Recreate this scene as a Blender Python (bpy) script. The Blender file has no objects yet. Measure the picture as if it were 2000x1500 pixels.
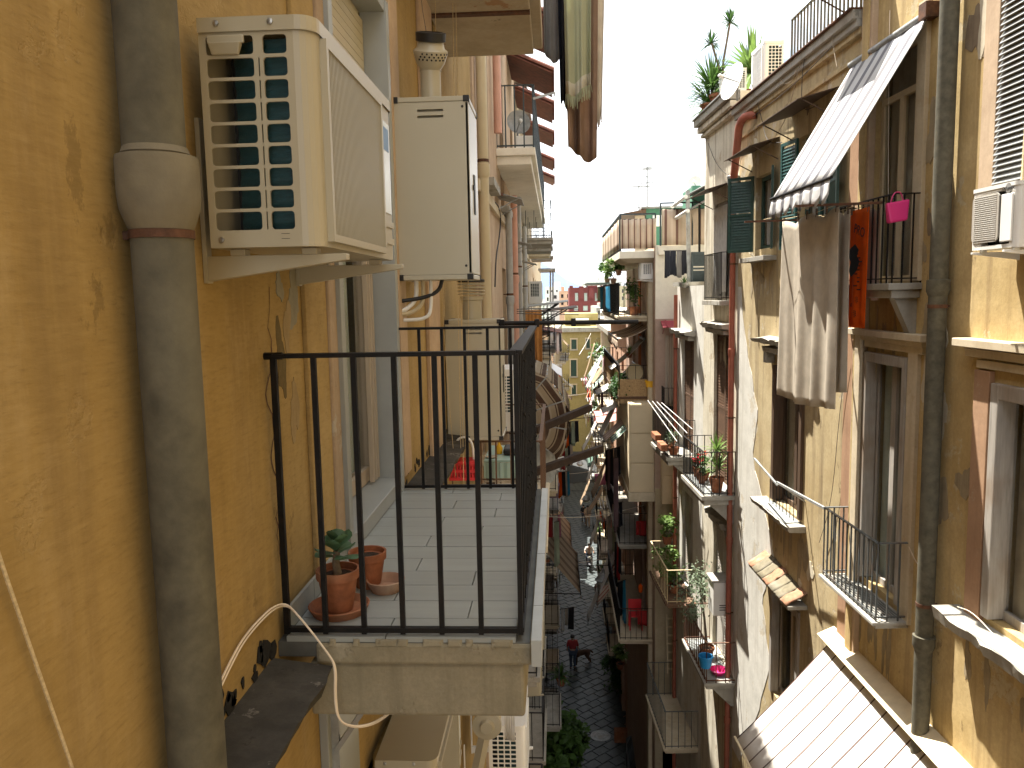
import bpy, bmesh, math, random
from mathutils import Vector, Matrix
random.seed(7)
SC = bpy.context.scene
COL = SC.collection
# ---------------------------------------------------------------- camera
F0 = 1550.0; CZ = 18.5                      # focal length in photo pixels (2000 wide), eye height
YAW, PIT, ROL = math.radians(3.25), math.radians(6.45), math.radians(1.1)
def _basis():
    fw = Vector((-math.sin(YAW)*math.cos(PIT), math.cos(YAW)*math.cos(PIT), -math.sin(PIT)))
    rt = Vector((math.cos(YAW), math.sin(YAW), 0)); up = rt.cross(fw)
    c, s = math.cos(ROL), math.sin(ROL)
    return c*rt - s*up, s*rt + c*up, fw
RT, UP, FW = _basis()
cam_d = bpy.data.cameras.new('camera'); cam = bpy.data.objects.new('camera', cam_d); COL.objects.link(cam)
cam_d.sensor_width = 36; cam_d.lens = F0/2000*36; cam_d.clip_start = .05; cam_d.clip_end = 30000
cam.matrix_world = Matrix(((RT.x, UP.x, -FW.x, 0), (RT.y, UP.y, -FW.y, 0), (RT.z, UP.z, -FW.z, CZ), (0, 0, 0, 1)))
SC.camera = cam
# ---------------------------------------------------------------- light
SUN_EL, SUN_AZ = math.radians(66), math.radians(35)       # azimuth from +Y towards -X
sun_dir = Vector((-math.sin(SUN_AZ)*math.cos(SUN_EL), math.cos(SUN_AZ)*math.cos(SUN_EL), math.sin(SUN_EL)))
sd = bpy.data.lights.new('sun', 'SUN'); sd.energy = 5.0; sd.angle = math.radians(.5); sd.color = (1, .95, .86)
so = bpy.data.objects.new('sun', sd); COL.objects.link(so)
so.rotation_euler = sun_dir.to_track_quat('Z', 'Y').to_euler()
W = bpy.data.worlds.new('World'); SC.world = W; W.use_nodes = True
def _world():
    nt = W.node_tree; N = nt.nodes; N.clear()
    out = N.new('ShaderNodeOutputWorld'); bg = N.new('ShaderNodeBackground')
    sky = N.new('ShaderNodeTexSky'); sky.sky_type = 'NISHITA'; sky.sun_disc = False
    sky.sun_elevation = SUN_EL; sky.sun_rotation = -SUN_AZ; sky.air_density = 1.0; sky.dust_density = 1.6
    bg.inputs['Strength'].default_value = .058
    tc = N.new('ShaderNodeTexCoord'); mp = N.new('ShaderNodeMapping'); mp.inputs['Scale'].default_value = (1.6, 1.6, 5)
    ns = N.new('ShaderNodeTexNoise'); ns.inputs['Scale'].default_value = 2.2; ns.inputs['Detail'].default_value = 7; ns.inputs['Roughness'].default_value = .55
    cr = N.new('ShaderNodeValToRGB'); cr.color_ramp.elements[0].position = .33; cr.color_ramp.elements[1].position = .5
    mx = N.new('ShaderNodeMix'); mx.data_type = 'RGBA'; mx.inputs['B'].default_value = (11, 11.2, 11.5, 1)
    L_ = nt.links.new
    L_(tc.outputs['Generated'], mp.inputs['Vector']); L_(mp.outputs[0], ns.inputs['Vector']); L_(ns.outputs['Fac'], cr.inputs['Fac'])
    L_(cr.outputs['Color'], mx.inputs['Factor']); L_(sky.outputs[0], mx.inputs['A']); L_(mx.outputs['Result'], bg.inputs['Color']); L_(bg.outputs[0], out.inputs[0])
_world()
SC.view_settings.view_transform = 'Standard'; SC.view_settings.look = 'None'; SC.view_settings.exposure = 1.95; SC.view_settings.gamma = 1
SC.view_settings.use_curve_mapping = False
SC.cycles.max_bounces = 7; SC.cycles.diffuse_bounces = 4; SC.cycles.transparent_max_bounces = 10

# ---------------------------------------------------------------- wall frames (u along the wall, d out of it, z up)
def ray(px, py): return FW + (px-1000)/F0*RT - (py-750)/F0*UP
class Fr:
    def __init__(s, o, t, left=False):
        l = math.hypot(*t); s.o = o; s.t = (t[0]/l, t[1]/l); s.n = (s.t[1], -s.t[0])
        if left: s.n = (-s.n[0], -s.n[1])
    def pt(s, u, d, z): return Vector((s.o[0]+s.t[0]*u+s.n[0]*d, s.o[1]+s.t[1]*u+s.n[1]*d, z))
    def onw(s, px, py, d=0):
        r = ray(px, py); k = (d+s.o[0]*s.n[0]+s.o[1]*s.n[1])/(r.x*s.n[0]+r.y*s.n[1])
        x, y = r.x*k-s.o[0], r.y*k-s.o[1]
        return (x*s.t[0]+y*s.t[1], CZ+r.z*k)
    def onu(s, px, py, u):
        r = ray(px, py); k = (u+s.o[0]*s.t[0]+s.o[1]*s.t[1])/(r.x*s.t[0]+r.y*s.t[1])
        x, y = r.x*k-s.o[0], r.y*k-s.o[1]
        return (x*s.n[0]+y*s.n[1], CZ+r.z*k)
    @property
    def ang(s): return math.atan2(s.t[1], s.t[0])
def at(px, py, Y):                            # the point of the street's cross section at distance Y
    r = ray(px, py); k = Y/r.y; return Vector((r.x*k, Y, CZ+r.z*k))
def gnd(px, py, z=0):
    r = ray(px, py); k = (z-CZ)/r.z; return Vector((r.x*k, r.y*k, z))
LF = Fr((-.95, 0), (0, 1))
RF = Fr((4.4, 0), (-.0568, 1), True)
AX = Fr((0, 0), (1, 0), True)                 # plain world axes: u = X, d = Y

# ---------------------------------------------------------------- objects
LOC = {}
def absloc(o):
    return LOC.get(o.name, Vector((0, 0, 0)))
def tag(o, label=None, cat=None, group=None, kind=None):
    if label: o['label'] = label
    if cat: o['category'] = cat
    if group: o['group'] = group
    if kind: o['kind'] = kind
    return o
def thing(name, label, cat, loc, group=None):
    o = bpy.data.objects.new(name, None); COL.objects.link(o); o.empty_display_size = .1
    o.location = loc; LOC[o.name] = Vector(loc)
    return tag(o, label, cat, group)
def inst(name, mesh, loc, parent, rot=(0, 0, 0), scale=None):
    o = bpy.data.objects.new(name, mesh); COL.objects.link(o)
    loc = Vector(loc)
    o.parent = parent; o.location = loc - (absloc(parent) if parent else Vector((0, 0, 0)))
    o.rotation_euler = rot
    if scale: o.scale = scale
    LOC[o.name] = loc
    return o
def copy_tree(o, loc=None, rotz=None, parent=None):
    c = o.copy(); COL.objects.link(c)
    if parent: c.parent = parent
    if loc is not None: c.location = loc; LOC[c.name] = Vector(loc)
    if rotz is not None: c.rotation_euler.z = rotz
    for ch in [x for x in o.children]: copy_tree(ch, None, None, c)
    return c
class MB:
    def __init__(s): s.v = []; s.f = []; s.uv = []; s.mi = []; s.cur = 0
    def face(s, pts, uv=None):
        i = len(s.v); s.v += [tuple(p) for p in pts]; s.f.append(tuple(range(i, i+len(pts)))); s.mi.append(s.cur)
        s.uv += list(uv) if uv else [(0, 0)]*len(pts)
        return s
    def addf(s, idx):
        s.f.append(tuple(idx)); s.mi.append(s.cur); s.uv += [(0, 0)]*len(idx)
    def hexa(s, p):                            # 8 corners: bottom ring 0-3, top ring 4-7
        i = len(s.v); s.v += [tuple(q) for q in p]
        for f in ((3, 2, 1, 0), (4, 5, 6, 7), (0, 1, 5, 4), (1, 2, 6, 5), (2, 3, 7, 6), (3, 0, 4, 7)): s.addf([i+k for k in f])
        return s
    def box(s, F, u0, u1, d0, d1, z0, z1):
        return s.hexa([F.pt(u0, d0, z0), F.pt(u1, d0, z0), F.pt(u1, d1, z0), F.pt(u0, d1, z0), F.pt(u0, d0, z1), F.pt(u1, d0, z1), F.pt(u1, d1, z1), F.pt(u0, d1, z1)])
    def bar(s, p, q, w, h=None, up=(0, 0, 1)):
        p, q = Vector(p), Vector(q); t = (q-p).normalized(); h = h or w
        a = t.cross(Vector(up))
        if a.length < 1e-4: a = t.cross(Vector((0, 1, 0)))
        a.normalize(); b = a.cross(t)
        a *= w/2; b *= h/2
        return s.hexa([p-a-b, p+a-b, p+a+b, p-a+b, q-a-b, q+a-b, q+a+b, q-a+b])
    def tube(s, pts, r, seg=8, cap=True):
        pts = [Vector(p) for p in pts]; n = len(pts); i0 = len(s.v); a = None
        for k, p in enumerate(pts):
            t = (pts[min(k+1, n-1)]-pts[max(k-1, 0)]).normalized()
            if a is None:
                a = t.cross(Vector((0, 0, 1)))
                if a.length < .05: a = t.cross(Vector((0, 1, 0)))
            a = (a - t*a.dot(t)).normalized(); b = t.cross(a)
            rr = r[k] if isinstance(r, (list, tuple)) else r
            for j in range(seg):
                w = 2*math.pi*j/seg; s.v.append(tuple(p + a*rr*math.cos(w) + b*rr*math.sin(w)))
        for k in range(n-1):
            for j in range(seg):
                j2 = (j+1) % seg; s.addf([i0+k*seg+j, i0+k*seg+j2, i0+(k+1)*seg+j2, i0+(k+1)*seg+j])
        if cap: s.addf([i0+j for j in range(seg)][::-1]); s.addf([i0+(n-1)*seg+j for j in range(seg)])
        return s
    def lathe(s, c, prof, seg=20, ax=None):   # profile of (radius, height) round a vertical axis (or ax)
        c = Vector(c); i0 = len(s.v); n = len(prof)
        M = Matrix.Identity(3) if ax is None else Vector((0, 0, 1)).rotation_difference(Vector(ax)).to_matrix()
        for r, h in prof:
            for j in range(seg):
                w = 2*math.pi*j/seg; s.v.append(tuple(c + M @ Vector((r*math.cos(w), r*math.sin(w), h))))
        for k in range(n-1):
            for j in range(seg):
                j2 = (j+1) % seg; s.addf([i0+k*seg+j, i0+k*seg+j2, i0+(k+1)*seg+j2, i0+(k+1)*seg+j])
        if prof[0][0] > 1e-4: s.addf([i0+j for j in range(seg)][::-1])
        if prof[-1][0] > 1e-4: s.addf([i0+(n-1)*seg+j for j in range(seg)])
        return s
    def grid(s, fn, nu, nv):                   # fn(a, b) -> point, a and b in 0..1; uv = (a, b)
        i0 = len(s.v)
        for i in range(nu+1):
            for j in range(nv+1): s.v.append(tuple(fn(i/nu, j/nv)))
        for i in range(nu):
            for j in range(nv):
                q = i0+i*(nv+1)+j
                s.f.append((q, q+nv+1, q+nv+2, q+1)); s.mi.append(s.cur)
                s.uv += [(i/nu, j/nv), ((i+1)/nu, j/nv), ((i+1)/nu, (j+1)/nv), (i/nu, (j+1)/nv)]
        return s
    def mesh(s, name, mat, org=(0, 0, 0), smooth=None):
        org = Vector(org); me = bpy.data.meshes.new(name)
        me.from_pydata([tuple(Vector(p)-org) for p in s.v], [], s.f); me.update()
        for m in (mat if isinstance(mat, (list, tuple)) else [mat]): me.materials.append(m)
        if any(s.mi): me.polygons.foreach_set('material_index', s.mi)
        uvl = me.uv_layers.new(name='UVMap'); flat = [c for p in s.uv for c in p]
        if len(flat) == len(uvl.data)*2: uvl.data.foreach_set('uv', flat)
        if smooth is not None:
            me.polygons.foreach_set('use_smooth', [True]*len(me.polygons)); me.set_sharp_from_angle(angle=math.radians(smooth))
        return me
    def build(s, name, mat, parent=None, label=None, cat=None, group=None, kind=None, smooth=None, bevel=0, org=None, solid=0):
        if org is None:
            if parent is not None: org = absloc(parent)
            else:
                xs = [p[0] for p in s.v]; ys = [p[1] for p in s.v]; zs = [p[2] for p in s.v]
                org = Vector(((min(xs)+max(xs))/2, (min(ys)+max(ys))/2, min(zs)))
        org = Vector(org)
        o = inst(name, s.mesh(name, mat, org, smooth), org, parent)
        if bevel:
            m = o.modifiers.new('bevel', 'BEVEL'); m.width = bevel; m.segments = 2; m.limit_method = 'ANGLE'
        if solid:
            m = o.modifiers.new('solid', 'SOLIDIFY'); m.thickness = solid; m.offset = 0
        return tag(o, label, cat, group, kind)

# ---------------------------------------------------------------- materials
_M = {}
def C(c): return (c[0], c[1], c[2], 1)
def nodemat(name):
    m = bpy.data.materials.new(name); m.use_nodes = True; nt = m.node_tree
    return m, nt, nt.nodes['Principled BSDF'], nt.links.new
def noise(nt, vec, scale, detail=4, rough=.55, sc=None):
    N = nt.nodes; n = N.new('ShaderNodeTexNoise'); n.inputs['Scale'].default_value = scale; n.inputs['Detail'].default_value = detail; n.inputs['Roughness'].default_value = rough
    if sc:
        mp = N.new('ShaderNodeMapping'); mp.inputs['Scale'].default_value = sc; nt.links.new(vec, mp.inputs['Vector']); nt.links.new(mp.outputs[0], n.inputs['Vector'])
    else: nt.links.new(vec, n.inputs['Vector'])
    return n.outputs['Fac']
def ramp(nt, fac, a, b, ca=(0, 0, 0), cb=(1, 1, 1)):
    r = nt.nodes.new('ShaderNodeValToRGB'); e = r.color_ramp.elements
    e[0].position = a; e[1].position = b; e[0].color = C(ca); e[1].color = C(cb); nt.links.new(fac, r.inputs['Fac']); return r.outputs['Color']
def mix(nt, fac, a, b, mode='MIX'):
    m = nt.nodes.new('ShaderNodeMix'); m.data_type = 'RGBA'; m.blend_type = mode
    for s, x in (('Factor', fac), ('A', a), ('B', b)):
        i = m.inputs[s]
        if isinstance(x, (int, float)): i.default_value = x
        elif isinstance(x, tuple): i.default_value = C(x)
        else: nt.links.new(x, i)
    return m.outputs['Result']
def bump(nt, b, h, strength, dist=.01):
    n = nt.nodes.new('ShaderNodeBump'); n.inputs['Strength'].default_value = strength; n.inputs['Distance'].default_value = dist
    nt.links.new(h, n.inputs['Height']); nt.links.new(n.outputs[0], b.inputs['Normal'])
def pos(nt): return nt.nodes.new('ShaderNodeNewGeometry').outputs['Position']
def objc(nt): return nt.nodes.new('ShaderNodeTexCoord').outputs['Object']
def rnd(nt): return nt.nodes.new('ShaderNodeObjectInfo').outputs['Random']
def surf(name, c, rough=.6, metal=0, var=.25, scale=8, dirt=None, dirt_amt=.5, bumps=.15, dist=.004, spec=.4, coat=0, rand=0, streak=False, sc=None):
    """A one-material surface with grain, wear and a little dirt."""
    m, nt, b, LK = nodemat(name); p = pos(nt)
    n1 = noise(nt, p, scale, 6, .6, sc); n2 = noise(nt, p, scale*.23, 3, .5, (1, 1, .25) if streak else None)
    dk = tuple(x*(1-var) for x in c); lt = tuple(min(1, x*(1+var*.6)) for x in c)
    col = ramp(nt, n1, .3, .7, dk, lt)
    if dirt: col = mix(nt, ramp(nt, n2, .48, .72, (0, 0, 0), (dirt_amt,)*3), col, dirt)
    if rand:
        r = nt.nodes.new('ShaderNodeMapRange'); r.inputs['To Min'].default_value = 1-rand; r.inputs['To Max'].default_value = 1+rand*.6; LK(rnd(nt), r.inputs['Value'])
        v = nt.nodes.new('ShaderNodeHueSaturation'); LK(r.outputs[0], v.inputs['Value']); LK(col, v.inputs['Color']); col = v.outputs['Color']
    LK(col, b.inputs['Base Color']); b.inputs['Roughness'].default_value = rough; b.inputs['Metallic'].default_value = metal
    b.inputs['Specular IOR Level'].default_value = spec; b.inputs['Coat Weight'].default_value = coat
    if bumps: bump(nt, b, noise(nt, p, scale*3, 5, .65, sc), bumps, dist)
    return m
def plaster(name, base, light, dark, peel=None, peel_amt=.5, grime=.6, streak=.5, seed=0, bumps=.35, scale=1.0, trowel=False):
    """Old facade render: clouded base colour, rain streaks, patches where the coat has come off."""
    m, nt, b, LK = nodemat(name); p0 = pos(nt)
    mp = nt.nodes.new('ShaderNodeMapping'); mp.inputs['Location'].default_value = (seed*7.3, seed*3.1, seed*5.7); LK(p0, mp.inputs['Vector']); p = mp.outputs[0]
    big = noise(nt, p, .55*scale, 6, .62); mid = noise(nt, p, 3.1*scale, 7, .65); fine = noise(nt, p, 26*scale, 6, .7)
    st = noise(nt, p, 2.2*scale, 6, .6, (2.2, 2.2, .12)); st2 = noise(nt, p, 5*scale, 5, .6, (2.5, 2.5, .1))
    col = ramp(nt, big, .34, .66, base, light)
    col = mix(nt, ramp(nt, mid, .42, .74, (0, 0, 0), (.62,)*3), col, tuple(x*.72 for x in base))
    col = mix(nt, ramp(nt, st, .5, .72, (0, 0, 0), (streak,)*3), col, dark)
    col = mix(nt, ramp(nt, st2, .56, .7, (0, 0, 0), (streak*.5,)*3), col, light)
    pk = noise(nt, p, 1.35*scale, 9, .72)
    h = mid
    if peel:
        f = ramp(nt, pk, .585, .605, (0, 0, 0), (peel_amt,)*3); col = mix(nt, f, col, peel)
        f2 = ramp(nt, noise(nt, p, 2.6*scale, 8, .72, (1.2, 1.2, .7)), .64, .66, (0, 0, 0), (peel_amt*.8,)*3); col = mix(nt, f2, col, tuple(x*.45 for x in dark))
        a = nt.nodes.new('ShaderNodeMath'); a.operation = 'SUBTRACT'; LK(mid, a.inputs[0]); LK(f, a.inputs[1]); h = a.outputs[0]
    if trowel:
        tr = noise(nt, p, 14, 5, .7, (1, .35, 3.2)); tr2 = noise(nt, p, 42, 3, .6, (1, .5, 2.4)); wipe = noise(nt, p, 2.4, 8, .7, (1, 1.6, .5))
        col = mix(nt, ramp(nt, tr, .45, .75, (0, 0, 0), (.4,)*3), col, light)
        col = mix(nt, ramp(nt, wipe, .5, .7, (0, 0, 0), (.36,)*3), col, tuple(x*.62 for x in base))
        col = mix(nt, ramp(nt, wipe, .3, .45, (.6,)*3, (0, 0, 0)), col, (light[0]*1.05, light[1]*1.08, light[2]*1.3))
        col = mix(nt, ramp(nt, tr2, .6, .78, (0, 0, 0), (.35,)*3), col, dark); fine = tr2
    col = mix(nt, ramp(nt, fine, .35, .75, (0, 0, 0), (grime*.5,)*3), col, tuple(x*.6 for x in base))
    LK(col, b.inputs['Base Color']); b.inputs['Roughness'].default_value = .92; b.inputs['Specular IOR Level'].default_value = .15
    b1 = nt.nodes.new('ShaderNodeBump'); b1.inputs['Strength'].default_value = bumps; b1.inputs['Distance'].default_value = .012; LK(h, b1.inputs['Height'])
    b2 = nt.nodes.new('ShaderNodeBump'); b2.inputs['Strength'].default_value = bumps*.8; b2.inputs['Distance'].default_value = .003; LK(fine, b2.inputs['Height'])
    LK(b1.outputs[0], b2.inputs['Normal']); LK(b2.outputs[0], b.inputs['Normal'])
    return m
def stripes(name, cols, n, axis=0, rough=.85, trans=.25, wob=0):
    """Woven awning cloth: hard stripes across the uv, cols = list of (width, colour)."""
    m, nt, b, LK = nodemat(name); N = nt.nodes
    uv = N.new('ShaderNodeTexCoord').outputs['UV']; sx = N.new('ShaderNodeSeparateXYZ'); LK(uv, sx.inputs[0])
    ml = N.new('ShaderNodeMath'); ml.operation = 'MULTIPLY'; ml.inputs[1].default_value = n; LK(sx.outputs[axis], ml.inputs[0])
    fr = N.new('ShaderNodeMath'); fr.operation = 'FRACT'; LK(ml.outputs[0], fr.inputs[0])
    r = N.new('ShaderNodeValToRGB'); r.color_ramp.interpolation = 'CONSTANT'; e = r.color_ramp.elements
    tot = sum(w for w, c in cols); a = 0
    for k, (w, c) in enumerate(cols):
        el = e[0] if k == 0 else e[1] if k == 1 else e.new(.5)
        el.position = a/tot; el.color = C(c); a += w
    LK(fr.outputs[0], r.inputs['Fac'])
    p = pos(nt); col = mix(nt, ramp(nt, noise(nt, p, 3, 5), .4, .8, (0, 0, 0), (.3,)*3), r.outputs['Color'], (.3, .26, .2))
    LK(col, b.inputs['Base Color']); b.inputs['Roughness'].default_value = rough; b.inputs['Specular IOR Level'].default_value = .1
    bump(nt, b, noise(nt, p, 9, 4), .3, .02)
    if trans: translucent(nt, b, col, trans)
    return m
def translucent(nt, b, col, amt):
    N = nt.nodes; t = N.new('ShaderNodeBsdfTranslucent'); mx = N.new('ShaderNodeMixShader'); mx.inputs[0].default_value = amt
    if isinstance(col, tuple): t.inputs[0].default_value = C(col)
    else: nt.links.new(col, t.inputs[0])
    nt.links.new(b.outputs[0], mx.inputs[1]); nt.links.new(t.outputs[0], mx.inputs[2]); nt.links.new(mx.outputs[0], N['Material Output'].inputs['Surface'])
def cloth(name, c, trans=.3, var=.12):
    m, nt, b, LK = nodemat(name); p = pos(nt)
    col = ramp(nt, noise(nt, p, 7, 5), .3, .7, tuple(x*(1-var) for x in c), tuple(min(1, x*(1+var)) for x in c))
    LK(col, b.inputs['Base Color']); b.inputs['Roughness'].default_value = .9; b.inputs['Specular IOR Level'].default_value = .1
    bump(nt, b, noise(nt, p, 160, 2), .25, .002)
    if trans: translucent(nt, b, col, trans)
    return m
def leafm(name, c, trans=.35):
    m, nt, b, LK = nodemat(name)
    v = nt.nodes.new('ShaderNodeHueSaturation'); r = nt.nodes.new('ShaderNodeMapRange'); r.inputs['To Min'].default_value = .55; r.inputs['To Max'].default_value = 1.5
    LK(noise(nt, pos(nt), 9, 3), r.inputs['Value']); LK(r.outputs[0], v.inputs['Value']); v.inputs['Color'].default_value = C(c)
    LK(v.outputs[0], b.inputs['Base Color']); b.inputs['Roughness'].default_value = .5; b.inputs['Specular IOR Level'].default_value = .3
    translucent(nt, b, v.outputs[0], trans)
    return m
def glassm(name, c=(.03, .04, .045), alpha=.55, rough=.06):
    m, nt, b, LK = nodemat(name); b.inputs['Base Color'].default_value = C(c); b.inputs['Roughness'].default_value = rough
    b.inputs['Specular IOR Level'].default_value = .6; b.inputs['Alpha'].default_value = alpha
    bump(nt, b, noise(nt, pos(nt), 1.3, 2), .12, .05)
    return m
class MatBox:
    def __getattr__(s, k): return _M[k]
M = MatBox()
OCH = (.43, .26, .082)
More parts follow.
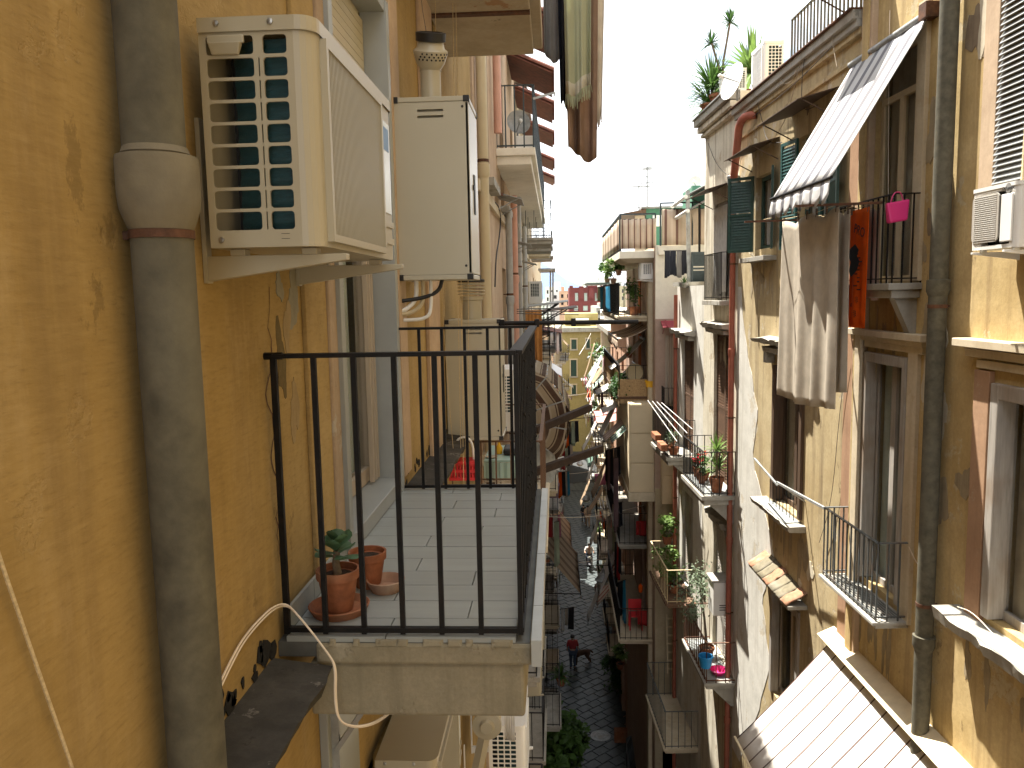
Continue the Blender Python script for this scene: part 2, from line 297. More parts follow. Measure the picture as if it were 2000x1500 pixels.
_M.update(
    ochre_left=plaster('ochre_left', (.33, .222, .082), (.41, .295, .13), (.2, .135, .065), (.36, .255, .115), .5, streak=.6, seed=1, bumps=.4, grime=.6, trowel=True),
    ochre_right=plaster('ochre_right', (.46, .33, .145), (.58, .45, .24), (.2, .13, .07), (.52, .46, .33), .6, streak=.75, seed=2, grime=.9, bumps=.5),
    ochre_mid=plaster('ochre_mid', (.42, .32, .17), (.54, .45, .28), (.13, .09, .058), (.5, .46, .38), .65, streak=.9, seed=3, grime=.9, bumps=.5),
    pale_stain=plaster('pale_stain', (.56, .5, .38), (.68, .64, .53), (.2, .15, .1), (.33, .24, .15), .6, streak=.95, seed=4, grime=.8, bumps=.5),
    pale_grey=plaster('pale_grey', (.58, .56, .5), (.68, .66, .6), (.3, .26, .21), (.45, .36, .22), .5, streak=.55, seed=5),
    pink_trim=plaster('pink_trim', (.47, .34, .23), (.56, .43, .3), (.28, .18, .12), (.5, .42, .3), .4, streak=.4, seed=6),
    rust_trim=plaster('rust_trim', (.38, .23, .14), (.46, .3, .19), (.2, .11, .08), (.5, .42, .3), .4, streak=.4, seed=16),
    cream_wall=plaster('cream_wall', (.74, .69, .58), (.8, .76, .66), (.62, .55, .45), None, streak=.2, seed=7, grime=.25),
    cream_trim=plaster('cream_trim', (.55, .46, .32), (.62, .54, .4), (.36, .27, .16), (.45, .33, .2), .4, streak=.4, seed=8),
    salmon=plaster('salmon', (.45, .32, .25), (.52, .39, .31), (.33, .22, .16), None, streak=.3, seed=9),
    beige_far=plaster('beige_far', (.46, .38, .25), (.55, .47, .33), (.26, .2, .13), (.4, .3, .2), .4, streak=.6, seed=10),
    yellow_far=plaster('yellow_far', (.31, .25, .1), (.36, .3, .14), (.23, .18, .08), None, streak=.25, seed=11, grime=.3),
    red_far=plaster('red_far', (.16, .04, .036), (.2, .058, .05), (.22, .05, .04), None, streak=.3, seed=12, grime=.3),
    white_far=plaster('white_far', (.7, .68, .63), (.76, .75, .71), (.5, .47, .42), None, streak=.25, seed=13, grime=.2),
    pink_far=plaster('pink_far', (.5, .3, .2), (.57, .38, .27), (.3, .18, .12), None, streak=.4, seed=14),
    orange_far=plaster('orange_far', (.5, .16, .06), (.56, .22, .09), (.35, .12, .05), None, streak=.3, seed=15),
    grey_stone=plaster('grey_stone', (.3, .28, .24), (.42, .4, .35), (.12, .11, .09), (.2, .17, .12), .6, streak=.3, seed=17),
    soffit=plaster('soffit', (.36, .3, .21), (.43, .37, .28), (.3, .22, .13), (.3, .16, .08), .8, streak=.2, seed=18),
    slab=plaster('slab', (.25, .22, .15), (.3, .265, .19), (.13, .11, .075), (.33, .3, .23), .5, streak=.5, seed=19, grime=.9, scale=2.6, bumps=.5),
    ledge=plaster('ledge', (.04, .036, .03), (.085, .078, .065), (.014, .013, .012), (.24, .22, .19), .5, streak=.1, seed=20, scale=4),
    asbestos=surf('asbestos', (.092, .083, .056), .85, var=.4, scale=14, dirt=(.16, .148, .11), dirt_amt=.5, streak=True, bumps=.25),
    asbestos_pale=surf('asbestos_pale', (.15, .128, .082), .9, var=.3, scale=11, dirt=(.22, .2, .16), dirt_amt=.6, bumps=.35),
    rust=surf('rust', (.09, .04, .022), .8, var=.5, scale=30, dirt=(.2, .075, .025), bumps=.4),
    iron=surf('iron', (.006, .0055, .005), .5, var=.5, scale=40, bumps=.4, dist=.002, spec=.22, dirt=(.022, .014, .009), dirt_amt=.5),
    iron_grey=surf('iron_grey', (.09, .1, .1), .55, var=.3, scale=30, dirt=(.16, .1, .06), dirt_amt=.5, bumps=.2),
    green_iron=surf('green_iron', (.03, .045, .05), .5, var=.3, scale=20),
    enamel=surf('enamel', (.38, .34, .245), .35, var=.03, scale=3, bumps=.02, spec=.5, dirt=(.3, .26, .18), dirt_amt=.35),
    enamel_white=surf('enamel_white', (.76, .75, .71), .35, var=.04, scale=4, bumps=.02, spec=.5, dirt=(.55, .5, .42), dirt_amt=.4),
    boilerm=surf('boilerm', (.43, .4, .31), .3, var=.03, scale=2, bumps=.02, spec=.5, dirt=(.36, .33, .25), dirt_amt=.3),
    coil=surf('coil', (.012, .05, .055), .4, var=.35, scale=50, sc=(1, 1, 6), bumps=.5),
    plastic_black=surf('plastic_black', (.015, .014, .013), .5, var=.2),
    steel=surf('steel', (.45, .44, .41), .35, metal=.9, var=.15, scale=20),
    zinc=surf('zinc', (.33, .34, .33), .55, metal=.4, var=.3, scale=10, dirt=(.2, .14, .09), dirt_amt=.5),
    marble=surf('marble', (.31, .325, .315), .4, var=.12, scale=3, dirt=(.23, .24, .235), dirt_amt=.5, bumps=.05),
    tile=surf('tile', (.27, .285, .27), .38, var=.08, scale=10, sc=(.15, 2.2, 1), bumps=.06, rand=.07),
    tile_edge=surf('tile_edge', (.33, .345, .335), .4, var=.1, scale=10, rand=.08),
    grout=surf('grout', (.1, .1, .09), .9, var=.3),
    terracotta=surf('terracotta', (.25, .085, .034), .85, var=.35, scale=22, dirt=(.36, .2, .12), dirt_amt=.6, bumps=.2),
    terracotta_dry=surf('terracotta_dry', (.3, .15, .085), .9, var=.25, scale=18, dirt=(.5, .4, .3), dirt_amt=.6),
    rooftile=surf('rooftile', (.15, .05, .03), .85, var=.4, scale=9, dirt=(.07, .035, .025), dirt_amt=.6, rand=.3),
    soil=surf('soil', (.05, .032, .02), .95, var=.5, scale=60, bumps=1, dist=.02),
    wood_pale=surf('wood_pale', (.42, .35, .27), .55, var=.12, scale=10, sc=(3, 3, .3), rand=.05),
    wood_grey=surf('wood_grey', (.36, .33, .29), .75, var=.25, scale=9, sc=(3, 3, .3), dirt=(.24, .17, .11), dirt_amt=.6),
    wood_dark=surf('wood_dark', (.085, .05, .028), .7, var=.3, scale=8, sc=(3, 3, .3)),
    wood_brown=surf('wood_brown', (.12, .065, .036), .75, var=.35, scale=14, rand=.2),
    wood_cream=surf('wood_cream', (.66, .55, .36), .6, var=.1, scale=8),
    pvc_cream=surf('pvc_cream', (.5, .42, .27), .55, var=.06, scale=5, dirt=(.4, .32, .2), dirt_amt=.4, streak=True),
    pvc_pink=surf('pvc_pink', (.56, .3, .22), .6, var=.12, scale=5, dirt=(.4, .3, .24), streak=True),
    pvc_grey=surf('pvc_grey', (.36, .36, .34), .65, var=.15, scale=7, dirt=(.24, .22, .19), streak=True),
    pipe_red=surf('pipe_red', (.34, .1, .06), .6, var=.2, scale=7, dirt=(.24, .12, .08), streak=True),
    shutter=surf('shutter', (.42, .39, .3), .6, var=.06, scale=6, rand=.04, dirt=(.46, .4, .3)),
    blind_grey=surf('blind_grey', (.24, .255, .25), .5, var=.1, scale=8, rand=.06, dirt=(.18, .175, .165)),
    green_shutter=surf('green_shutter', (.022, .06, .048), .5, var=.3, scale=12, rand=.1),
    teal_paint=surf('teal_paint', (.025, .085, .08), .5, var=.2, scale=12),
    rope=surf('rope', (.56, .44, .26), .9, var=.3, scale=120, bumps=.5),
    cable_white=surf('cable_white', (.7, .6, .48), .6, var=.1),
    cable_dark=surf('cable_dark', (.04, .035, .03), .7, var=.3),
    cable_tan=surf('cable_tan', (.36, .3, .22), .8, var=.3),
    blackmark=surf('blackmark', (.014, .013, .012), .95, var=.4, scale=30), glass=glassm('glass', (.05, .06, .06), .18), glass_dark=glassm('glass_dark', (.02, .025, .03), .75),
    curtain=cloth('curtain', (.66, .67, .63), .2), curtain_green=cloth('curtain_green', (.6, .68, .6), .2), curtain_tan=cloth('curtain_tan', (.56, .48, .33), .2),
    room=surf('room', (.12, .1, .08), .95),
    white_cloth=cloth('white_cloth', (.74, .72, .68), .35), beige_cloth=cloth('beige_cloth', (.55, .49, .4), .3), grey_cloth=cloth('grey_cloth', (.2, .19, .18), .2),
    brown_cloth=cloth('brown_cloth', (.3, .2, .14), .35), navy_cloth=cloth('navy_cloth', (.02, .022, .03), .1), sage_cloth=cloth('sage_cloth', (.5, .5, .33), .4),
    dark_cloth=cloth('dark_cloth', (.03, .03, .034), .1), orange_cloth=cloth('orange_cloth', (.95, .17, .015), .45), blue_cloth=cloth('blue_cloth', (.05, .3, .5), .3),
    red_cloth=cloth('red_cloth', (.45, .04, .04), .3), pink_cloth=cloth('pink_cloth', (.6, .2, .3), .3), mauve_cloth=cloth('mauve_cloth', (.22, .15, .16), .2), pale_green_cloth=cloth('pale_green_cloth', (.5, .56, .42), .35),
    pink_plastic=surf('pink_plastic', (.55, .025, .16), .4, var=.05), blue_plastic=surf('blue_plastic', (.02, .22, .5), .4, var=.06), red_plastic=surf('red_plastic', (.6, .025, .03), .4, var=.08),
    yellow_plastic=surf('yellow_plastic', (.75, .42, .02), .4, var=.05), white_plastic=surf('white_plastic', (.75, .74, .7), .45, var=.05), green_formica=surf('green_formica', (.3, .42, .37), .35, var=.05),
    leaf_dark=leafm('leaf_dark', (.035, .085, .02)), leaf_mid=leafm('leaf_mid', (.07, .14, .03)), leaf_light=leafm('leaf_light', (.13, .21, .05)), leaf_grey=leafm('leaf_grey', (.14, .18, .11)),
    leaf_succ=leafm('leaf_succ', (.06, .12, .06), .1), stem=surf('stem', (.16, .12, .08), .9, var=.3, scale=40),
    green_paint=surf('green_paint', (.07, .2, .13), .6, var=.1), basalt=surf('basalt', (.056, .07, .071), .5, var=.35, scale=5, rand=.16, bumps=.25, dist=.01, spec=.5),
    skin=surf('skin', (.42, .24, .16), .6, var=.06), denim=surf('denim', (.05, .07, .11), .9, var=.2), red_shirt=surf('red_shirt', (.3, .03, .03), .9, var=.1), tan_shirt=surf('tan_shirt', (.32, .24, .16), .9, var=.1),
    black_shirt=surf('black_shirt', (.02, .02, .02), .9), white_shirt=surf('white_shirt', (.6, .58, .55), .9), hair=surf('hair', (.02, .014, .01), .7), tyre=surf('tyre', (.02, .02, .02), .85),
    paint_grey=surf('paint_grey', (.1, .1, .11), .3, var=.05, coat=.5), paint_car=surf('paint_car', (.035, .037, .042), .3, var=.05, coat=.6), paint_silver=surf('paint_silver', (.4, .4, .4), .3, metal=.5, var=.05),
    fur=surf('fur', (.07, .035, .018), .95, var=.4, scale=40), mountain=surf('mountain', (.05, .1, .19), .95, var=.1, scale=.002, bumps=0),  # mountain: the blue of distant haze is put into its base colour
    soot=plaster('soot', (.13, .1, .05), (.2, .15, .07), (.06, .05, .03), None, streak=.6, seed=41, scale=4), grey_render=plaster('grey_render', (.27, .25, .19), (.33, .31, .25), (.17, .15, .11), None, streak=.5, seed=42, scale=3), bare_render=plaster('bare_render', (.34, .25, .13), (.4, .31, .18), (.24, .17, .09), None, streak=.5, seed=43, scale=3),
    stain=plaster('stain', (.3, .24, .15), (.4, .33, .22), (.14, .11, .07), None, streak=.7, seed=44, scale=2), pale_bare=plaster('pale_bare', (.52, .46, .34), (.6, .55, .43), (.36, .29, .2), None, streak=.6, seed=45, scale=2), dark_bare=plaster('dark_bare', (.2, .15, .1), (.28, .22, .15), (.1, .08, .06), None, streak=.6, seed=46, scale=3),
    pole_wood=surf('pole_wood', (.035, .02, .012), .8, var=.4, scale=14),  # very dark base colour carries the shade the poles hang in
    beige_bay=surf('beige_bay', (.66, .55, .37), .7, var=.06, scale=3, dirt=(.55, .45, .3), streak=True),
    paper=surf('paper', (.5, .47, .42), .8, var=.2, scale=14), ink=surf('ink', (.012, .011, .011), .8, var=.1), poster_pink=surf('poster_pink', (.5, .36, .34), .8, var=.3, scale=18),
    reed=surf('reed', (.36, .24, .12), .9, var=.3, scale=30), lampglass=surf('lampglass', (.5, .48, .4), .3, var=.1),
)
# ================================================================ builders shared by both sides
def facade(mb, F, u0, u1, z0, z1, holes, reveal=.22, d=0.0):
    """Wall face with rectangular openings and their reveals; holes = (u0, u1, z0, z1)."""
    us = sorted({u0, u1, *[h[0] for h in holes], *[h[1] for h in holes]}); zs = sorted({z0, z1, *[h[2] for h in holes], *[h[3] for h in holes]})
    us = [u for u in us if u0-1e-6 <= u <= u1+1e-6]; zs = [z for z in zs if z0-1e-6 <= z <= z1+1e-6]
    for a, b in zip(us, us[1:]):
        for c, e in zip(zs, zs[1:]):
            mu, mz = (a+b)/2, (c+e)/2
            if any(h[0] < mu < h[1] and h[2] < mz < h[3] for h in holes): continue
            mb.face([F.pt(a, d, c), F.pt(b, d, c), F.pt(b, d, e), F.pt(a, d, e)])
    for h in holes:
        p = [(h[0], h[2]), (h[1], h[2]), (h[1], h[3]), (h[0], h[3])]
        for k in range(4):
            (a, c), (b, e) = p[k], p[(k+1) % 4]
            mb.face([F.pt(a, d, c), F.pt(b, d, e), F.pt(b, d-reveal, e), F.pt(a, d-reveal, c)])
def shell(mb, F, u0, u1, z0, z1, depth):
    """Sides, back and roof of a building block behind its facade."""
    mb.face([F.pt(u0, 0, z0), F.pt(u0, -depth, z0), F.pt(u0, -depth, z1), F.pt(u0, 0, z1)])
    mb.face([F.pt(u1, 0, z0), F.pt(u1, -depth, z0), F.pt(u1, -depth, z1), F.pt(u1, 0, z1)])
    mb.face([F.pt(u0, -depth, z0), F.pt(u1, -depth, z0), F.pt(u1, -depth, z1), F.pt(u0, -depth, z1)])
    mb.face([F.pt(u0, 0, z1), F.pt(u1, 0, z1), F.pt(u1, -depth, z1), F.pt(u0, -depth, z1)])
def building(name, label, F, u0, u1, z1, depth, holes, mat, reveal=.22, z0=0.0):
    t = thing(name, label, 'building', F.pt((u0+u1)/2, -depth/2, z0))
    mb = MB(); facade(mb, F, u0, u1, z0, z1, holes, reveal); shell(mb, F, u0, u1, z0, z1, depth)
    mb.build('wall', mat, t)
    return t
def window(t, F, h, d=-.16, kind='casement', frame='wood_pale', pane='glass', curt='curtain', fw=.055, mull=1, transom=0, z_sub=0):
    """Frame with panes (sub-parts) and a curtain behind; h = (u0, u1, z0, z1) of the opening."""
    u0, u1, z0, z1 = h; g = .004
    mb = MB()
    mb.box(F, u0+g, u0+fw, d-.05, d, z0+g, z1-g); mb.box(F, u1-fw, u1-g, d-.05, d, z0+g, z1-g)
    mb.box(F, u0+fw, u1-fw, d-.05, d, z1-fw, z1-g); mb.box(F, u0+fw, u1-fw, d-.05, d, z0+g, z0+fw)
    ztop = z1-fw
    if transom:
        mb.box(F, u0+fw, u1-fw, d-.05, d+.004, z1-transom-fw, z1-transom); ztop = z1-transom-fw
    o = None; us = [u0+fw+(u1-u0-2*fw)*k/(mull+1) for k in range(mull+2)]
    for k in range(1, mull+1): mb.box(F, us[k]-fw*.6, us[k]+fw*.6, d-.05, d+.006, z0+fw, ztop)
    o = mb.build('window', M_(frame), t)
    for k in range(mull+1):
        a = us[k]+(fw*.6 if k else 0); b = us[k+1]-(fw*.6 if k < mull else 0)
        MB().box(F, a, b, d-.03, d-.024, z0+fw, ztop).build('pane', M_(pane), o)
    if transom: MB().box(F, u0+fw, u1-fw, d-.03, d-.024, z1-transom, z1-fw).build('pane', M_(pane), o)
    if curt:
        n = max(6, int((u1-u0)/.02))
        MB().grid(lambda a, b: F.pt(u0+fw+(u1-u0-2*fw)*a, d-.085+.018*math.sin(a*34+math.sin(a*9)*2), z0+.05+(z1-z0-.1)*b), n, 1).build('curtain', M_(curt), o, smooth=60)
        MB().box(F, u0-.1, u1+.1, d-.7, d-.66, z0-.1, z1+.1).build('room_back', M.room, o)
    return o
def M_(k): return _M[k] if isinstance(k, str) else k
def sill(t, F, u0, u1, z, dep, th, mat, name='sill', rough=0, d0=0):
    mb = MB(); n = max(3, int((u1-u0)/.12)); rr = random.Random(int(u0*100+z*10))
    if not rough: mb.box(F, u0, u1, d0, dep, z-th, z)
    else:
        e = [dep-rr.random()*rough for _ in range(n+1)]; q = [rr.random()*rough*.5 for _ in range(n+1)]
        for k in range(n):
            a, b = u0+(u1-u0)*k/n, u0+(u1-u0)*(k+1)/n
            mb.hexa([F.pt(a, d0, z-th), F.pt(b, d0, z-th), F.pt(b, e[k+1]*.9, z-th+q[k]), F.pt(a, e[k]*.9, z-th+q[k]), F.pt(a, d0, z), F.pt(b, d0, z), F.pt(b, e[k+1], z-q[k+1]), F.pt(a, e[k], z-q[k])])
    return mb.build(name, M_(mat), t, bevel=0 if rough else .006)
def railing(t, F, u0, u1, d0, d1, z, h=.93, sp=.13, mat='iron', bw=.014, top=.035, sides='nfo', join=False, toph=.012, low=.05):
    """Balcony railing; sides: n(ear, u0) f(ar, u1) o(uter, d1). Each bar is a sub-part unless joined."""
    mb = MB(); m = M_(mat); sb = []
    runs = []
    if 'n' in sides: runs.append(((u0, d0), (u0, d1)))
    if 'f' in sides: runs.append(((u1, d0), (u1, d1)))
    if 'o' in sides: runs.append(((u0, d1), (u1, d1)))
    for (a, b), (c, e) in runs:
        ex = .0
        mb.bar(F.pt(a, b, z+h), F.pt(c, e, z+h), top, toph); mb.bar(F.pt(a, b, z+low), F.pt(c, e, z+low), bw*1.3, bw)
        l = math.hypot(c-a, e-b); n = max(1, round(l/sp))
        for k in range(0 if (a, b) != (u0, d1) else 1, n+1):
            if (a, b) == (u0, d1) and k == n and 'f' in sides: continue
            q = k/n; sb.append((a+(c-a)*q, b+(e-b)*q))
    if join:
        for u, d in sb: mb.bar(F.pt(u, d, z+.0), F.pt(u, d, z+h), bw, bw, up=(F.n[0], F.n[1], 0))
        return mb.build('railing', m, t)
    for u, d in sb[:1]+sb[-1:]: mb.bar(F.pt(u, d, z), F.pt(u, d, z+h), bw*1.15, bw*1.15, up=(F.n[0], F.n[1], 0))
    r = mb.build('railing', m, t)
    me = MB().bar((0, 0, 0), (0, 0, h-.004), bw, bw, up=(F.n[0], F.n[1], 0)).mesh('bar', m)
    for u, d in sb[1:-1]: inst('bar', me, F.pt(u, d, z), r)
    return r
def balcony(t, F, u0, u1, dep, z, th=.14, h=.93, sp=.13, mat='iron', slabmat='grey_stone', join=False, sides='nfo', rail_d=None, bw=.014, lip=True, brackets=0):
    mb = MB(); mb.box(F, u0-.04, u1+.04, 0, dep+.05, z-th*.45, z)
    mb.box(F, u0, u1, 0, dep, z-th, z-th*.45-.002)
    s = mb.build('balcony_slab', M_(slabmat), t, bevel=.008)
    for k in range(brackets):
        u = u0+.12+(u1-u0-.24)*k/max(1, brackets-1)
        b = MB(); b.hexa([F.pt(u-.06, 0, z-th-.4), F.pt(u+.06, 0, z-th-.4), F.pt(u+.06, .06, z-th-.4), F.pt(u-.06, .06, z-th-.4), F.pt(u-.06, 0, z-th), F.pt(u+.06, 0, z-th), F.pt(u+.06, dep*.8, z-th), F.pt(u-.06, dep*.8, z-th)])
        b.build('bracket', M_(slabmat), s)
    r = railing(t, F, u0, u1, 0, dep, z, h, sp, mat, bw, sides=sides, join=join)
    return s
def pot(name, label, c, r, h, mat, plant=None, group=None, cat='plant pot', saucer=0):
    """Flower pot: clay body with rim and earth; plant(t, top) adds what grows in it."""
    c = Vector(c); t = thing(name, label, cat, c, group)
    z = .012 if saucer else 0
    MB().lathe(c+Vector((0, 0, z)), [(r*.66, 0), (r*.93, h*.78), (r*1.02, h*.79), (r*1.04, h), (r*.93, h), (r*.9, h*.86)], 20).build('pot_body', M_(mat), t, smooth=35)
    MB().lathe(c+Vector((0, 0, z+h*.85)), [(r*.92, 0), (0.001, h*.04)], 14).build('soil', M.soil, t, smooth=60)
    if saucer: MB().lathe(c, [(saucer*.85, 0), (saucer, .03), (saucer*.96, .033), (saucer*.8, .01)], 24).build('saucer', M_(mat), t, smooth=40)
    if plant: plant(t, c+Vector((0, 0, z+h*.87)))
    return t
def leaf_cloud(mb, rr, c, rad, n, size, droop=.2, flat=.5):
    """n leaf-sized bent quads through an ellipsoid volume, denser towards a few clump centres."""
    c = Vector(c); rad = Vector(rad)
    cl = [Vector([rr.gauss(0, .42) for _ in range(3)]) for _ in range(max(4, n//60))]
    for _ in range(n):
        k = rr.choice(cl); q = k+Vector([rr.gauss(0, .22) for _ in range(3)])
        if q.length > 1.1: q *= 1.0/q.length
        p = c+Vector((q.x*rad.x, q.y*rad.y, q.z*rad.z))
        d = Vector([rr.gauss(0, 1), rr.gauss(0, 1), rr.gauss(0, flat)-droop])
        if d.length < .01: continue
        d.normalize(); s = size*rr.uniform(.6, 1.3); w = d.cross(Vector((rr.gauss(0, .4), rr.gauss(0, .4), 1))).normalized()*s*.3
        m = p+d*s*.5+Vector((0, 0, s*.08)); e = p+d*s
        mb.face([p, m+w, e, m-w])
def bush(rad, n, size, mat='leaf_mid', hz=1.0, seed=1, stems=4):
    def f(t, top):
        rr = random.Random(seed); s = MB()
        for k in range(stems):
            a = rr.uniform(0, 6.28); q = top+Vector((math.cos(a)*rad*.4, math.sin(a)*rad*.4, rad*hz*rr.uniform(.9, 1.6)))
            s.tube([top, (top+q)/2+Vector((rr.gauss(0, .02), rr.gauss(0, .02), 0)), q], [rad*.035, rad*.025, rad*.012], 5)
        s.build('stem', M.stem, t)
        b = MB(); leaf_cloud(b, rr, top+Vector((0, 0, rad*hz)), (rad, rad, rad*hz), n, size); b.build('foliage', M_(mat), t, kind='stuff')
    return f
def spiky(rad, n, mat='leaf_mid', trunk=.25, seed=1, width=.03, heads=((0, 0, 0),), tw=.02):
    """Yucca / dracaena: bare trunk with rosettes of sword leaves, each leaf a bent strip."""
    def f(t, top):
        rr = random.Random(seed)
        for hx, hy, hz in heads:
            e = top+Vector((hx, hy, trunk+hz))
            MB().tube([top, top+Vector((hx*.2, hy*.2, (trunk+hz)*.5)), e], [tw, tw*.8, tw*.7], 7).build('trunk', M.stem, t)
            b = MB()
            for k in range(n):
                a = rr.uniform(0, 6.28); el = rr.uniform(-.35, 1.45); L = rad*rr.uniform(.75, 1.1)
                d = Vector((math.cos(a)*math.cos(el), math.sin(a)*math.cos(el), math.sin(el))); s = d.cross(Vector((0, 0, 1)))
                s = s.normalized()*width if s.length > .01 else Vector((width, 0, 0))
                p0 = e-Vector((0, 0, rr.uniform(0, .12)*rad)); p1 = p0+d*L*.5; p2 = p0+d*L-Vector((0, 0, L*.18*math.cos(el)))
                b.face([p0-s*.5, p0+s*.5, p1+s*.6, p1-s*.6]); b.face([p1-s*.6, p1+s*.6, p2])
            b.build('leaf_rosette', M_(mat), t)
    return f
def hang_cloth(name, label, cat, A, B, drop, mat, group=None, folds=6, amp=.03, hem=.04, nu=40, nv=14, sag=.0, taper=1.0, out=(0, 1, 0), seed=0, fringe=0, twist=0, solid=.004, parent=None, uvs=True):
    """A cloth pinned along A-B and hanging by drop, with folds that deepen downwards."""
    A, B = Vector(A), Vector(B); out = Vector(out); rr = random.Random(seed); ph = rr.uniform(0, 6); p2 = rr.uniform(0, 6)
    def f(a, b):
        w = 1-(1-taper)*b; q = A.lerp(B, .5+(a-.5)*w); k = math.sin(a*folds*6.28+ph+math.sin(a*5+p2)*1.2)*amp*(.25+.75*b)+math.sin(a*folds*2.3*6.28+p2)*amp*.25*b
        pin = sag*(1-abs(math.cos(a*math.pi*max(2, folds//2))))*(1-b)**3
        l = drop*(1+hem*math.sin(a*4.1+p2))
        return q+out*k+out*twist*b*(a-.5)-Vector((0, 0, l*b+pin))
    mb = MB(); mb.grid(f, nu, nv)
    o = mb.build(name, M_(mat), parent, label, cat, group, smooth=70, solid=solid)
    if fringe:
        fr = MB()
        for k in range(60):
            a = k/59; p = f(a, 1); fr.bar(p, p+Vector((rr.gauss(0, .008), rr.gauss(0, .008), -fringe*rr.uniform(.6, 1.1))), .004)
        fr.build('fringe', M_(mat), o)
    return o
def awning(name, label, F, u0, u1, z, dep, drop, mat, arm_mat='iron', valance=.2, group=None, belly=.08, scallop=.04, cat='awning', d0=.05, box=False, arms=True, ripple=.01, nu=24, vmat=None, roll='zinc'):
    """Drop awning: cloth from a roller at (d0, z) out to (dep, z-drop), scalloped valance, front bar and arms."""
    t = thing(name, label, cat, F.pt((u0+u1)/2, d0, z), group); rr = random.Random(len(name)+int(u0*10))
    ph = rr.uniform(0, 6)
    def f(a, b):
        q = F.pt(u0+(u1-u0)*a, d0+(dep-d0)*b, z-drop*b-belly*math.sin(b*math.pi))
        return q+Vector((0, 0, ripple*math.sin(a*19+b*5+ph)))
    MB().grid(f, nu, 10).build('canvas', M_(mat), t, smooth=60, solid=.004)
    if valance:
        def g(a, b):
            s = abs(math.sin(a*math.pi*8)); l = valance*(1-scallop/valance*2*(1-s))*b
            return F.pt(u0+(u1-u0)*a, dep+.012*math.sin(a*40+ph)*b+.02*b, z-drop-.01-l)
        MB().grid(g, 64, 3).build('valance', M_(vmat or mat), t, smooth=60, solid=.004)
    MB().tube([F.pt(u0-.04, dep, z-drop), F.pt(u1+.04, dep, z-drop)], .018, 8).build('front_bar', M_(arm_mat), t, smooth=40)
    if roll: MB().tube([F.pt(u0-.05, d0, z+.02), F.pt(u1+.05, d0, z+.02)], .04, 10).build('roller', M_(roll), t, smooth=40)
    if arms:
        for u in (u0+.02, u1-.02):
            MB().bar(F.pt(u, .0, z-drop), F.pt(u, dep, z-drop), .03, .02).build('arm', M_(arm_mat), t)
    return t
def canopy(t, F, u0, u1, z, dep, drop, mat='zinc', name='window_canopy', th=.012, ribs=0):
    mb = MB()
    mb.hexa([F.pt(u0, 0, z-th), F.pt(u1, 0, z-th), F.pt(u1, dep, z-drop-th), F.pt(u0, dep, z-drop-th), F.pt(u0, 0, z), F.pt(u1, 0, z), F.pt(u1, dep, z-drop), F.pt(u0, dep, z-drop)])
    for k in range(ribs): 
        u = u0+(u1-u0)*(k+.5)/ribs; mb.bar(F.pt(u, 0, z+.01), F.pt(u, dep, z-drop+.01), .03, .03)
    for u in (u0+.06, u1-.06): mb.bar(F.pt(u, 0, z-dep*.7), F.pt(u, dep*.85, z-drop*.85-th), .015)
    return mb.build(name, M_(mat), t)
def louvre(t, F, u0, u1, d0, d1, z0, z1, mat, name='shutter', sp=.05, fw=.05, th=.035, label=None):
    """Louvred shutter leaf between (u0,d0) and (u1,d1): frame plus tilted slats as sub-parts."""
    P = lambda q, o, z: F.pt(u0+(u1-u0)*q, d0+(d1-d0)*q, z)+nrm*o
    a = F.pt(u1, d1, 0)-F.pt(u0, d0, 0); w = a.length; nrm = Vector((a.y, -a.x, 0)).normalized()
    mb = MB(); k = fw/w
    def bx(q0, q1, z_0, z_1, o=th/2):
        mb.hexa([P(q0, -o, z_0), P(q1, -o, z_0), P(q1, o, z_0), P(q0, o, z_0), P(q0, -o, z_1), P(q1, -o, z_1), P(q1, o, z_1), P(q0, o, z_1)])
    bx(0, k, z0, z1); bx(1-k, 1, z0, z1); bx(k, 1-k, z0, z0+fw); bx(k, 1-k, z1-fw, z1); bx(k, 1-k, (z0+z1)/2-fw/2, (z0+z1)/2+fw/2)
    o = mb.build(name, M_(mat), t, label=label)
    c = P(k, 0, z0); e = P(1-k, 0, z0); sl = MB(); hh = sp*.55
    sl.hexa([c-nrm*.014+Vector((0, 0, -hh)), e-nrm*.014+Vector((0, 0, -hh)), e-nrm*.008+Vector((0, 0, -hh)), c-nrm*.008+Vector((0, 0, -hh)), c+nrm*.008+Vector((0, 0, hh)), e+nrm*.008+Vector((0, 0, hh)), e+nrm*.014+Vector((0, 0, hh)), c+nrm*.014+Vector((0, 0, hh))])
    me = sl.mesh('slat', M_(mat), c)
    z = z0+fw+sp*.5
    while z < z1-fw-sp*.3:
        if abs(z-(z0+z1)/2) > fw*.7: inst('slat', me, c+Vector((0, 0, z-z0)), o)
        z += sp
    return o
def drainpipe(name, label, F, u, d, z0, z1, r, mat, joints=(), clamps=(), group=None, jm=None):
    t = thing(name, label, 'drainpipe', F.pt(u, d, z0), group)
    zs = [z0, *sorted(joints), z1]
    for a, b in zip(zs, zs[1:]): MB().tube([F.pt(u, d, a), F.pt(u, d, b)], r, 20).build('pipe_section', M_(mat), t, smooth=40)
    for z in joints: MB().lathe(F.pt(u, d, z-.1), [(r*1.02, 0), (r*1.25, .05), (r*1.25, .16), (r*1.02, .165)], 18).build('socket', M_(jm or mat), t, smooth=35)
    for z in clamps:
        mb = MB().lathe(F.pt(u, d, z-.018), [(r*1.06, 0), (r*1.06, .036)], 18); mb.bar(F.pt(u, 0, z), F.pt(u, d, z), .02); mb.build('clamp', M.rust, t, smooth=35)
    return t
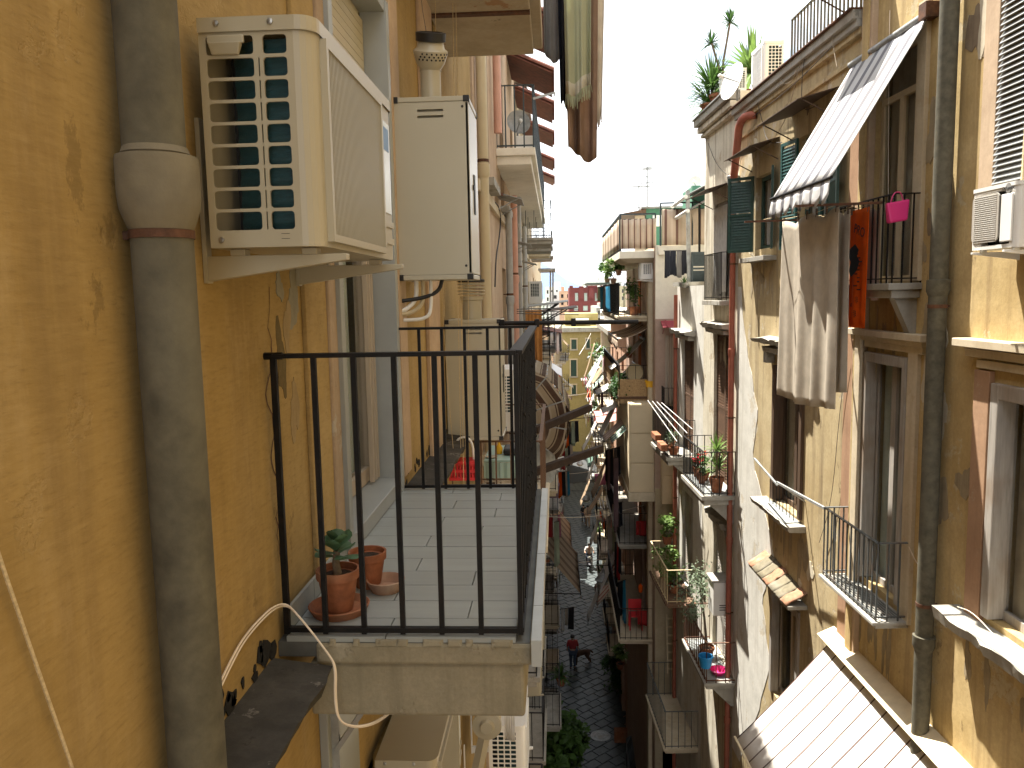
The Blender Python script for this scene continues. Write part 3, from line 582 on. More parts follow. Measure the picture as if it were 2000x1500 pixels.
def cable(name, label, pts, r, mat, group=None, seg=5, sub=3, parent=None, cat='cable'):
    """Rope or wire: the points smoothed into a round tube."""
    P = [Vector(p) for p in pts]
    for _ in range(sub if len(P) > 2 else 0):
        Q = [P[0]]
        for a, b in zip(P, P[1:]): Q += [a.lerp(b, .25), a.lerp(b, .75)]
        P = Q+[P[-1]]
        if len(P) > 120: break
    mb = MB().tube(P, r, seg)
    if parent: return mb.build(name, M_(mat), parent, smooth=60)
    return mb.build(name, M_(mat), None, label, cat, group, smooth=60)
def rrect(cx, cy, hw, hh, r, n=3):
    out = []
    for sx, sy, a0 in ((1, 1, 0), (-1, 1, 90), (-1, -1, 180), (1, -1, 270)):
        for k in range(n+1):
            a = math.radians(a0+90*k/n); out.append((cx+sx*(hw-r)+r*math.cos(a), cy+sy*(hh-r)+r*math.sin(a)))
    return out
def holeplate(mb, P, cells, th):
    """Plate of rectangular cells, each with an optional rounded hole: cells = (x0,x1,y0,y1, hole or None); P(x,y,depth) -> point."""
    for x0, x1, y0, y1, h in cells:
        if not h: mb.face([P(x0, y0, 0), P(x1, y0, 0), P(x1, y1, 0), P(x0, y1, 0)]); continue
        hx0, hx1, hy0, hy1, r = h; cx, cy = (hx0+hx1)/2, (hy0+hy1)/2
        inn = rrect(cx, cy, (hx1-hx0)/2, (hy1-hy0)/2, r); outr = []
        cs = ((x1, y1), (x0, y1), (x0, y0), (x1, y0)); n = len(inn)//4
        for q in range(4): outr += [cs[q]]*n
        m = len(inn)
        for k in range(m):
            j = (k+1) % m
            a, b = inn[k], inn[j]; c, e = outr[j], outr[k]
            pts = [P(*a, 0), P(*b, 0), P(*c, 0)]
            if c != e: pts.append(P(*e, 0))
            mb.face(pts)
            mb.face([P(*a, 0), P(*b, 0), P(*b, th), P(*a, th)])
def patch(t, F, u, z, ru, rz, mat, seed, d=.004, name='plaster_patch', n=22, d0=0):
    """Irregular patch where the coat has come off or been repaired, a thin raised skin of its own."""
    rr = random.Random(seed); mb = MB(); k1, k2 = rr.uniform(0, 6), rr.uniform(0, 6)
    p = []
    for k in range(n):
        a = 6.283*k/n; q = 1+.28*math.sin(2*a+k1)+.2*math.sin(3*a+k2)+rr.uniform(-.16, .16); p.append((u+ru*q*math.cos(a), z+rz*q*math.sin(a)))
    c = F.pt(u, d0+d, z)
    for k in range(n):
        (a, b), (e, f) = p[k], p[(k+1) % n]
        mb.face([c, F.pt(a, d0+d, b), F.pt(e, d0+d, f)]); mb.face([F.pt(a, d0+d, b), F.pt(e, d0+d, f), F.pt(e, d0+.0005, f), F.pt(a, d0+.0005, b)])
    return mb.build(name, M_(mat), t)
def lettering(txt, size, loc, rot, parent, mat='ink', ext=.0008):
    c = bpy.data.curves.new('lettering', 'FONT'); c.body = txt; c.size = size; c.extrude = ext; c.align_x = 'CENTER'; c.align_y = 'CENTER'
    o = bpy.data.objects.new('lettering_curve', c); COL.objects.link(o); bpy.context.view_layer.update()
    me = bpy.data.meshes.new_from_object(o.evaluated_get(bpy.context.evaluated_depsgraph_get())); bpy.data.objects.remove(o); me.materials.clear(); me.materials.append(M_(mat))
    return inst('lettering', me, loc, parent, rot)
# ---------------------------------------------------------------- outdoor air-conditioner
def ac_unit(label, F, u0, u1, d0, d1, z0, z1, mat='enamel', rows=9, simple=False, group='air-conditioner outdoor units', face='near', bracket=True, grille='round', name='air_conditioner'):
    t = thing(name, label, 'air conditioner', F.pt((u0+u1)/2, d0, z0), group)
    W_, H_ = d1-d0, z1-z0; m = M_(mat); R_ = min(.05, W_*.2)
    # plan outline: near side, rounded front corners, front, far side
    n = 5; c1 = [(u0+R_-R_*math.cos(a), d1-R_+R_*math.sin(a)) for a in [math.pi/2*k/n for k in range(n+1)]]
    c2 = [(u1-R_+R_*math.sin(a), d1-R_+R_*math.cos(a)) for a in [math.pi/2*k/n for k in range(n+1)]]
    zl = z1-H_*.055
    mb = MB()
    path = c1
    for (a, b), (c, e) in zip(path, path[1:]): mb.face([F.pt(a, b, z0), F.pt(c, e, z0), F.pt(c, e, zl), F.pt(a, b, zl)])
    for (a, b), (c, e) in zip(c2, c2[1:]): mb.face([F.pt(a, b, z0), F.pt(c, e, z0), F.pt(c, e, zl), F.pt(a, b, zl)])
    gu0, gu1 = u0+R_+.03, u0+(u1-u0)*.74; gz0, gz1 = z0+H_*.06, zl-H_*.05
    facade(mb, F, u0+R_, u1-R_, z0, zl, [(gu0, gu1, gz0, gz1)], .06, d1)
    mb.face([F.pt(u1, d0, z0), F.pt(u1, d1-R_, z0), F.pt(u1, d1-R_, zl), F.pt(u1, d0, zl)])
    mb.face([F.pt(u0, d0, z0), F.pt(u1, d0, z0), F.pt(u1, d0, zl), F.pt(u0, d0, zl)])
    mb.face([F.pt(u0, d0, z0)]+[F.pt(a, b, z0) for a, b in c1+c2]+[F.pt(u1, d0, z0)])
    # near side with the coil openings
    P = lambda x, y, o: F.pt(u0+o, d0+x, z0+y)
    sw = W_-R_
    if not simple:
        xs = [0, sw*.09, sw*.565, sw*.635, sw*.97]; xs = [0, sw*.05, sw*.6, sw*.66, sw*.94, sw]
        ys = [H_*.07+(H_*.86)*k/rows for k in range(rows+1)]
        cells = [(0, sw, 0, ys[0], None), (0, sw, ys[-1], zl-z0, None)]
        for k in range(rows):
            a, b = ys[k], ys[k+1]; g = (b-a)*.075
            cells += [(xs[0], xs[1], a, b, None), (xs[1], xs[2], a, b, (xs[1]+.006, xs[2]-.006, a+g, b-g, .009)), (xs[3], xs[4], a, b, (xs[3]+.004, xs[4]-.003, a+g, b-g, .009)), (xs[4], xs[5], a, b, None)]
            cells += [(xs[2], xs[3], a, b, (xs[2]+.0055, xs[3]-.0055, a+g, b-g, .002) if k < rows-1 else None)]
        holeplate(mb, P, cells, .006)
    else:
        cols = 4; ys = [H_*.3+(H_*.6)*k/rows for k in range(rows+1)]; xs = [sw*.1+sw*.8*k/cols for k in range(cols+1)]
        cells = [(0, sw, 0, ys[0], None), (0, sw, ys[-1], zl-z0, None), (0, xs[0], ys[0], ys[-1], None), (xs[-1], sw, ys[0], ys[-1], None)]
        for k in range(rows):
            for j in range(cols): cells.append((xs[j], xs[j+1], ys[k], ys[k+1], (xs[j]+.006, xs[j+1]-.006, ys[k]+.006, ys[k+1]-.006, .004)))
        holeplate(mb, P, cells, .006)
    mb.build('casing', m, t, smooth=35)
    # lid
    lid = MB(); o = .006
    ring = [(u0-o, d0)]+[(a-o if a < (u0+u1)/2 else a+o, b+o) for a, b in c1+c2]+[(u1+o, d0)]
    lid.face([F.pt(a, b, z1) for a, b in ring])
    for (a, b), (c, e) in zip(ring, ring[1:]): lid.face([F.pt(a, b, zl-.004), F.pt(c, e, zl-.004), F.pt(c, e, z1), F.pt(a, b, z1)])
    lid.build('lid', m, t, smooth=35)
    # coil behind the openings
    MB().grid(lambda a, b: F.pt(u0+.03+.05*(1-a)**3+.004*math.sin(b*60), d0+W_*(.2+.68*a), z0+H_*(.05+.87*b)), 6, 60).build('coil', M.coil, t, smooth=50)
    MB().box(F, u0+.16, u1-.02, d0+.02, d1-.08, z0+.01, zl-.01).build('inner_block', M.plastic_black, t)
    # front grille: frame and fine wires
    gr = MB(); n = 26 if simple else 46
    for k in range(n+1):
        u = gu0+(gu1-gu0)*k/n; gr.bar(F.pt(u, d1+.012, gz0), F.pt(u, d1+.012, gz1), .0038, .0038)
    for k in range(10):
        z = gz0+(gz1-gz0)*k/9; gr.bar(F.pt(gu0, d1+.010, z), F.pt(gu1, d1+.010, z), .003, .003)
    for a, b, c, e in ((gu0-.02, gu1+.02, gz0-.02, gz0), (gu0-.02, gu1+.02, gz1, gz1+.02), (gu0-.02, gu0, gz0, gz1), (gu1, gu1+.02, gz0, gz1)): gr.box(F, a, b, d1-.002, d1+.018, c, e)
    gr.build('grille', m, t)
    fan = MB(); fc = F.pt((gu0+gu1)/2, d1-.05, (gz0+gz1)/2); fr = min(gu1-gu0, gz1-gz0)*.46; nx = Vector((F.n[0], F.n[1], 0)); tx = Vector((F.t[0], F.t[1], 0)); zx = Vector((0, 0, 1))
    for k in range(3):
        a = 2.09*k; pts = []
        for q, r_ in ((-.5, .25), (-.42, 1), (.42, 1), (.5, .25)): pts.append(fc+(tx*math.cos(a+q)+zx*math.sin(a+q))*fr*r_+nx*.02*q)
        fan.face(pts)
    fan.lathe(fc, [(fr*.25, -.02), (fr*.25, .02), (0.001, .035)], 12, nx); fan.build('fan', M.plastic_black, t)
    if bracket:
        for u in (u0+.07, u1-.12):
            br = MB(); br.box(F, u-.016, u+.016, .001, .014, z0-.09, z0+H_*.6)
            br.hexa([F.pt(u-.016, .014, z0-.085), F.pt(u+.016, .014, z0-.085), F.pt(u+.016, d1+.05, z0-.035), F.pt(u-.016, d1+.05, z0-.035), F.pt(u-.016, .014, z0-.018), F.pt(u+.016, .014, z0-.018), F.pt(u+.016, d1+.05, z0-.018), F.pt(u-.016, d1+.05, z0-.018)])
            br.box(F, u-.02, u+.02, d0+.03, d0+.07, z0-.018, z0-.001); br.box(F, u-.02, u+.02, d1-.07, d1-.03, z0-.018, z0-.001)
            br.build('wall_bracket', m, t, bevel=.002)
    return t
# ---------------------------------------------------------------- boiler cabinet
def boiler(label, F, u0, u1, d1, z0, z1, flue=None):
    t = thing('boiler_cabinet', label, 'boiler', F.pt((u0+u1)/2, .01, z0), 'boiler cabinets on the left facade'); m = M.boilerm; e = .03
    mb = MB(); sl = [(z1-.085, z1-.07), (z1-.12, z1-.105)]
    P = lambda x, y, o: F.pt(u0+o, .01+x, y); w = d1-.01; a, b = w*.31, w*.68
    cells = [(0, w, z0+e, sl[1][0]-.012, None), (0, w, sl[0][1]+.012, z1-e, None), (0, a, sl[1][0]-.012, sl[0][1]+.012, None), (b, w, sl[1][0]-.012, sl[0][1]+.012, None),
             (a, b, sl[1][0]-.012, (sl[1][1]+sl[0][0])/2, (a+.006, b-.006, sl[1][0], sl[1][1], .003)), (a, b, (sl[1][1]+sl[0][0])/2, sl[0][1]+.012, (a+.006, b-.006, sl[0][0], sl[0][1], .003))]
    holeplate(mb, P, cells, .03)
    mb.box(F, u0+.04, u1, .01, d1-.022, z0+e, z1-e); mb.face([F.pt(u0, .01, z0+e), F.pt(u0+.04, .01, z0+e), F.pt(u0+.04, .01, z1-e), F.pt(u0, .01, z1-e)])
    mb.face([F.pt(u0, d1-.022, z0+e), F.pt(u0+.04, d1-.022, z0+e), F.pt(u0+.04, d1-.022, z1-e), F.pt(u0, d1-.022, z1-e)])
    mb.build('body', m, t)
    MB().box(F, u0, u1, d1-.02, d1, z0+e+.003, z1-e-.003).build('door', m, t, bevel=.004)
    for z_0, z_1 in ((z0, z0+e-.002), (z1-e+.002, z1)): MB().box(F, u0-.004, u1+.004, .012, d1+.003, z_0, z_1).build('trim', m, t, bevel=.003)
    for u in (u0, u1-.02):
        for d in (.006, d1-.03):
            for z in (z0, z1-e): MB().box(F, u-.008, u+.028, d, d+.036, z-.003, z+e+.003).build('corner_cap', M.plastic_black, t, bevel=.003)
    for z in (z0+.08, z1-.06): MB().lathe(F.pt(u0-.001, d1-.035, z), [(.008, 0), (.006, .004), (0.001, .005)], 10, (-F.t[0], -F.t[1], 0)).build('screw_plug', M.plastic_black, t)
    hd = MB(); zc = (z0+z1)/2-.01; uc = u0+(u1-u0)*.42
    hd.box(F, uc, uc+.07, d1+.001, d1+.006, zc-.12, zc+.12); hd.box(F, uc-.05, uc-.02, d1+.001, d1+.008, zc+.02, zc+.05)
    hd.build('handle', M.plastic_black, t, bevel=.002)
    return t
# ================================================================ left side: the ochre house the picture is taken from
FL = 17.37
door = (3.36, 4.5, FL+.08, 20.05)
door_dn = (3.36, 4.5, 13.6, 16.2)
LB = building('apartment_building', 'ochre rendered house in shade, nearest on the left, with white balcony and grey drainpipe', LF, -16, 9.4, 24.4, 8, [door, door_dn, (6.2, 6.6, 19.8, 21.9)], M.ochre_left, .2)
# raised plaster band beside the door, marble jambs, threshold
mb = MB(); mb.box(LF, 2.93, 3.2, 0, .018, 17.4, 22.5); mb.build('plaster_band', M.ochre_left, LB, bevel=.004)
mb = MB(); mb.box(LF, 3.2, 3.33, 0, .03, 17.4, 20.3); mb.build('door_surround', plaster('surround_peel', (.34, .25, .17), (.42, .33, .24), (.22, .14, .08), (.44, .41, .35), .7, streak=.6, seed=31, scale=1.8), LB, bevel=.008)
mb = MB(); mb.box(LF, 4.72, 4.95, 0, .018, 17.4, 22.5); mb.build('plaster_band', M.pink_trim, LB, bevel=.004)
mb = MB(); mb.box(LF, 5.75, 6.3, 0, .03, 17.3, 22.5); mb.build('plaster_band', M.pink_trim, LB, bevel=.006)
MB().box(LF, 4.47, 4.53, -.1, .05, FL, 20.1).build('door_jamb', M.marble, LB, bevel=.003)
MB().box(LF, 3.3, 3.36, -.1, .05, FL, 20.1).build('door_jamb', M.marble, LB, bevel=.003)
MB().box(LF, 3.36, 4.47, -.1, .04, 20.04, 20.12).build('lintel', M.marble, LB, bevel=.003)
MB().box(LF, 3.36, 4.47, -.2, .045, FL+.005, FL+.085).build('threshold', M.marble, LB, bevel=.004)
w = window(LB, LF, (3.36, 4.46, FL+.09, 19.35), d=-.12, frame='wood_pale', pane='glass', curt='curtain_green', fw=.085, mull=1)
mb = MB()
for k, u in enumerate((4.30, 4.36, 4.42)): mb.box(LF, u, u+.02, -.1, -.075, FL+.1, 19.6)
mb.build('shutter_track', M.wood_pale, LB)
sh = MB().box(LF, 3.37, 4.46, -.13, -.1, 19.28, 20.048).build('roller_shutter', M.shutter, LB)
me = MB().box(LF, 3.37, 4.46, -.098, -.08, 19.3, 19.341).mesh('slat', M.shutter, LF.pt(3.37, -.09, 19.3))
for k in range(16): inst('slat', me, LF.pt(3.37, -.09, 19.3+k*.0435), sh)
# floor-level string course
def ledge(u0, u1, z, dep, seed, mat='ledge'):
    rr = random.Random(seed); n = int((u1-u0)/.06); e = [dep-rr.random()*.02 for _ in range(n+1)]; q = [rr.random()*.012 for _ in range(n+1)]
    mb = MB()
    for k in range(n):
        a, b = u0+(u1-u0)*k/n, u0+(u1-u0)*(k+1)/n
        mb.hexa([LF.pt(a, 0, z-.05), LF.pt(b, 0, z-.05), LF.pt(b, e[k+1]-.02, z-.05), LF.pt(a, e[k]-.02, z-.05), LF.pt(a, 0, z+.02), LF.pt(b, 0, z+.02), LF.pt(b, e[k+1], z-q[k+1]), LF.pt(a, e[k], z-q[k])])
    mb.build('string_course', M_(mat), LB)
    mb = MB()
    mb.hexa([LF.pt(u0, 0, z-.24), LF.pt(u1, 0, z-.24), LF.pt(u1, .02, z-.24), LF.pt(u0, .02, z-.24), LF.pt(u0, 0, z-.052), LF.pt(u1, 0, z-.052), LF.pt(u1, dep-.05, z-.052), LF.pt(u0, dep-.05, z-.052)])
    mb.build('string_course_moulding', M.ochre_left, LB)
ledge(-1, 2.46, 17.3, .22, 3); ledge(4.66, 6.68, 17.3, .22, 4)
# blistered black patches above the string course
rr = random.Random(12)
for k in range(44):
    u = rr.uniform(1.9, 2.55) if k < 17 else rr.uniform(4.8, 6.8); z = 17.33+abs(rr.gauss(0, .04)); n = 7; s = rr.uniform(.01, .04)
    p = [(u+s*1.4*math.cos(6.28*j/n)*rr.uniform(.4, 1.1), z+s*1.3*math.sin(6.28*j/n)*rr.uniform(.4, 1.2)) for j in range(n)]
    if all(q[1] > 17.3 for q in p):
        mb = MB(); mb.face([LF.pt(a, .004, b) for a, b in p])
        for j in range(n): (a, b), (c, e) = p[j], p[(j+1) % n]; mb.face([LF.pt(a, .001, b), LF.pt(c, .001, e), LF.pt(c, .004, e), LF.pt(a, .004, b)])
        mb.build('blistered_patch', M.blackmark, LB)
# crack in the plaster
cr = [(525, 560), (522, 640), (530, 690), (518, 770), (535, 850), (530, 905), (548, 960), (538, 1010), (545, 1080), (560, 1165)]
mb = MB()
for (a, b), (c, e) in zip(cr, cr[1:]):
    steps = 4
    for k in range(steps):
        jx = lambda q: (rr.gauss(0, 2.2))
        if k == 0: prev = (a, b)
        nx_ = (a+(c-a)*(k+1)/steps+(rr.gauss(0, 2.5) if k < steps-1 else 0), b+(e-b)*(k+1)/steps)
        u, z = LF.onw(*prev); u2, z2 = LF.onw(*nx_); wd = .0016*(1+1.8*rr.random())
        mb.face([LF.pt(u-wd, .0015, z), LF.pt(u+wd, .0015, z), LF.pt(u2+wd*.8, .0015, z2), LF.pt(u2-wd*.8, .0015, z2)]); prev = nx_
mb.build('crack', M.rust, LB)
for k, (x, y, ru, rz, mt) in enumerate(((548, 690, .045, .1, 'soot'), (552, 740, .03, .06, 'soot'), (572, 575, .06, .11, 'grey_render'), (560, 640, .035, .09, 'bare_render'), (575, 800, .04, .12, 'bare_render'), (598, 330, .03, .1, 'bare_render'), (545, 560, .03, .05, 'grey_render'))):
    u, z = LF.onw(x, y); patch(LB, LF, u, z, ru, rz, mt, 300+k, .0012+.0003*k)
# balcony above, seen from below
mb = MB(); mb.box(LF, 4.9, 7.55, 0, .86, 20.72, 20.9); mb.box(LF, 4.94, 7.5, .0, .78, 20.66, 20.718)
up = mb.build('balcony_slab', M.soffit, LB, bevel=.01)
MB().box(LF, 6.35, 6.42, 0, .78, 20.645, 20.665).build('soffit_joint', M.rust, up)
railing(LB, LF, 4.95, 7.5, 0, .82, 20.9, .95, .13, 'iron', .014, join=True)
# ---------------------------------------------------------------- the balcony in front
b0, b1, bd = 2.5, 4.6, .88
mb = MB(); mb.box(LF, b0+.004, b1, .13, bd, 17.275, 17.351); mb.box(LF, b0+.022, b1, .1, bd-.05, 17.085, 17.273)
slab = mb.build('balcony_slab', M.slab, LB, bevel=.012)
rr = random.Random(15)
for k in range(8):                       # broken mortar along the front edge of the tiles
    d = .14+k*.08+rr.uniform(0, .04); w_ = rr.uniform(.02, .075); MB().hexa([LF.pt(b0+.0-rr.random()*.004, d, 17.345), LF.pt(b0+.009, d, 17.345), LF.pt(b0+.009, d+w_, 17.345), LF.pt(b0+.001-rr.random()*.005, d+w_*.9, 17.345), LF.pt(b0+.001, d+.006, 17.361), LF.pt(b0+.009, d, 17.365), LF.pt(b0+.009, d+w_, 17.364), LF.pt(b0+.002, d+w_*.8, 17.36)]).build('edge_mortar', M.slab, slab)
MB().box(LF, b0+.012, b1, .002, bd-.03, 17.3, 17.3522).build('screed', M.grout, slab)
rr = random.Random(5); tm = {}
for k in range(13):
    u = b0+.008+k*.16; cut = .1+(.5 if k % 2 else .26)+rr.uniform(-.03, .03)
    for a, b in ((.03, cut), (cut, bd-.075)):
        key = round(b-a, 2)
        if u+.155 > b1: continue
        me = MB().box(LF, u+.002, u+.158, a+.002, b-.002, 17.353, FL).mesh('floor_tile', M.tile, LF.pt(u, a, 17.353)); inst('floor_tile', me, LF.pt(u, a, 17.353+rr.uniform(-.0006, .0006)), slab)
me = MB().box(LF, 0, .29, 0, .034, 0, .09).mesh('edge_tile', M.tile_edge, LF.pt(0, 0, 0))
for k in range(7): inst('edge_tile', me, LF.pt(b0-.03+k*.295, bd-.024, FL-.083+rr.uniform(-.003, .003)), slab)
me = MB().box(LF, 0, .3, 0, .012, 0, .08).mesh('skirting_tile', M.tile, LF.pt(0, 0, 0))
for k in range(3): inst('skirting_tile', me, LF.pt(b0+.03+k*.302, .018+.001*k, FL+.001), slab)
rl = railing(LB, LF, 2.53, 4.53, .03, .82, FL+.005, .94, .13, 'iron', .0165, .042, toph=.014, low=.014)
MB().tube([LF.pt(2.53, .0, FL+.945), LF.pt(2.53, .06, FL+.945)], .012, 8).build('wall_fixing', M.iron, rl)
mb = MB()                                          # paint blobs on the outer bars
for k in range(46):
    u = 2.53+.133*rr.randrange(1, 15); z = FL+rr.uniform(.1, .9); s = rr.uniform(.003, .006)
    mb.lathe(LF.pt(u+rr.uniform(-.006, .006), .832, z), [(0.001, -s*1.6), (s, 0), (0.001, s*1.6)], 6)
mb.build('flaking_paint', M.iron, rl, smooth=60, kind='stuff')
# clothes pole on the far rail
t = thing('clothes_pole', 'black iron clothes-line pole sticking out into the street from the balcony rail', 'clothes pole', LF.pt(4.6, .7, 18.33))
MB().tube([LF.pt(4.58, .62, 18.335), LF.pt(4.58, 1.42, 18.33)], .013, 10).build('pole', M.iron, t, smooth=40)
for d in (.64, .84, 1.05): MB().box(LF, 4.562, 4.598, d-.014, d+.014, 18.31, 18.356).build('clamp', M.iron, t, bevel=.004)
# ---------------------------------------------------------------- drainpipe
t = thing('drainpipe', 'thick grey cement drainpipe with a socket joint, nearest on the left wall', 'drainpipe', LF.pt(1.72, .085, 14))
pu, pd = 1.735, .083
MB().tube([LF.pt(pu, pd, 14), LF.pt(pu, pd, 18.69)], .0655, 32).build('pipe_section', M.asbestos, t, smooth=40)
MB().tube([LF.pt(pu, pd-.004, 18.7), LF.pt(pu, pd-.004, 24)], .0655, 32).build('pipe_section', M.asbestos, t, smooth=40)
MB().lathe(LF.pt(pu, pd, 0), [(.067, 18.655), (.074, 18.672), (.0835, 18.70), (.086, 18.73), (.086, 18.80), (.084, 18.812), (.0665, 18.815)], 32).build('socket', M.asbestos_pale, t, smooth=30)
mb = MB().lathe(LF.pt(pu, pd, 0), [(.069, 18.636), (.069, 18.654)], 28); mb.box(LF, pu-.012, pu+.012, 0, .03, 18.636, 18.654); mb.build('clamp', M.rust, t, smooth=35)
MB().lathe(LF.pt(pu, pd-.002, 0), [(.0665, 18.813), (.072, 18.818), (.0665, 18.832)], 28).build('mortar_ring', M.asbestos_pale, t, smooth=40)
# ---------------------------------------------------------------- air conditioner on the wall
A1 = ac_unit('cream air conditioner outdoor unit bracketed above the balcony beside the grey drainpipe', LF, 2.06, 3.02, .05, .345, 18.635, 19.21)
mb = MB(); mb.box(LF, 2.05, 2.06, .075, .17, 19.145, 19.166); mb.hexa([LF.pt(2.052, .085, 19.118), LF.pt(2.06, .085, 19.118), LF.pt(2.06, .155, 19.118), LF.pt(2.052, .155, 19.118), LF.pt(2.04, .08, 19.146), LF.pt(2.06, .08, 19.146), LF.pt(2.06, .165, 19.146), LF.pt(2.04, .165, 19.146)])
mb.build('carry_handle', M.enamel, A1, bevel=.003)
for d, z in ((.08, 18.655), (.1, 19.195), (.24, 19.195)): MB().lathe(LF.pt(2.059 if z < 19 else 2.053, d, z), [(.008, 0), (.0075, .003), (.002, .004)], 12, (0, -1, 0)).build('screw', M.steel, A1)
lb = MB().box(LF, 2.80, 2.96, .346, .3485, 18.80, 19.12).build('energy_label', surf('label_sky_blue', (.62, .68, .74), .25, var=.08), A1)  # label plate, with a sky reflection put into its pale blue
MB().box(LF, 2.82, 2.94, .3486, .3495, 19.02, 19.1).build('label_print', surf('label_print', (.1, .2, .4), .4), lb)
for z in (18.75, 18.69): MB().box(LF, 2.8, 2.98, .346, .35, z, z+.022).build('pressed_rib', M.enamel, A1)
mb = MB(); mb.box(LF, 2.0592, 2.0605, .24, .262, 18.655, 18.656); mb.box(LF, 2.0592, 2.0605, .24, .262, 18.668, 18.669); mb.build('moulded_mark', M.plastic_black, A1)
A2 = copy_tree(A1, A1.location+Vector((0, 1.5, -2.93)))
A2['label'] = 'cream air conditioner outdoor unit under the white balcony slab, seen from above'
# ---------------------------------------------------------------- boilers
B1 = boiler('white boiler cabinet with a perforated flue cowl, hung high above the balcony', LF, 4.76, 5.24, .455, 18.595, 19.655)
fd = .215; fu = 4.92
MB().tube([LF.pt(fu, fd, 19.655), LF.pt(fu, fd, 19.86)], .062, 20).build('flue_pipe', M.enamel, B1, smooth=40)
MB().lathe(LF.pt(fu, fd, 19.84), [(.066, 0), (.066, .03)], 20).build('flue_collar', M.enamel, B1, smooth=40)
ax = Vector((.1, -.35, 1)).normalized()
cw = MB().lathe(LF.pt(fu, fd, 19.85), [(.06, 0), (.085, .035), (.103, .09), (.104, .105), (.085, .12), (.075, .16), (.04, .19), (.001, .2)], 24, ax).build('flue_cowl', M.enamel, B1, smooth=40)
q = Vector((0, 0, 1)).rotation_difference(ax)
for row, (r_, h_) in enumerate(((.094, .06), (.099, .076), (.103, .092))):
    for k in range(7):
        a = math.radians(-125+k*16+row*8); p = LF.pt(fu, fd, 19.85)+q@Vector((r_*math.cos(a)*.985, r_*math.sin(a)*.985, h_)); nn = q@Vector((math.cos(a), math.sin(a), -.4))
        MB().lathe(p, [(.0055, 0), (.0055, .004), (.001, .0042)], 8, nn).build('vent_hole_disc', M.plastic_black, cw)  # raised black discs, coloured like the dark inside the cowl holes
MB().lathe(LF.pt(fu, fd, 19.85), [(.078, .155), (.088, .158), (.09, .205), (.07, .21), (.07, .16)], 24, ax).build('rain_cap', M.plastic_black, B1, smooth=40)
P0 = LF.pt
for i, (pts, r_, mt) in enumerate((([(4.85, .1, 18.6), (4.85, .1, 18.48), (4.82, .04, 18.42), (4.8, .0, 18.41)], .014, 'white_plastic'), ([(4.85, .14, 18.6), (4.85, .145, 18.46), (4.83, .08, 18.4), (4.8, .0, 18.39)], .013, 'pvc_cream'),
     ([(4.85, .19, 18.6), (4.85, .19, 18.44), (4.83, .17, 18.36), (4.82, .02, 18.355)], .011, 'white_plastic'), ([(4.86, .26, 18.6), (4.86, .24, 18.53), (4.84, .16, 18.49), (4.8, .0, 18.47)], .012, 'plastic_black'))):
    cable('pipe', None, [P0(*p) for p in pts], r_, mt, parent=B1, seg=8)
B2 = boiler('beige boiler cabinet hanging behind the balcony railing, lower of the two', LF, 6.7, 7.18, .48, 17.26, 18.29)
mb = MB().lathe(LF.pt(6.88, .22, 18.29), [(.09, 0), (.09, .16), (.1, .17), (.1, .2)], 20)
mb.build('flue_pipe', M.enamel, B2, smooth=40)
for k in range(4): MB().lathe(LF.pt(6.88, .22, 18.5+k*.028), [(.085, 0), (.118, .004), (.118, .014), (.085, .018)], 20).build('flue_ring', M.enamel, B2, smooth=40)
MB().lathe(LF.pt(6.88, .22, 18.61), [(.12, 0), (.12, .02), (.001, .05)], 20).build('flue_cap', M.plastic_black, B2, smooth=40)
# ---------------------------------------------------------------- pots on the balcony floor
def succulent(t, top):
    rr = random.Random(3)
    MB().tube([top, top+Vector((-.005, 0, .04)), top+Vector((.0, 0, .085))], [.016, .014, .012], 8).build('stem', M.stem, t, smooth=50)
    b0_ = top+Vector((0, 0, .06))
    for k in range(13):
        a = k*2.4+.5; el = -.15+k*.105; L = .075+.02*rr.random() if k < 9 else .06
        d = Vector((math.cos(a)*math.cos(el), math.sin(a)*math.cos(el), math.sin(el))); s = d.cross(Vector((0, 0, 1))).normalized(); nn = s.cross(d)
        p0 = b0_+Vector((0, 0, .004*k)); mb = MB(); n = 10
        prof = [(.0, .006), (.3, .014), (.6, .029), (.82, .03), (.95, .018), (1, .004)]
        for sd_ in (1, -1):
            mb.grid(lambda a_, b_: p0+d*L*prof[min(5, int(round(a_*5)))][0]+s*prof[min(5, int(round(a_*5)))][1]*(b_*2-1)+nn*(sd_*.005*(1-(b_*2-1)**2)*(1-abs(a_-.5))+L*.12*a_*a_), 5, 4)
        mb.build('leaf', M.leaf_succ, t, smooth=60)
pot('potted_succulent', 'terracotta pot with a fleshy green succulent on the balcony floor', LF.pt(2.72, .155, FL+.001), .075, .15, 'terracotta', succulent, saucer=.11, cat='potted plant', group=None)
t2 = pot('clay_pot', 'empty terracotta pot of dry soil standing behind the succulent', LF.pt(2.98, .2, FL+.001), .072, .14, 'terracotta', None, saucer=.0, cat='plant pot')
MB().lathe(LF.pt(2.93, .28, FL+.001), [(.055, 0), (.075, .045), (.072, .048), (.055, .012)], 20).build('clay_dish', M.terracotta_dry, None, 'small clay dish on the balcony tiles beside the terracotta pots', 'dish', smooth=40)
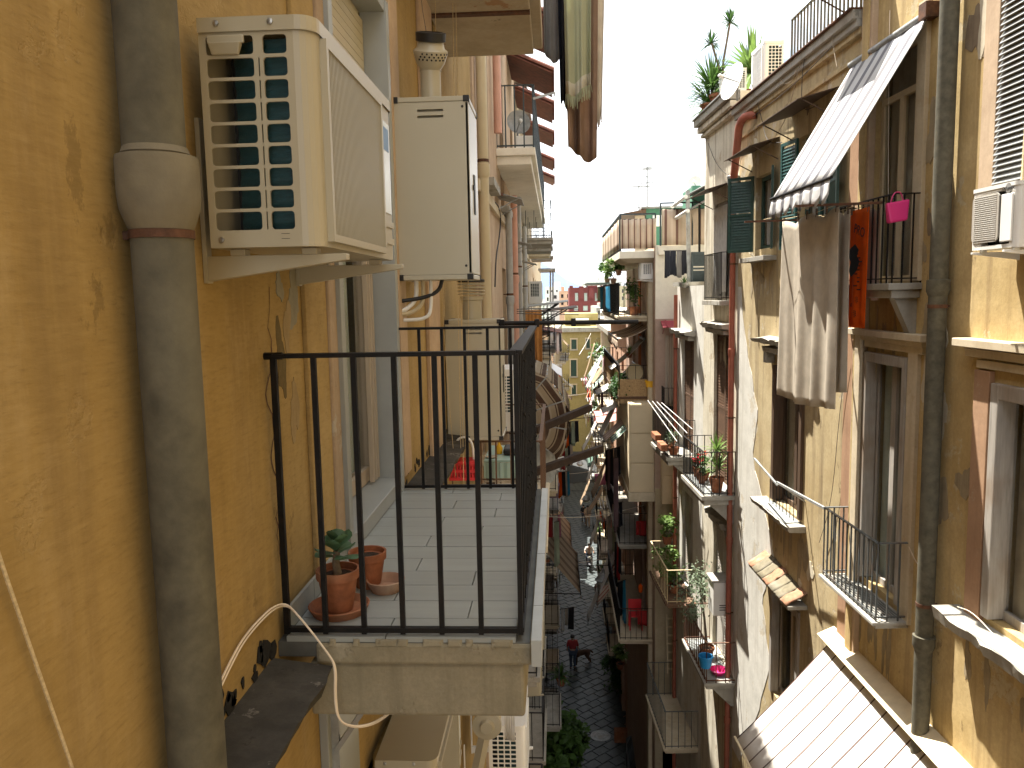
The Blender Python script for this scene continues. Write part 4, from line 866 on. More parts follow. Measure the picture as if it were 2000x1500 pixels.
# ---------------------------------------------------------------- cables and ropes on this wall
pts = [LF.onw(-30, 1040), LF.onw(0, 1130), LF.onw(40, 1245), LF.onw(80, 1360), LF.onw(130, 1500), LF.onw(160, 1600)]
cable('wall_rope', 'pale rope running down the ochre wall in the bottom left corner', [LF.pt(u, .012, z) for u, z in pts], .0036, 'rope', cat='rope')
zz = [(400, 1400, .012), (440, 1310, .012), (480, 1235, .012), (550, 1168, .015)]
p = [LF.pt(*(lambda uz: (uz[0], d, uz[1]))(LF.onw(x, y, d))) for x, y, d in zz]
q2 = [LF.pt(2.48, *LF.onu(x, y, 2.44)) for x, y in ((590, 1210), (640, 1275), (655, 1300), (653, 1360), (660, 1410), (690, 1440), (725, 1446), (760, 1425))]
for k, v in enumerate(q2): q2[k] = Vector((v.x, 2.44 if k < 5 else 2.44+.06*(k-4), v.z))
for s in (0, 1):
    o = Vector((0, .012*s, -.011*s)); cable('wall_cable', '%s of the pair of pale cables looped over the string course beside the balcony' % ['upper', 'lower'][s], [v+o for v in p+q2[:8]+[Vector((q2[7].x+.1, 2.95, q2[7].z+.02)), Vector((q2[7].x+.02, 3.5, q2[7].z+.1))]], .0034, 'cable_white', group='pale cables looped over the string course')
for i, (x0, x1, y0, y1, uu) in enumerate(((850, 868, 0, 620, 6.1), (884, 900, 0, 880, 6.15), (890, 905, 0, 940, 6.2), (862, 890, 560, 930, 6.12), (898, 912, 560, 940, 6.16), (912, 914, 380, 880, 6.3), (903, 906, 560, 945, 6.22))):
    a = LF.onu(x0, y0, uu); b = LF.onu(x1, y1, uu); m_ = ((a[0]+b[0])/2+.01*(i % 3-1), (a[1]+b[1])/2)
    cable('rope', '%s thin yellowish cord hanging past the boiler cabinets' % ['first', 'second', 'third', 'fourth', 'fifth', 'sixth', 'seventh'][i], [LF.pt(uu, *a), LF.pt(uu, *m_), LF.pt(uu, *b)], .0022, 'rope', group='cords hanging past the boiler cabinets', seg=4, cat='rope')
cable('flue_wire', 'thin dark wire rising from the flue cowl along the ochre wall', [LF.pt(4.92, .2, 20.05), LF.pt(4.95, .16, 20.3), LF.pt(4.95, .13, 22)], .002, 'cable_dark', cat='wire', seg=4)
# ================================================================ right side: ochre palazzo A, stained block B, pale block C with lower wing D
hA = dict(up=(9.0, 10.02, 18.56, 21.2), low=(8.95, 9.98, 14.87, 17.7), win=(5.7, 7.38, 15.42, 17.6), blind=(5.9, 7.5, 19.35, 22.4), g=(8.9, 9.95, 11.0, 13.2), g2=(5.8, 7.3, 11.4, 13.4))
BA = building('apartment_building', 'tall ochre palazzo in sun on the right edge, with grey drainpipe and striped awnings', RF, -14, 10.3, 27.5, 9, list(hA.values()), M.ochre_right, .3)
hB = dict(c0=(13.66, 14.62, 19.2, 20.46), b1=(11.35, 12.5, 19.1, 20.75), b2=(12.05, 13.42, 14.97, 17.25), b3=(12.05, 13.35, 11.6, 13.5))
BB = building('apartment_building', 'lower stained house with roof railing and green shutters, between the palazzo and the red pipe', RF, 10.3, 15.66, 21.86, 9, list(hB.values()), M.ochre_mid, .26)
hC = dict(c1=(16.2, 17.42, 18.32, 20.3), c3=(16.02, 17.4, 14.44, 17.6), c5=(16.05, 17.3, 10.62, 13.6), arch=(16.2, 17.3, 0.05, 7.2))
BC = building('apartment_building', 'pale rain-streaked house with a bare parapet and roof plants, right of the street', RF, 15.66, 18.35, 22.22, 9, list(hC.values()), M.pale_stain, .26)
hD = dict(d3=(19.3, 20.6, 14.47, 17.3), d5=(19.3, 20.5, 10.95, 13.4), d1=(18.6, 19.6, 18.75, 18.76))
BD = building('apartment_building', 'low pale wing with two planted balconies, between the streaked house and the cream house', RF, 18.35, 21.25, 18.62, 9, [hD['d3'], hD['d5']], M.pale_grey, .26)
# ---- A: trims
def band(t, F, u0, u1, z0, z1, d, mat, name='cornice', bevel=.006): return MB().box(F, u0, u1, -.01, d, z0, z1).build(name, M_(mat), t, bevel=bevel)
band(BA, RF, 10.0, 10.28, 0, 27.5, .07, 'pink_trim', 'pilaster'); band(BA, RF, 10.28, 10.62, 0, 21.2, .03, 'rust_trim', 'pilaster')
band(BA, RF, 10.06, 10.22, 0, 27.4, .09, 'ochre_right', 'pilaster')
for u0, u1, z0, z1 in ((8.72, 8.93, 14.75, 17.95), (8.78, 8.97, 18.56, 21.45)): band(BA, RF, u0, u1, z0, z1, .045, 'cream_trim', 'door_surround')
band(BA, RF, 10.0, 10.16, 14.75, 17.95, .1, 'cream_trim', 'door_surround')
for z, u0, u1, d in ((17.78, 8.62, 10.25, .05), (17.86, 8.56, 10.3, .09), (17.92, 8.5, 10.34, .14), (17.74, 5.5, 7.62, .06), (17.84, 5.4, 7.75, .1), (17.93, 5.3, 7.85, .17)): band(BA, RF, u0, u1, z, z+.075, d, 'cream_trim', 'cornice')
for u0, u1, z0, z1 in ((7.42, 7.66, 15.3, 17.72), (7.52, 7.74, 19.3, 22.4)): band(BA, RF, u0, u1, z0, z1, .05, 'rust_trim' if z0 < 16 else 'pink_trim', 'window_surround')
window(BA, RF, hA['up'], d=-.08, frame='wood_cream', curt='curtain_tan', fw=.07, mull=1, transom=.5)
window(BA, RF, hA['low'], d=-.085, frame='wood_grey', curt='curtain_green', fw=.09, mull=1)
mb = MB()
for u0, u1, z0, z1 in ((8.94, 9.03, 14.88, 17.72), (9.9, 9.99, 14.88, 17.72)): mb.box(RF, u0, u1, -.08, .06, z0, z1)
mb.box(RF, 9.03, 9.9, -.08, .06, 17.6, 17.72); mb.build('door_casing', M.wood_grey, BA, bevel=.01)
window(BA, RF, hA['win'], d=-.1, frame='wood_grey', curt='curtain_tan', fw=.09, mull=1)
mb = MB(); mb.box(RF, 7.27, 7.39, -.1, .055, 15.43, 17.62); mb.box(RF, 5.7, 7.27, -.1, .055, 17.48, 17.62); mb.build('window_casing', M.wood_grey, BA, bevel=.01)
sill(BA, RF, 5.6, 7.82, 15.36, .3, .13, 'grey_stone', rough=.05)
window(BA, RF, hA['blind'], d=-.12, frame='wood_pale', curt=None, fw=.07, mull=1)
bl = MB().box(RF, 5.9, 7.46, .02, .06, 22.3, 22.4).build('blind', M.blind_grey, BA)
sm = MB(); p_ = lambda q, d, z: RF.pt(5.92+1.52*q, d, z)
sm.hexa([p_(0, .07, 0), p_(1, .07, 0), p_(1, .078, .004), p_(0, .078, .004), p_(0, .03, .052), p_(1, .03, .052), p_(1, .04, .056), p_(0, .04, .056)])
sm = sm.mesh('slat', M.blind_grey, RF.pt(5.92, .05, 0))
for k in range(60): inst('slat', sm, RF.pt(5.92, .05+.0012*(60-k)*.4, 19.38+k*.05), bl)
for u in (6.4, 7.0): MB().bar(RF.pt(u, .11, 19.36), RF.pt(u, .06, 22.3), .02).build('blind_tape', M.rope, bl)
window(BA, RF, hA['g'], d=-.2, frame='wood_dark', curt=None, fw=.07)
window(BA, RF, hA['g2'], d=-.2, frame='wood_dark', curt=None, fw=.07)
# balconies of A
balcony(BA, RF, 8.8, 10.3, .31, 18.54, .16, .94, .12, 'iron', 'grey_stone', brackets=2)
balcony(BA, RF, 8.78, 10.28, .37, 14.78, .09, .9, .115, 'iron_grey', 'grey_stone', bw=.016)
mb = MB()
for k in range(9): mb.box(RF, 8.85, 10.2, .05+.035*k, .05+.035*k+.014, 14.782, 14.79)
mb.build('floor_grating', M.iron_grey, BA)
# small window canopy at the top of A
canopy(BA, RF, 9.85, 10.9, 22.45, .7, .18, 'wood_dark')
# drainpipe
drainpipe('drainpipe', 'grey cement drainpipe on the sunlit ochre palazzo', RF, 8.22, .12, 0, 27, .088, 'asbestos', joints=(22.6, 18.5, 14.8), clamps=(18.3, 21.9, 15.2), jm='asbestos')
# AC with the maker's lettering
u1_, zt = RF.onw(1899, 372, .36); u0_, _ = RF.onw(1988, 372, .36); _, zb = RF.onw(1899, 490, .36)
A3 = ac_unit('white air conditioner outdoor unit with square grille, under the grey blind at the right edge', RF, u0_, u1_, .06, .36, zb, zt, 'enamel_white', simple=True, bracket=True)
for ch in list(A3.children):
    if ch.name.startswith(('grille', 'fan')): bpy.data.objects.remove(ch)
W3 = u1_-u0_; gm = MB(); ga, gb = u0_+W3*.36, u1_-.03; z0_, z1_ = zb+.06, zt-.06
out = rrect((ga+gb)/2, (z0_+z1_)/2, (gb-ga)/2, (z1_-z0_)/2, .05, 4)
gm.face([RF.pt(a, .368, b) for a, b in out]); n = len(out)
for k in range(n): (a, b), (c, e) = out[k], out[(k+1) % n]; gm.face([RF.pt(a, .355, b), RF.pt(c, .355, e), RF.pt(c, .368, e), RF.pt(a, .368, b)])
g_ = gm.build('grille', surf('grille_tan', (.4, .37, .32), .6, var=.15, scale=60), A3)
for k in range(22):
    z = z0_+.02+(z1_-z0_-.04)*k/21; MB().box(RF, ga+.03, gb-.03, .3685, .3715, z, z+.004).build('grille_bar', M.enamel_white, g_)
MB().box(RF, u0_+W3*.06, u0_+W3*.3, .361, .375, zb+.05, zt-.09).build('control_panel', M.enamel_white, A3, bevel=.008)
pl = MB().lathe(RF.pt(u0_+W3*.18, .362, zt-.045), [(.04, 0), (.04, .004), (.001, .005)], 20, (RF.n[0], RF.n[1], 0)).build('maker_plate', M.zinc, A3)
pl.scale = (1, 1, 1)
lettering("De'Longhi", .036, RF.pt(u0_+W3*.18, .3685, zt-.045), (math.pi/2, 0, RF.ang+math.pi), A3)
# ---- upper striped awning, laundry and its poles
u0_, z0_ = RF.onw(1806, 28, .1); u1_, _ = RF.onw(1656, 142, .1); dd, zf = RF.onu(1621, 347, u0_)
grey_st = stripes('grey_stripe', [(1, (.58, .58, .58)), (.5, (.19, .19, .21)), (.35, (.58, .58, .58)), (.5, (.19, .19, .21))], 6, 0, trans=.2)
awning('awning', 'white and grey striped awning hanging steeply over the upper right balcony', RF, u0_, u1_, z0_, dd, z0_-zf, grey_st, belly=.02, valance=.26, scallop=.05, box=True, arms=False)
MB().box(RF, u0_-.1, u0_+.05, 0, .14, z0_-.05, z0_+.1).build('awning_end_bracket', M.rust, BA)
zl_ = 19.42
t = thing('drying_rack', 'pair of brown iron arms with clothes lines over the upper right balcony', 'drying frame', RF.pt(9.5, .5, zl_))
for u in (9.1, 11.0): MB().bar(RF.pt(u, 0 if u > 10 else .3, zl_), RF.pt(u, 1.25, zl_-.02), .035, .025).build('arm', M.rust, t)
for d in (.26, .38, .5, .75, 1.0): MB().tube([RF.pt(9.1, d, zl_+.005), RF.pt(9.9, d, zl_-.03), RF.pt(11.0, d, zl_+.005)], .003, 4).build('line', M.rope, t)
tx = (RF.t[0], RF.t[1], 0); nx = (RF.n[0], RF.n[1], 0)
def sheet(label, u0, u1, d, drop, mat, name='bed_sheet', cat='sheet', z=zl_, **k): return hang_cloth(name, label, cat, RF.pt(u0, d, z-.03), RF.pt(u1, d, z-.03), drop, mat, out=nx, **k)
s1 = sheet('wide cream bed sheet hanging from the drying frame, outermost and longest', 9.16, 10.95, .75, 2.3, 'beige_cloth', folds=3.2, amp=.04, nu=90, nv=24, sag=.07, seed=1, group='washing under the upper right awning', hem=.02)
sheet('cream curtain hanging from the drying frame between the wide sheet and the orange towel', 9.48, 10.1, .5, 2.12, 'beige_cloth', folds=2.2, amp=.03, nu=50, sag=.05, seed=2, group='washing under the upper right awning', hem=.01)
sheet('small pinkish cream cloth hanging behind the orange towel', 9.22, 9.6, .26, 1.0, cloth('peach_cloth', (.55, .42, .34), .3), folds=3, amp=.02, nu=30, sag=.04, seed=4, name='cloth', cat='cloth', group='washing under the upper right awning')
ot = sheet('bright orange towel printed in black, pegged beside the cream curtain', 9.22, 9.72, .38, 1.35, 'orange_cloth', folds=1.5, amp=.02, nu=24, seed=3, name='towel', cat='towel', group='washing under the upper right awning', hem=.0)
pr = MB(); rr = random.Random(8)
def ob(u, z): return RF.pt(u+.42, .404, z)
for k in range(11):                                  # printed lines and drawings on the towel
    z = 18.92-.045*k; l = rr.uniform(.06, .16); u = 9.02+rr.uniform(-.06, .06)
    if .35 < (19.39-z) < 1.0: pr.face([ob(u-l/2, z), ob(u+l/2, z), ob(u+l/2, z+.014), ob(u-l/2, z+.014)])
blob = [(9.24, 18.95), (9.1, 19.0), (9.0, 18.93), (9.04, 18.86), (8.97, 18.8), (9.03, 18.7), (9.1, 18.66), (9.2, 18.62), (9.25, 18.7), (9.21, 18.8), (9.28, 18.88)]
pr.face([ob(*q) for q in blob])
for cx, cz, s in ((9.02, 18.36, .045), (9.06, 18.2, .05), (9.16, 18.3, .03)):
    for k in range(9):
        a = 6.28*k/9+.2; b = a+.25; pr.face([ob(cx, cz), ob(cx+s*math.cos(a)*rr.uniform(.7, 1.2), cz+s*math.sin(a)), ob(cx+s*.8*math.cos(b), cz+s*.8*math.sin(b))])
pr.build('print', M.ink, ot)
lettering('PRO', .15, RF.pt(9.42, .404, 19.14), (math.pi/2, .3, RF.ang+math.pi), ot)
for k, (u, d) in enumerate(((9.22, .75), (9.5, .75), (9.8, .75), (10.1, .75), (10.4, .75), (10.9, .75), (9.5, .5), (10.0, .5), (9.25, .38), (9.68, .38))):
    MB().box(RF, u-.006, u+.006, d-.012, d+.012, zl_-.08, zl_+.02).build('clothes_peg', M.wood_dark, None, 'small wooden clothes peg on the upper right drying rack, %s from the near end' % ['first', 'second', 'third', 'fourth', 'fifth', 'sixth', 'seventh', 'eighth', 'ninth', 'tenth'][k], 'clothes peg', 'clothes pegs on the drying frame')
bd_, bz = RF.onu(1752, 412, 8.74)
mb = MB(); bw_ = .13
P_ = lambda x, y, z: RF.pt(8.74+y, bd_-x, bz+z)
mb.hexa([P_(-bw_*.7, -.05, -.13), P_(bw_*.75, -.05, -.1), P_(bw_*.75, .05, -.1), P_(-bw_*.7, .05, -.13), P_(-bw_*.95, -.03, .08), P_(bw_*.95, -.03, .12), P_(bw_*.95, .03, .12), P_(-bw_*.95, .03, .08)])
t = mb.build('bag', M.pink_plastic, None, 'bright pink plastic bag hung on the upper right balcony railing', 'bag', bevel=.02)
cable('bag_handle', None, [P_(-.07, 0, .09), P_(-.04, 0, .19), P_(.03, 0, .2), P_(.06, 0, .11)], .006, 'pink_plastic', parent=t)
# ---- lower pink-striped awning
u0_, z0_ = RF.onw(1826, 1478, .16); u1_, _ = RF.onw(1612, 1240, .16); dd, zf = RF.onu(1437, 1440, u1_)
pink_st = stripes('pink_stripe', [(.8, (.62, .58, .53)), (.1, (.38, .28, .26)), (.12, (.07, .035, .03)), (.1, (.38, .28, .26))], 14, 0, trans=.15)
aw = awning('awning', 'cream awning with thin dark pink stripes, at the bottom right of the palazzo', RF, u0_-1.2, u1_, z0_-.02, dd, z0_-zf, pink_st, belly=.03, valance=.0, arms=True, roll=None, arm_mat='wood_cream')
mb = MB(); mb.hexa([RF.pt(u0_-1.2, 0, z0_), RF.pt(u1_+.1, 0, z0_), RF.pt(u1_+.1, .2, z0_-.02), RF.pt(u0_-1.2, .2, z0_-.02), RF.pt(u0_-1.2, 0, z0_+.12), RF.pt(u1_+.1, 0, z0_+.12), RF.pt(u1_+.1, .24, z0_+.015), RF.pt(u0_-1.2, .24, z0_+.015)])
mb.build('cover_box', M.wood_cream, aw, bevel=.004)
# antenna-like weed at its rim (casts the spiky shadow)
mb = MB(); c0_ = RF.pt(9.3, .3, z0_+.02); rr = random.Random(2)
for k in range(26):
    a = rr.uniform(0, 6.28); d = Vector((math.cos(a), math.sin(a), rr.uniform(.2, 1))).normalized()*rr.uniform(.08, .2); mb.bar(c0_, c0_+d, .004)
# ---- B: cornice, railing, windows
for z0, z1, d in ((21.3, 21.36, .04), (21.58, 21.66, .07), (21.66, 21.75, .12), (21.75, 21.86, .17)): band(BB, RF, 10.32, 15.64, z0, z1, d, 'grey_stone' if z0 > 21.6 else 'ochre_mid')
band(BB, RF, 10.32, 15.66, 21.862, 21.885, .21, 'rust', 'flashing')
railing(BB, RF, 10.5, 13.1, -.6, -.06, 21.86, .78, .13, 'iron_grey', .025, .05, sides='o')
window(BB, RF, hB['c0'], d=-.1, frame='green_shutter', curt='white_cloth', fw=.07, mull=0)
louvre(BB, RF, 14.64, 14.95, .03, .4, 19.17, 20.5, 'green_shutter')
louvre(BB, RF, 13.64, 13.4, .03, .1, 19.17, 20.5, 'green_shutter', label='green louvred shutter leaf folded back')
canopy(BB, RF, 13.4, 14.9, 20.95, .5, .14, 'wood_dark'); canopy(BB, RF, 11.1, 12.85, 21.15, .55, .15, 'wood_dark')
band(BB, RF, 13.45, 14.85, 18.98, 19.06, .22, 'grey_stone', 'sill')
window(BB, RF, hB['b1'], d=-.1, frame='teal_paint', curt='curtain', fw=.07)
louvre(BB, RF, 12.5, 13.0, .03, .1, 19.12, 20.75, 'teal_paint'); louvre(BB, RF, 11.33, 10.8, .03, .1, 19.12, 20.75, 'teal_paint')
window(BB, RF, hB['b2'], d=-.13, frame='wood_dark', curt='curtain_tan', fw=.09, mull=1)
mb = MB(); mb.box(RF, 13.3, 13.42, -.12, .05, 14.98, 17.25); mb.box(RF, 12.05, 12.17, -.12, .05, 14.98, 17.25); mb.box(RF, 12.17, 13.3, -.12, .05, 17.13, 17.25); mb.build('window_casing', M.wood_dark, BB, bevel=.01)
sill(BB, RF, 11.9, 13.75, 14.93, .3, .1, 'grey_stone', rough=.03)
MB().box(RF, 12.1, 13.4, .02, .26, 14.932, 14.94).build('sill_slab', M.marble, BB)
sill(BB, RF, 11.85, 13.75, 17.72, .34, .12, 'grey_stone', 'hood_mould', rough=.1)
sill(BB, RF, 12.0, 13.6, 17.56, .2, .1, 'grey_stone', 'hood_mould', rough=.03)
for u in (12.0, 13.5): MB().box(RF, u-.07, u+.07, 0, .16, 17.28, 17.5).build('hood_bracket', M.grey_stone, BB, bevel=.02)
window(BB, RF, hB['b3'], d=-.12, frame='wood_pale', curt=None, fw=.08, mull=1)
mb = MB(); mb.box(RF, 13.25, 13.36, -.1, .04, 11.6, 13.52); mb.box(RF, 12.04, 12.14, -.1, .04, 11.6, 13.52); mb.box(RF, 12.14, 13.25, -.1, .04, 13.4, 13.52); mb.build('window_casing', M.wood_grey, BB, bevel=.01)
# crumbling rounded hood of clay tiles over the lower window
hood = MB().box(RF, 11.75, 13.75, 0, .3, 13.68, 13.74).build('tile_hood', M.grey_stone, BB, bevel=.01)
rr = random.Random(4)
for k in range(7):
    a = 11.78+k*.28; h = .2+rr.uniform(-.03, .03); mb = MB()
    mb.grid(lambda x, y: RF.pt(a+.27*x+rr.uniform(-.012, .012), .0+.32*(1-math.cos(y*math.pi*.5))+rr.uniform(-.008, .008), 13.745+h*math.cos(y*math.pi*.5)+rr.uniform(-.012, .012)), 4, 6); 
    mb.build('hood_tile', M.asbestos_pale if k % 3 else M.terracotta_dry, hood, smooth=50, solid=.025)
# pale repaired plaster beside the red pipe
edge = [(1447, 560), (1462, 700), (1480, 800), (1470, 900), (1500, 1020), (1512, 1090), (1490, 1180), (1505, 1300), (1470, 1420), (1440, 1500)]
pp = [RF.onw(*e) for e in edge]; rr = random.Random(9); q_ = []
for (a, b), (c, e) in zip(pp, pp[1:]):
    for k in range(6): q_.append((a+(c-a)*k/6+rr.gauss(0, .04), b+(e-b)*k/6))
q_ = [(min(q[0], 15.5), q[1]) for q in q_]
mb = MB()
for (a, b), (c, e) in zip(q_, q_[1:]): mb.face([RF.pt(a, .008, b), RF.pt(15.64, .008, b), RF.pt(15.64, .008, e), RF.pt(c, .008, e)]); mb.face([RF.pt(a, 0, b), RF.pt(a, .008, b), RF.pt(c, .008, e), RF.pt(c, 0, e)])
mb.build('plaster_patch', M.pale_grey, BB)
drainpipe('drainpipe', 'rust red drainpipe running down between the stained house and the pale house', RF, 15.72, .09, 0, 20.6, .055, 'pipe_red', joints=(17.3, 13.5, 9.7), clamps=(19, 16, 12, 8))
o_ = thing('pipe_elbow', 'bent red rainwater pipe below the cornice above the green shutter', 'drainpipe', RF.pt(14.9, .1, 20.6))
cable('pipe_section', None, [RF.pt(14.62, .02, 21.55), RF.pt(14.7, .2, 21.55), RF.pt(14.95, .22, 21.45), RF.pt(15.1, .2, 21.2), RF.pt(15.6, .12, 20.62)], .07, 'pipe_red', parent=o_, seg=12)
MB().lathe(RF.pt(15.7, .1, 20.45), [(.1, 0), (.13, .2), (.12, .21)], 14).build('hopper', M.zinc, o_, smooth=30)
# ---- C
for z0, z1, d in ((21.85, 21.92, .1), (21.95, 22.06, .18), (22.08, 22.22, .26)): band(BC, RF, 15.7, 18.37, z0, z1, d, 'grey_stone' if z0 > 22 else 'pale_stain')
band(BC, RF, 15.68, 18.4, 22.222, 22.25, .3, 'zinc', 'flashing')
window(BC, RF, hC['c1'], d=-.06, frame='wood_grey', curt='white_cloth', fw=.06, mull=1)
canopy(BC, RF, 16.05, 17.7, 20.62, .55, .16, 'wood_dark')
railing(BC, RF, 16.12, 17.5, 0, .2, 18.3, .95, .1, 'iron', .014, join=False); band(BC, RF, 16.1, 17.55, 18.2, 18.29, .24, 'grey_stone', 'sill')
hang_cloth('window_sheet', 'white sheet hung behind the small railing in the pale house window', 'sheet', RF.pt(16.25, .06, 20.2), RF.pt(17.3, .06, 20.2), 1.8, 'white_cloth', folds=5, amp=.02, out=nx, seed=12)
for z0, u0, u1, t_, s_ in ((17.85, 15.9, 17.6, BC, .34), (17.55, 19.1, 20.9, BD, .3), (13.75, 15.9, 17.5, BC, .2)):
    sill(t_, RF, u0, u1, z0, s_, .14, 'grey_stone', 'hood_mould', rough=.1); sill(t_, RF, u0+.1, u1-.1, z0-.142, s_*.6, .1, 'grey_stone', 'hood_mould', rough=.02)
def door_shutter(t, F, h, mat='wood_brown', d=-.08):
    m = (h[0]+h[1])/2
    for a, b in ((h[0]+.01, m-.005), (m+.005, h[1]-.01)): louvre(t, F, a, b, d, d, h[2]+.02, h[3]-.02, mat, sp=.06)
door_shutter(BC, RF, hC['c3']); door_shutter(BD, RF, hD['d3']); door_shutter(BC, RF, hC['c5'], 'wood_grey'); door_shutter(BD, RF, hD['d5'], 'wood_grey')
b1_ = balcony(BC, RF, 15.68, 17.55, .62, 14.44, .2, .88, .14, 'iron', 'grey_stone', bw=.016, brackets=2); MB().box(RF, 15.75, 17.5, .05, .58, 14.441, 14.45).build('floor_slab', M.marble, b1_)
b2_ = balcony(BD, RF, 19.15, 21.2, .65, 14.5, .2, .9, .14, 'iron', 'grey_stone', bw=.016, brackets=2)
b3_ = balcony(BC, RF, 15.5, 17.55, .58, 10.62, .14, .84, .17, 'rust', 'grey_stone', bw=.018, brackets=2); MB().box(RF, 15.55, 17.5, .05, .54, 10.621, 10.63).build('floor_slab', M.marble, b3_)
b4_ = balcony(BD, RF, 18.9, 21.2, .7, 10.92, .12, .84, .2, 'rope', 'wood_brown', bw=.012)
drainpipe('drainpipe', 'second red drainpipe, at the far corner of the low pale wing', RF, 21.05, .08, 0, 18.4, .05, 'pipe_red', joints=(15.2, 11), clamps=(17, 13, 9))
# washing rack of white rods on the far planted balcony
t = thing('drying_rack', 'white rods of a drying rack sloping out over the far planted balcony', 'drying rack', RF.pt(20, .9, 15.5))
for k in range(4):
    a = RF.onw(1265+k*9, 782+k*1.5, 1.0); c = RF.onw(1322+k*10, 862-k*8, .55)
    MB().bar(RF.pt(a[0], 1.0, a[1]), RF.pt(c[0], .55, c[1]), .013).build('rod', M.white_plastic, t)
MB().bar(RF.pt(21.2, .6, 15.42), RF.pt(19.2, .6, 15.42), .03, .02).build('rail', M.iron, t)
# pots on the planted balconies
def rp(u, d, z): return RF.pt(u, d, z)
pot('potted_yucca', 'tall spiky yucca in a clay pot at the near end of the marble-floored balcony', rp(15.95, .3, 14.452), .15, .3, 'terracotta', spiky(.42, 46, 'leaf_light', .62, 4, .035, ((0, 0, 0), (.05, .1, -.4)), .025), cat='potted plant', group='plants on the right balconies')
pot('potted_geranium', 'small red flowering plant on the balcony beside the yucca', rp(16.7, .42, 14.452), .1, .18, 'terracotta', bush(.16, 130, .06, 'leaf_dark', .9, 5), cat='potted plant', group='plants on the right balconies')
fl = MB(); rr = random.Random(6); leaf_cloud(fl, rr, rp(16.55, .5, 15.05), (.15, .2, .12), 40, .07); fl.build('flower_cluster', M.red_cloth, None, 'red and pink blossoms over the balcony rail beside the yucca', 'flowers')
for k, (u, d, z, r, h, mt, lab) in enumerate(((17.0, .3, 14.452, .13, .2, 'leaf_mid', 'round green bush in a pot at the middle of the marble-floored balcony'), (17.35, .35, 14.452, .12, .2, 'leaf_dark', 'dark leafy plant in a pot at the far end of the marble-floored balcony'),
        (19.45, .45, 14.51, .14, .18, 'leaf_grey', 'straggly plant in a long box at the near end of the far planted balcony'), (20.1, .4, 14.51, .12, .2, 'leaf_dark', 'dark plant in a clay pot at the middle of the far planted balcony'))):
    pot('potted_bush', lab, rp(u, d, z), r, h, 'terracotta', bush(r*1.4, 170, .07, mt, 1.1, 20+k), cat='potted plant', group='plants on the right balconies')
for k, (u, d, z, t_) in enumerate(((19.5, .72, 14.8, 'near'), (20.3, .72, 14.9, 'middle'), (17.2, .02, 18.65, 'x'))):
    if t_ == 'x': continue
    MB().box(RF, u-.3, u+.3, d-.08, d+.08, z-.16, z).build('planter_box', M.terracotta, None, 'terracotta window box on the %s rail of the far planted balcony' % t_, 'planter', 'terracotta boxes on the far balcony', bevel=.015)
pot('potted_tree', 'grey-green olive-like shrub with a bare stem on the balcony with the blue bucket', rp(16.6, .3, 10.632), .16, .25, 'terracotta', None, cat='potted plant')
tb = bpy.data.objects[-1] if False else [o for o in COL.objects if o.name.startswith('potted_tree')][0]
base = rp(16.6, .3, 10.86); top_ = rp(16.75, .42, 12.1)
MB().tube([base, (base+top_)/2+Vector((.02, .02, 0)), top_], [.03, .025, .015], 7).build('trunk', M.stem, tb)
mb = MB(); leaf_cloud(mb, random.Random(3), top_+Vector((-.1, 0, .1)), (.55, .6, .75), 900, .075, flat=.8); mb.build('foliage', M.leaf_grey, tb, kind='stuff')
for k, (u, d, z, r_, mt, l) in enumerate(((19.6, .4, 10.93, .3, 'leaf_light', 'bright leafy plant sprawling on the near end of the wooden-railed balcony'), (20.6, .45, 10.93, .34, 'leaf_light', 'big broad-leaved plant at the far end of the wooden-railed balcony'), (20.2, .45, 12.0, .3, 'leaf_light', 'climbing plant with pale leaves above the wooden-railed balcony'))):
    pot('potted_bush', l, rp(u, d, z), .14, .22, 'terracotta', bush(r_, 300, .13, mt, 1.1, 40+k), cat='potted plant', group='plants on the right balconies')
# bucket, basin, boiler cabinet on the lower balcony
bu = rp(15.42, .62, 11.0); t = thing('bucket', 'blue plastic bucket hung on the rusty lower balcony railing', 'bucket', bu)
MB().lathe(bu, [(.10, 0), (.14, .22), (.15, .22), (.15, .24), (.13, .235), (.1, .02), (.001, .015)], 24).build('bucket_body', M.blue_plastic, t, smooth=40)
MB().tube([bu+Vector((.14*math.cos(a), 0, .23+.17*math.sin(a))) for a in [math.pi*k/10 for k in range(11)]], .006, 6).build('handle', M.plastic_black, t)
MB().lathe(rp(15.85, .25, 10.635), [(.11, 0), (.17, .1), (.18, .1), (.165, .11), (.11, .015), (.001, .01)], 24).build('basin', M.pink_plastic, None, 'pink plastic basin on the floor of the rusty lower balcony', 'basin', smooth=40)
uu, z1b = RF.onw(1438, 1150); _, z0b = RF.onw(1438, 1218)
t = thing('boiler_box', 'white boiler box with a stone slab on top beside the red drainpipe', 'boiler', RF.pt(15.5, .2, z0b))
MB().box(RF, 15.86, 16.3, 0, .36, z0b, z1b).build('case', M.enamel_white, t, bevel=.01)
MB().box(RF, 15.83, 16.33, 0, .4, z1b+.004, z1b+.05).build('top_slab', M.grey_stone, t, bevel=.01)
for k in range(3): MB().box(RF, 15.852, 15.859, .06, .24, z0b+.12+.05*k, z0b+.135+.05*k).build('vent_slot', M.plastic_black, t)
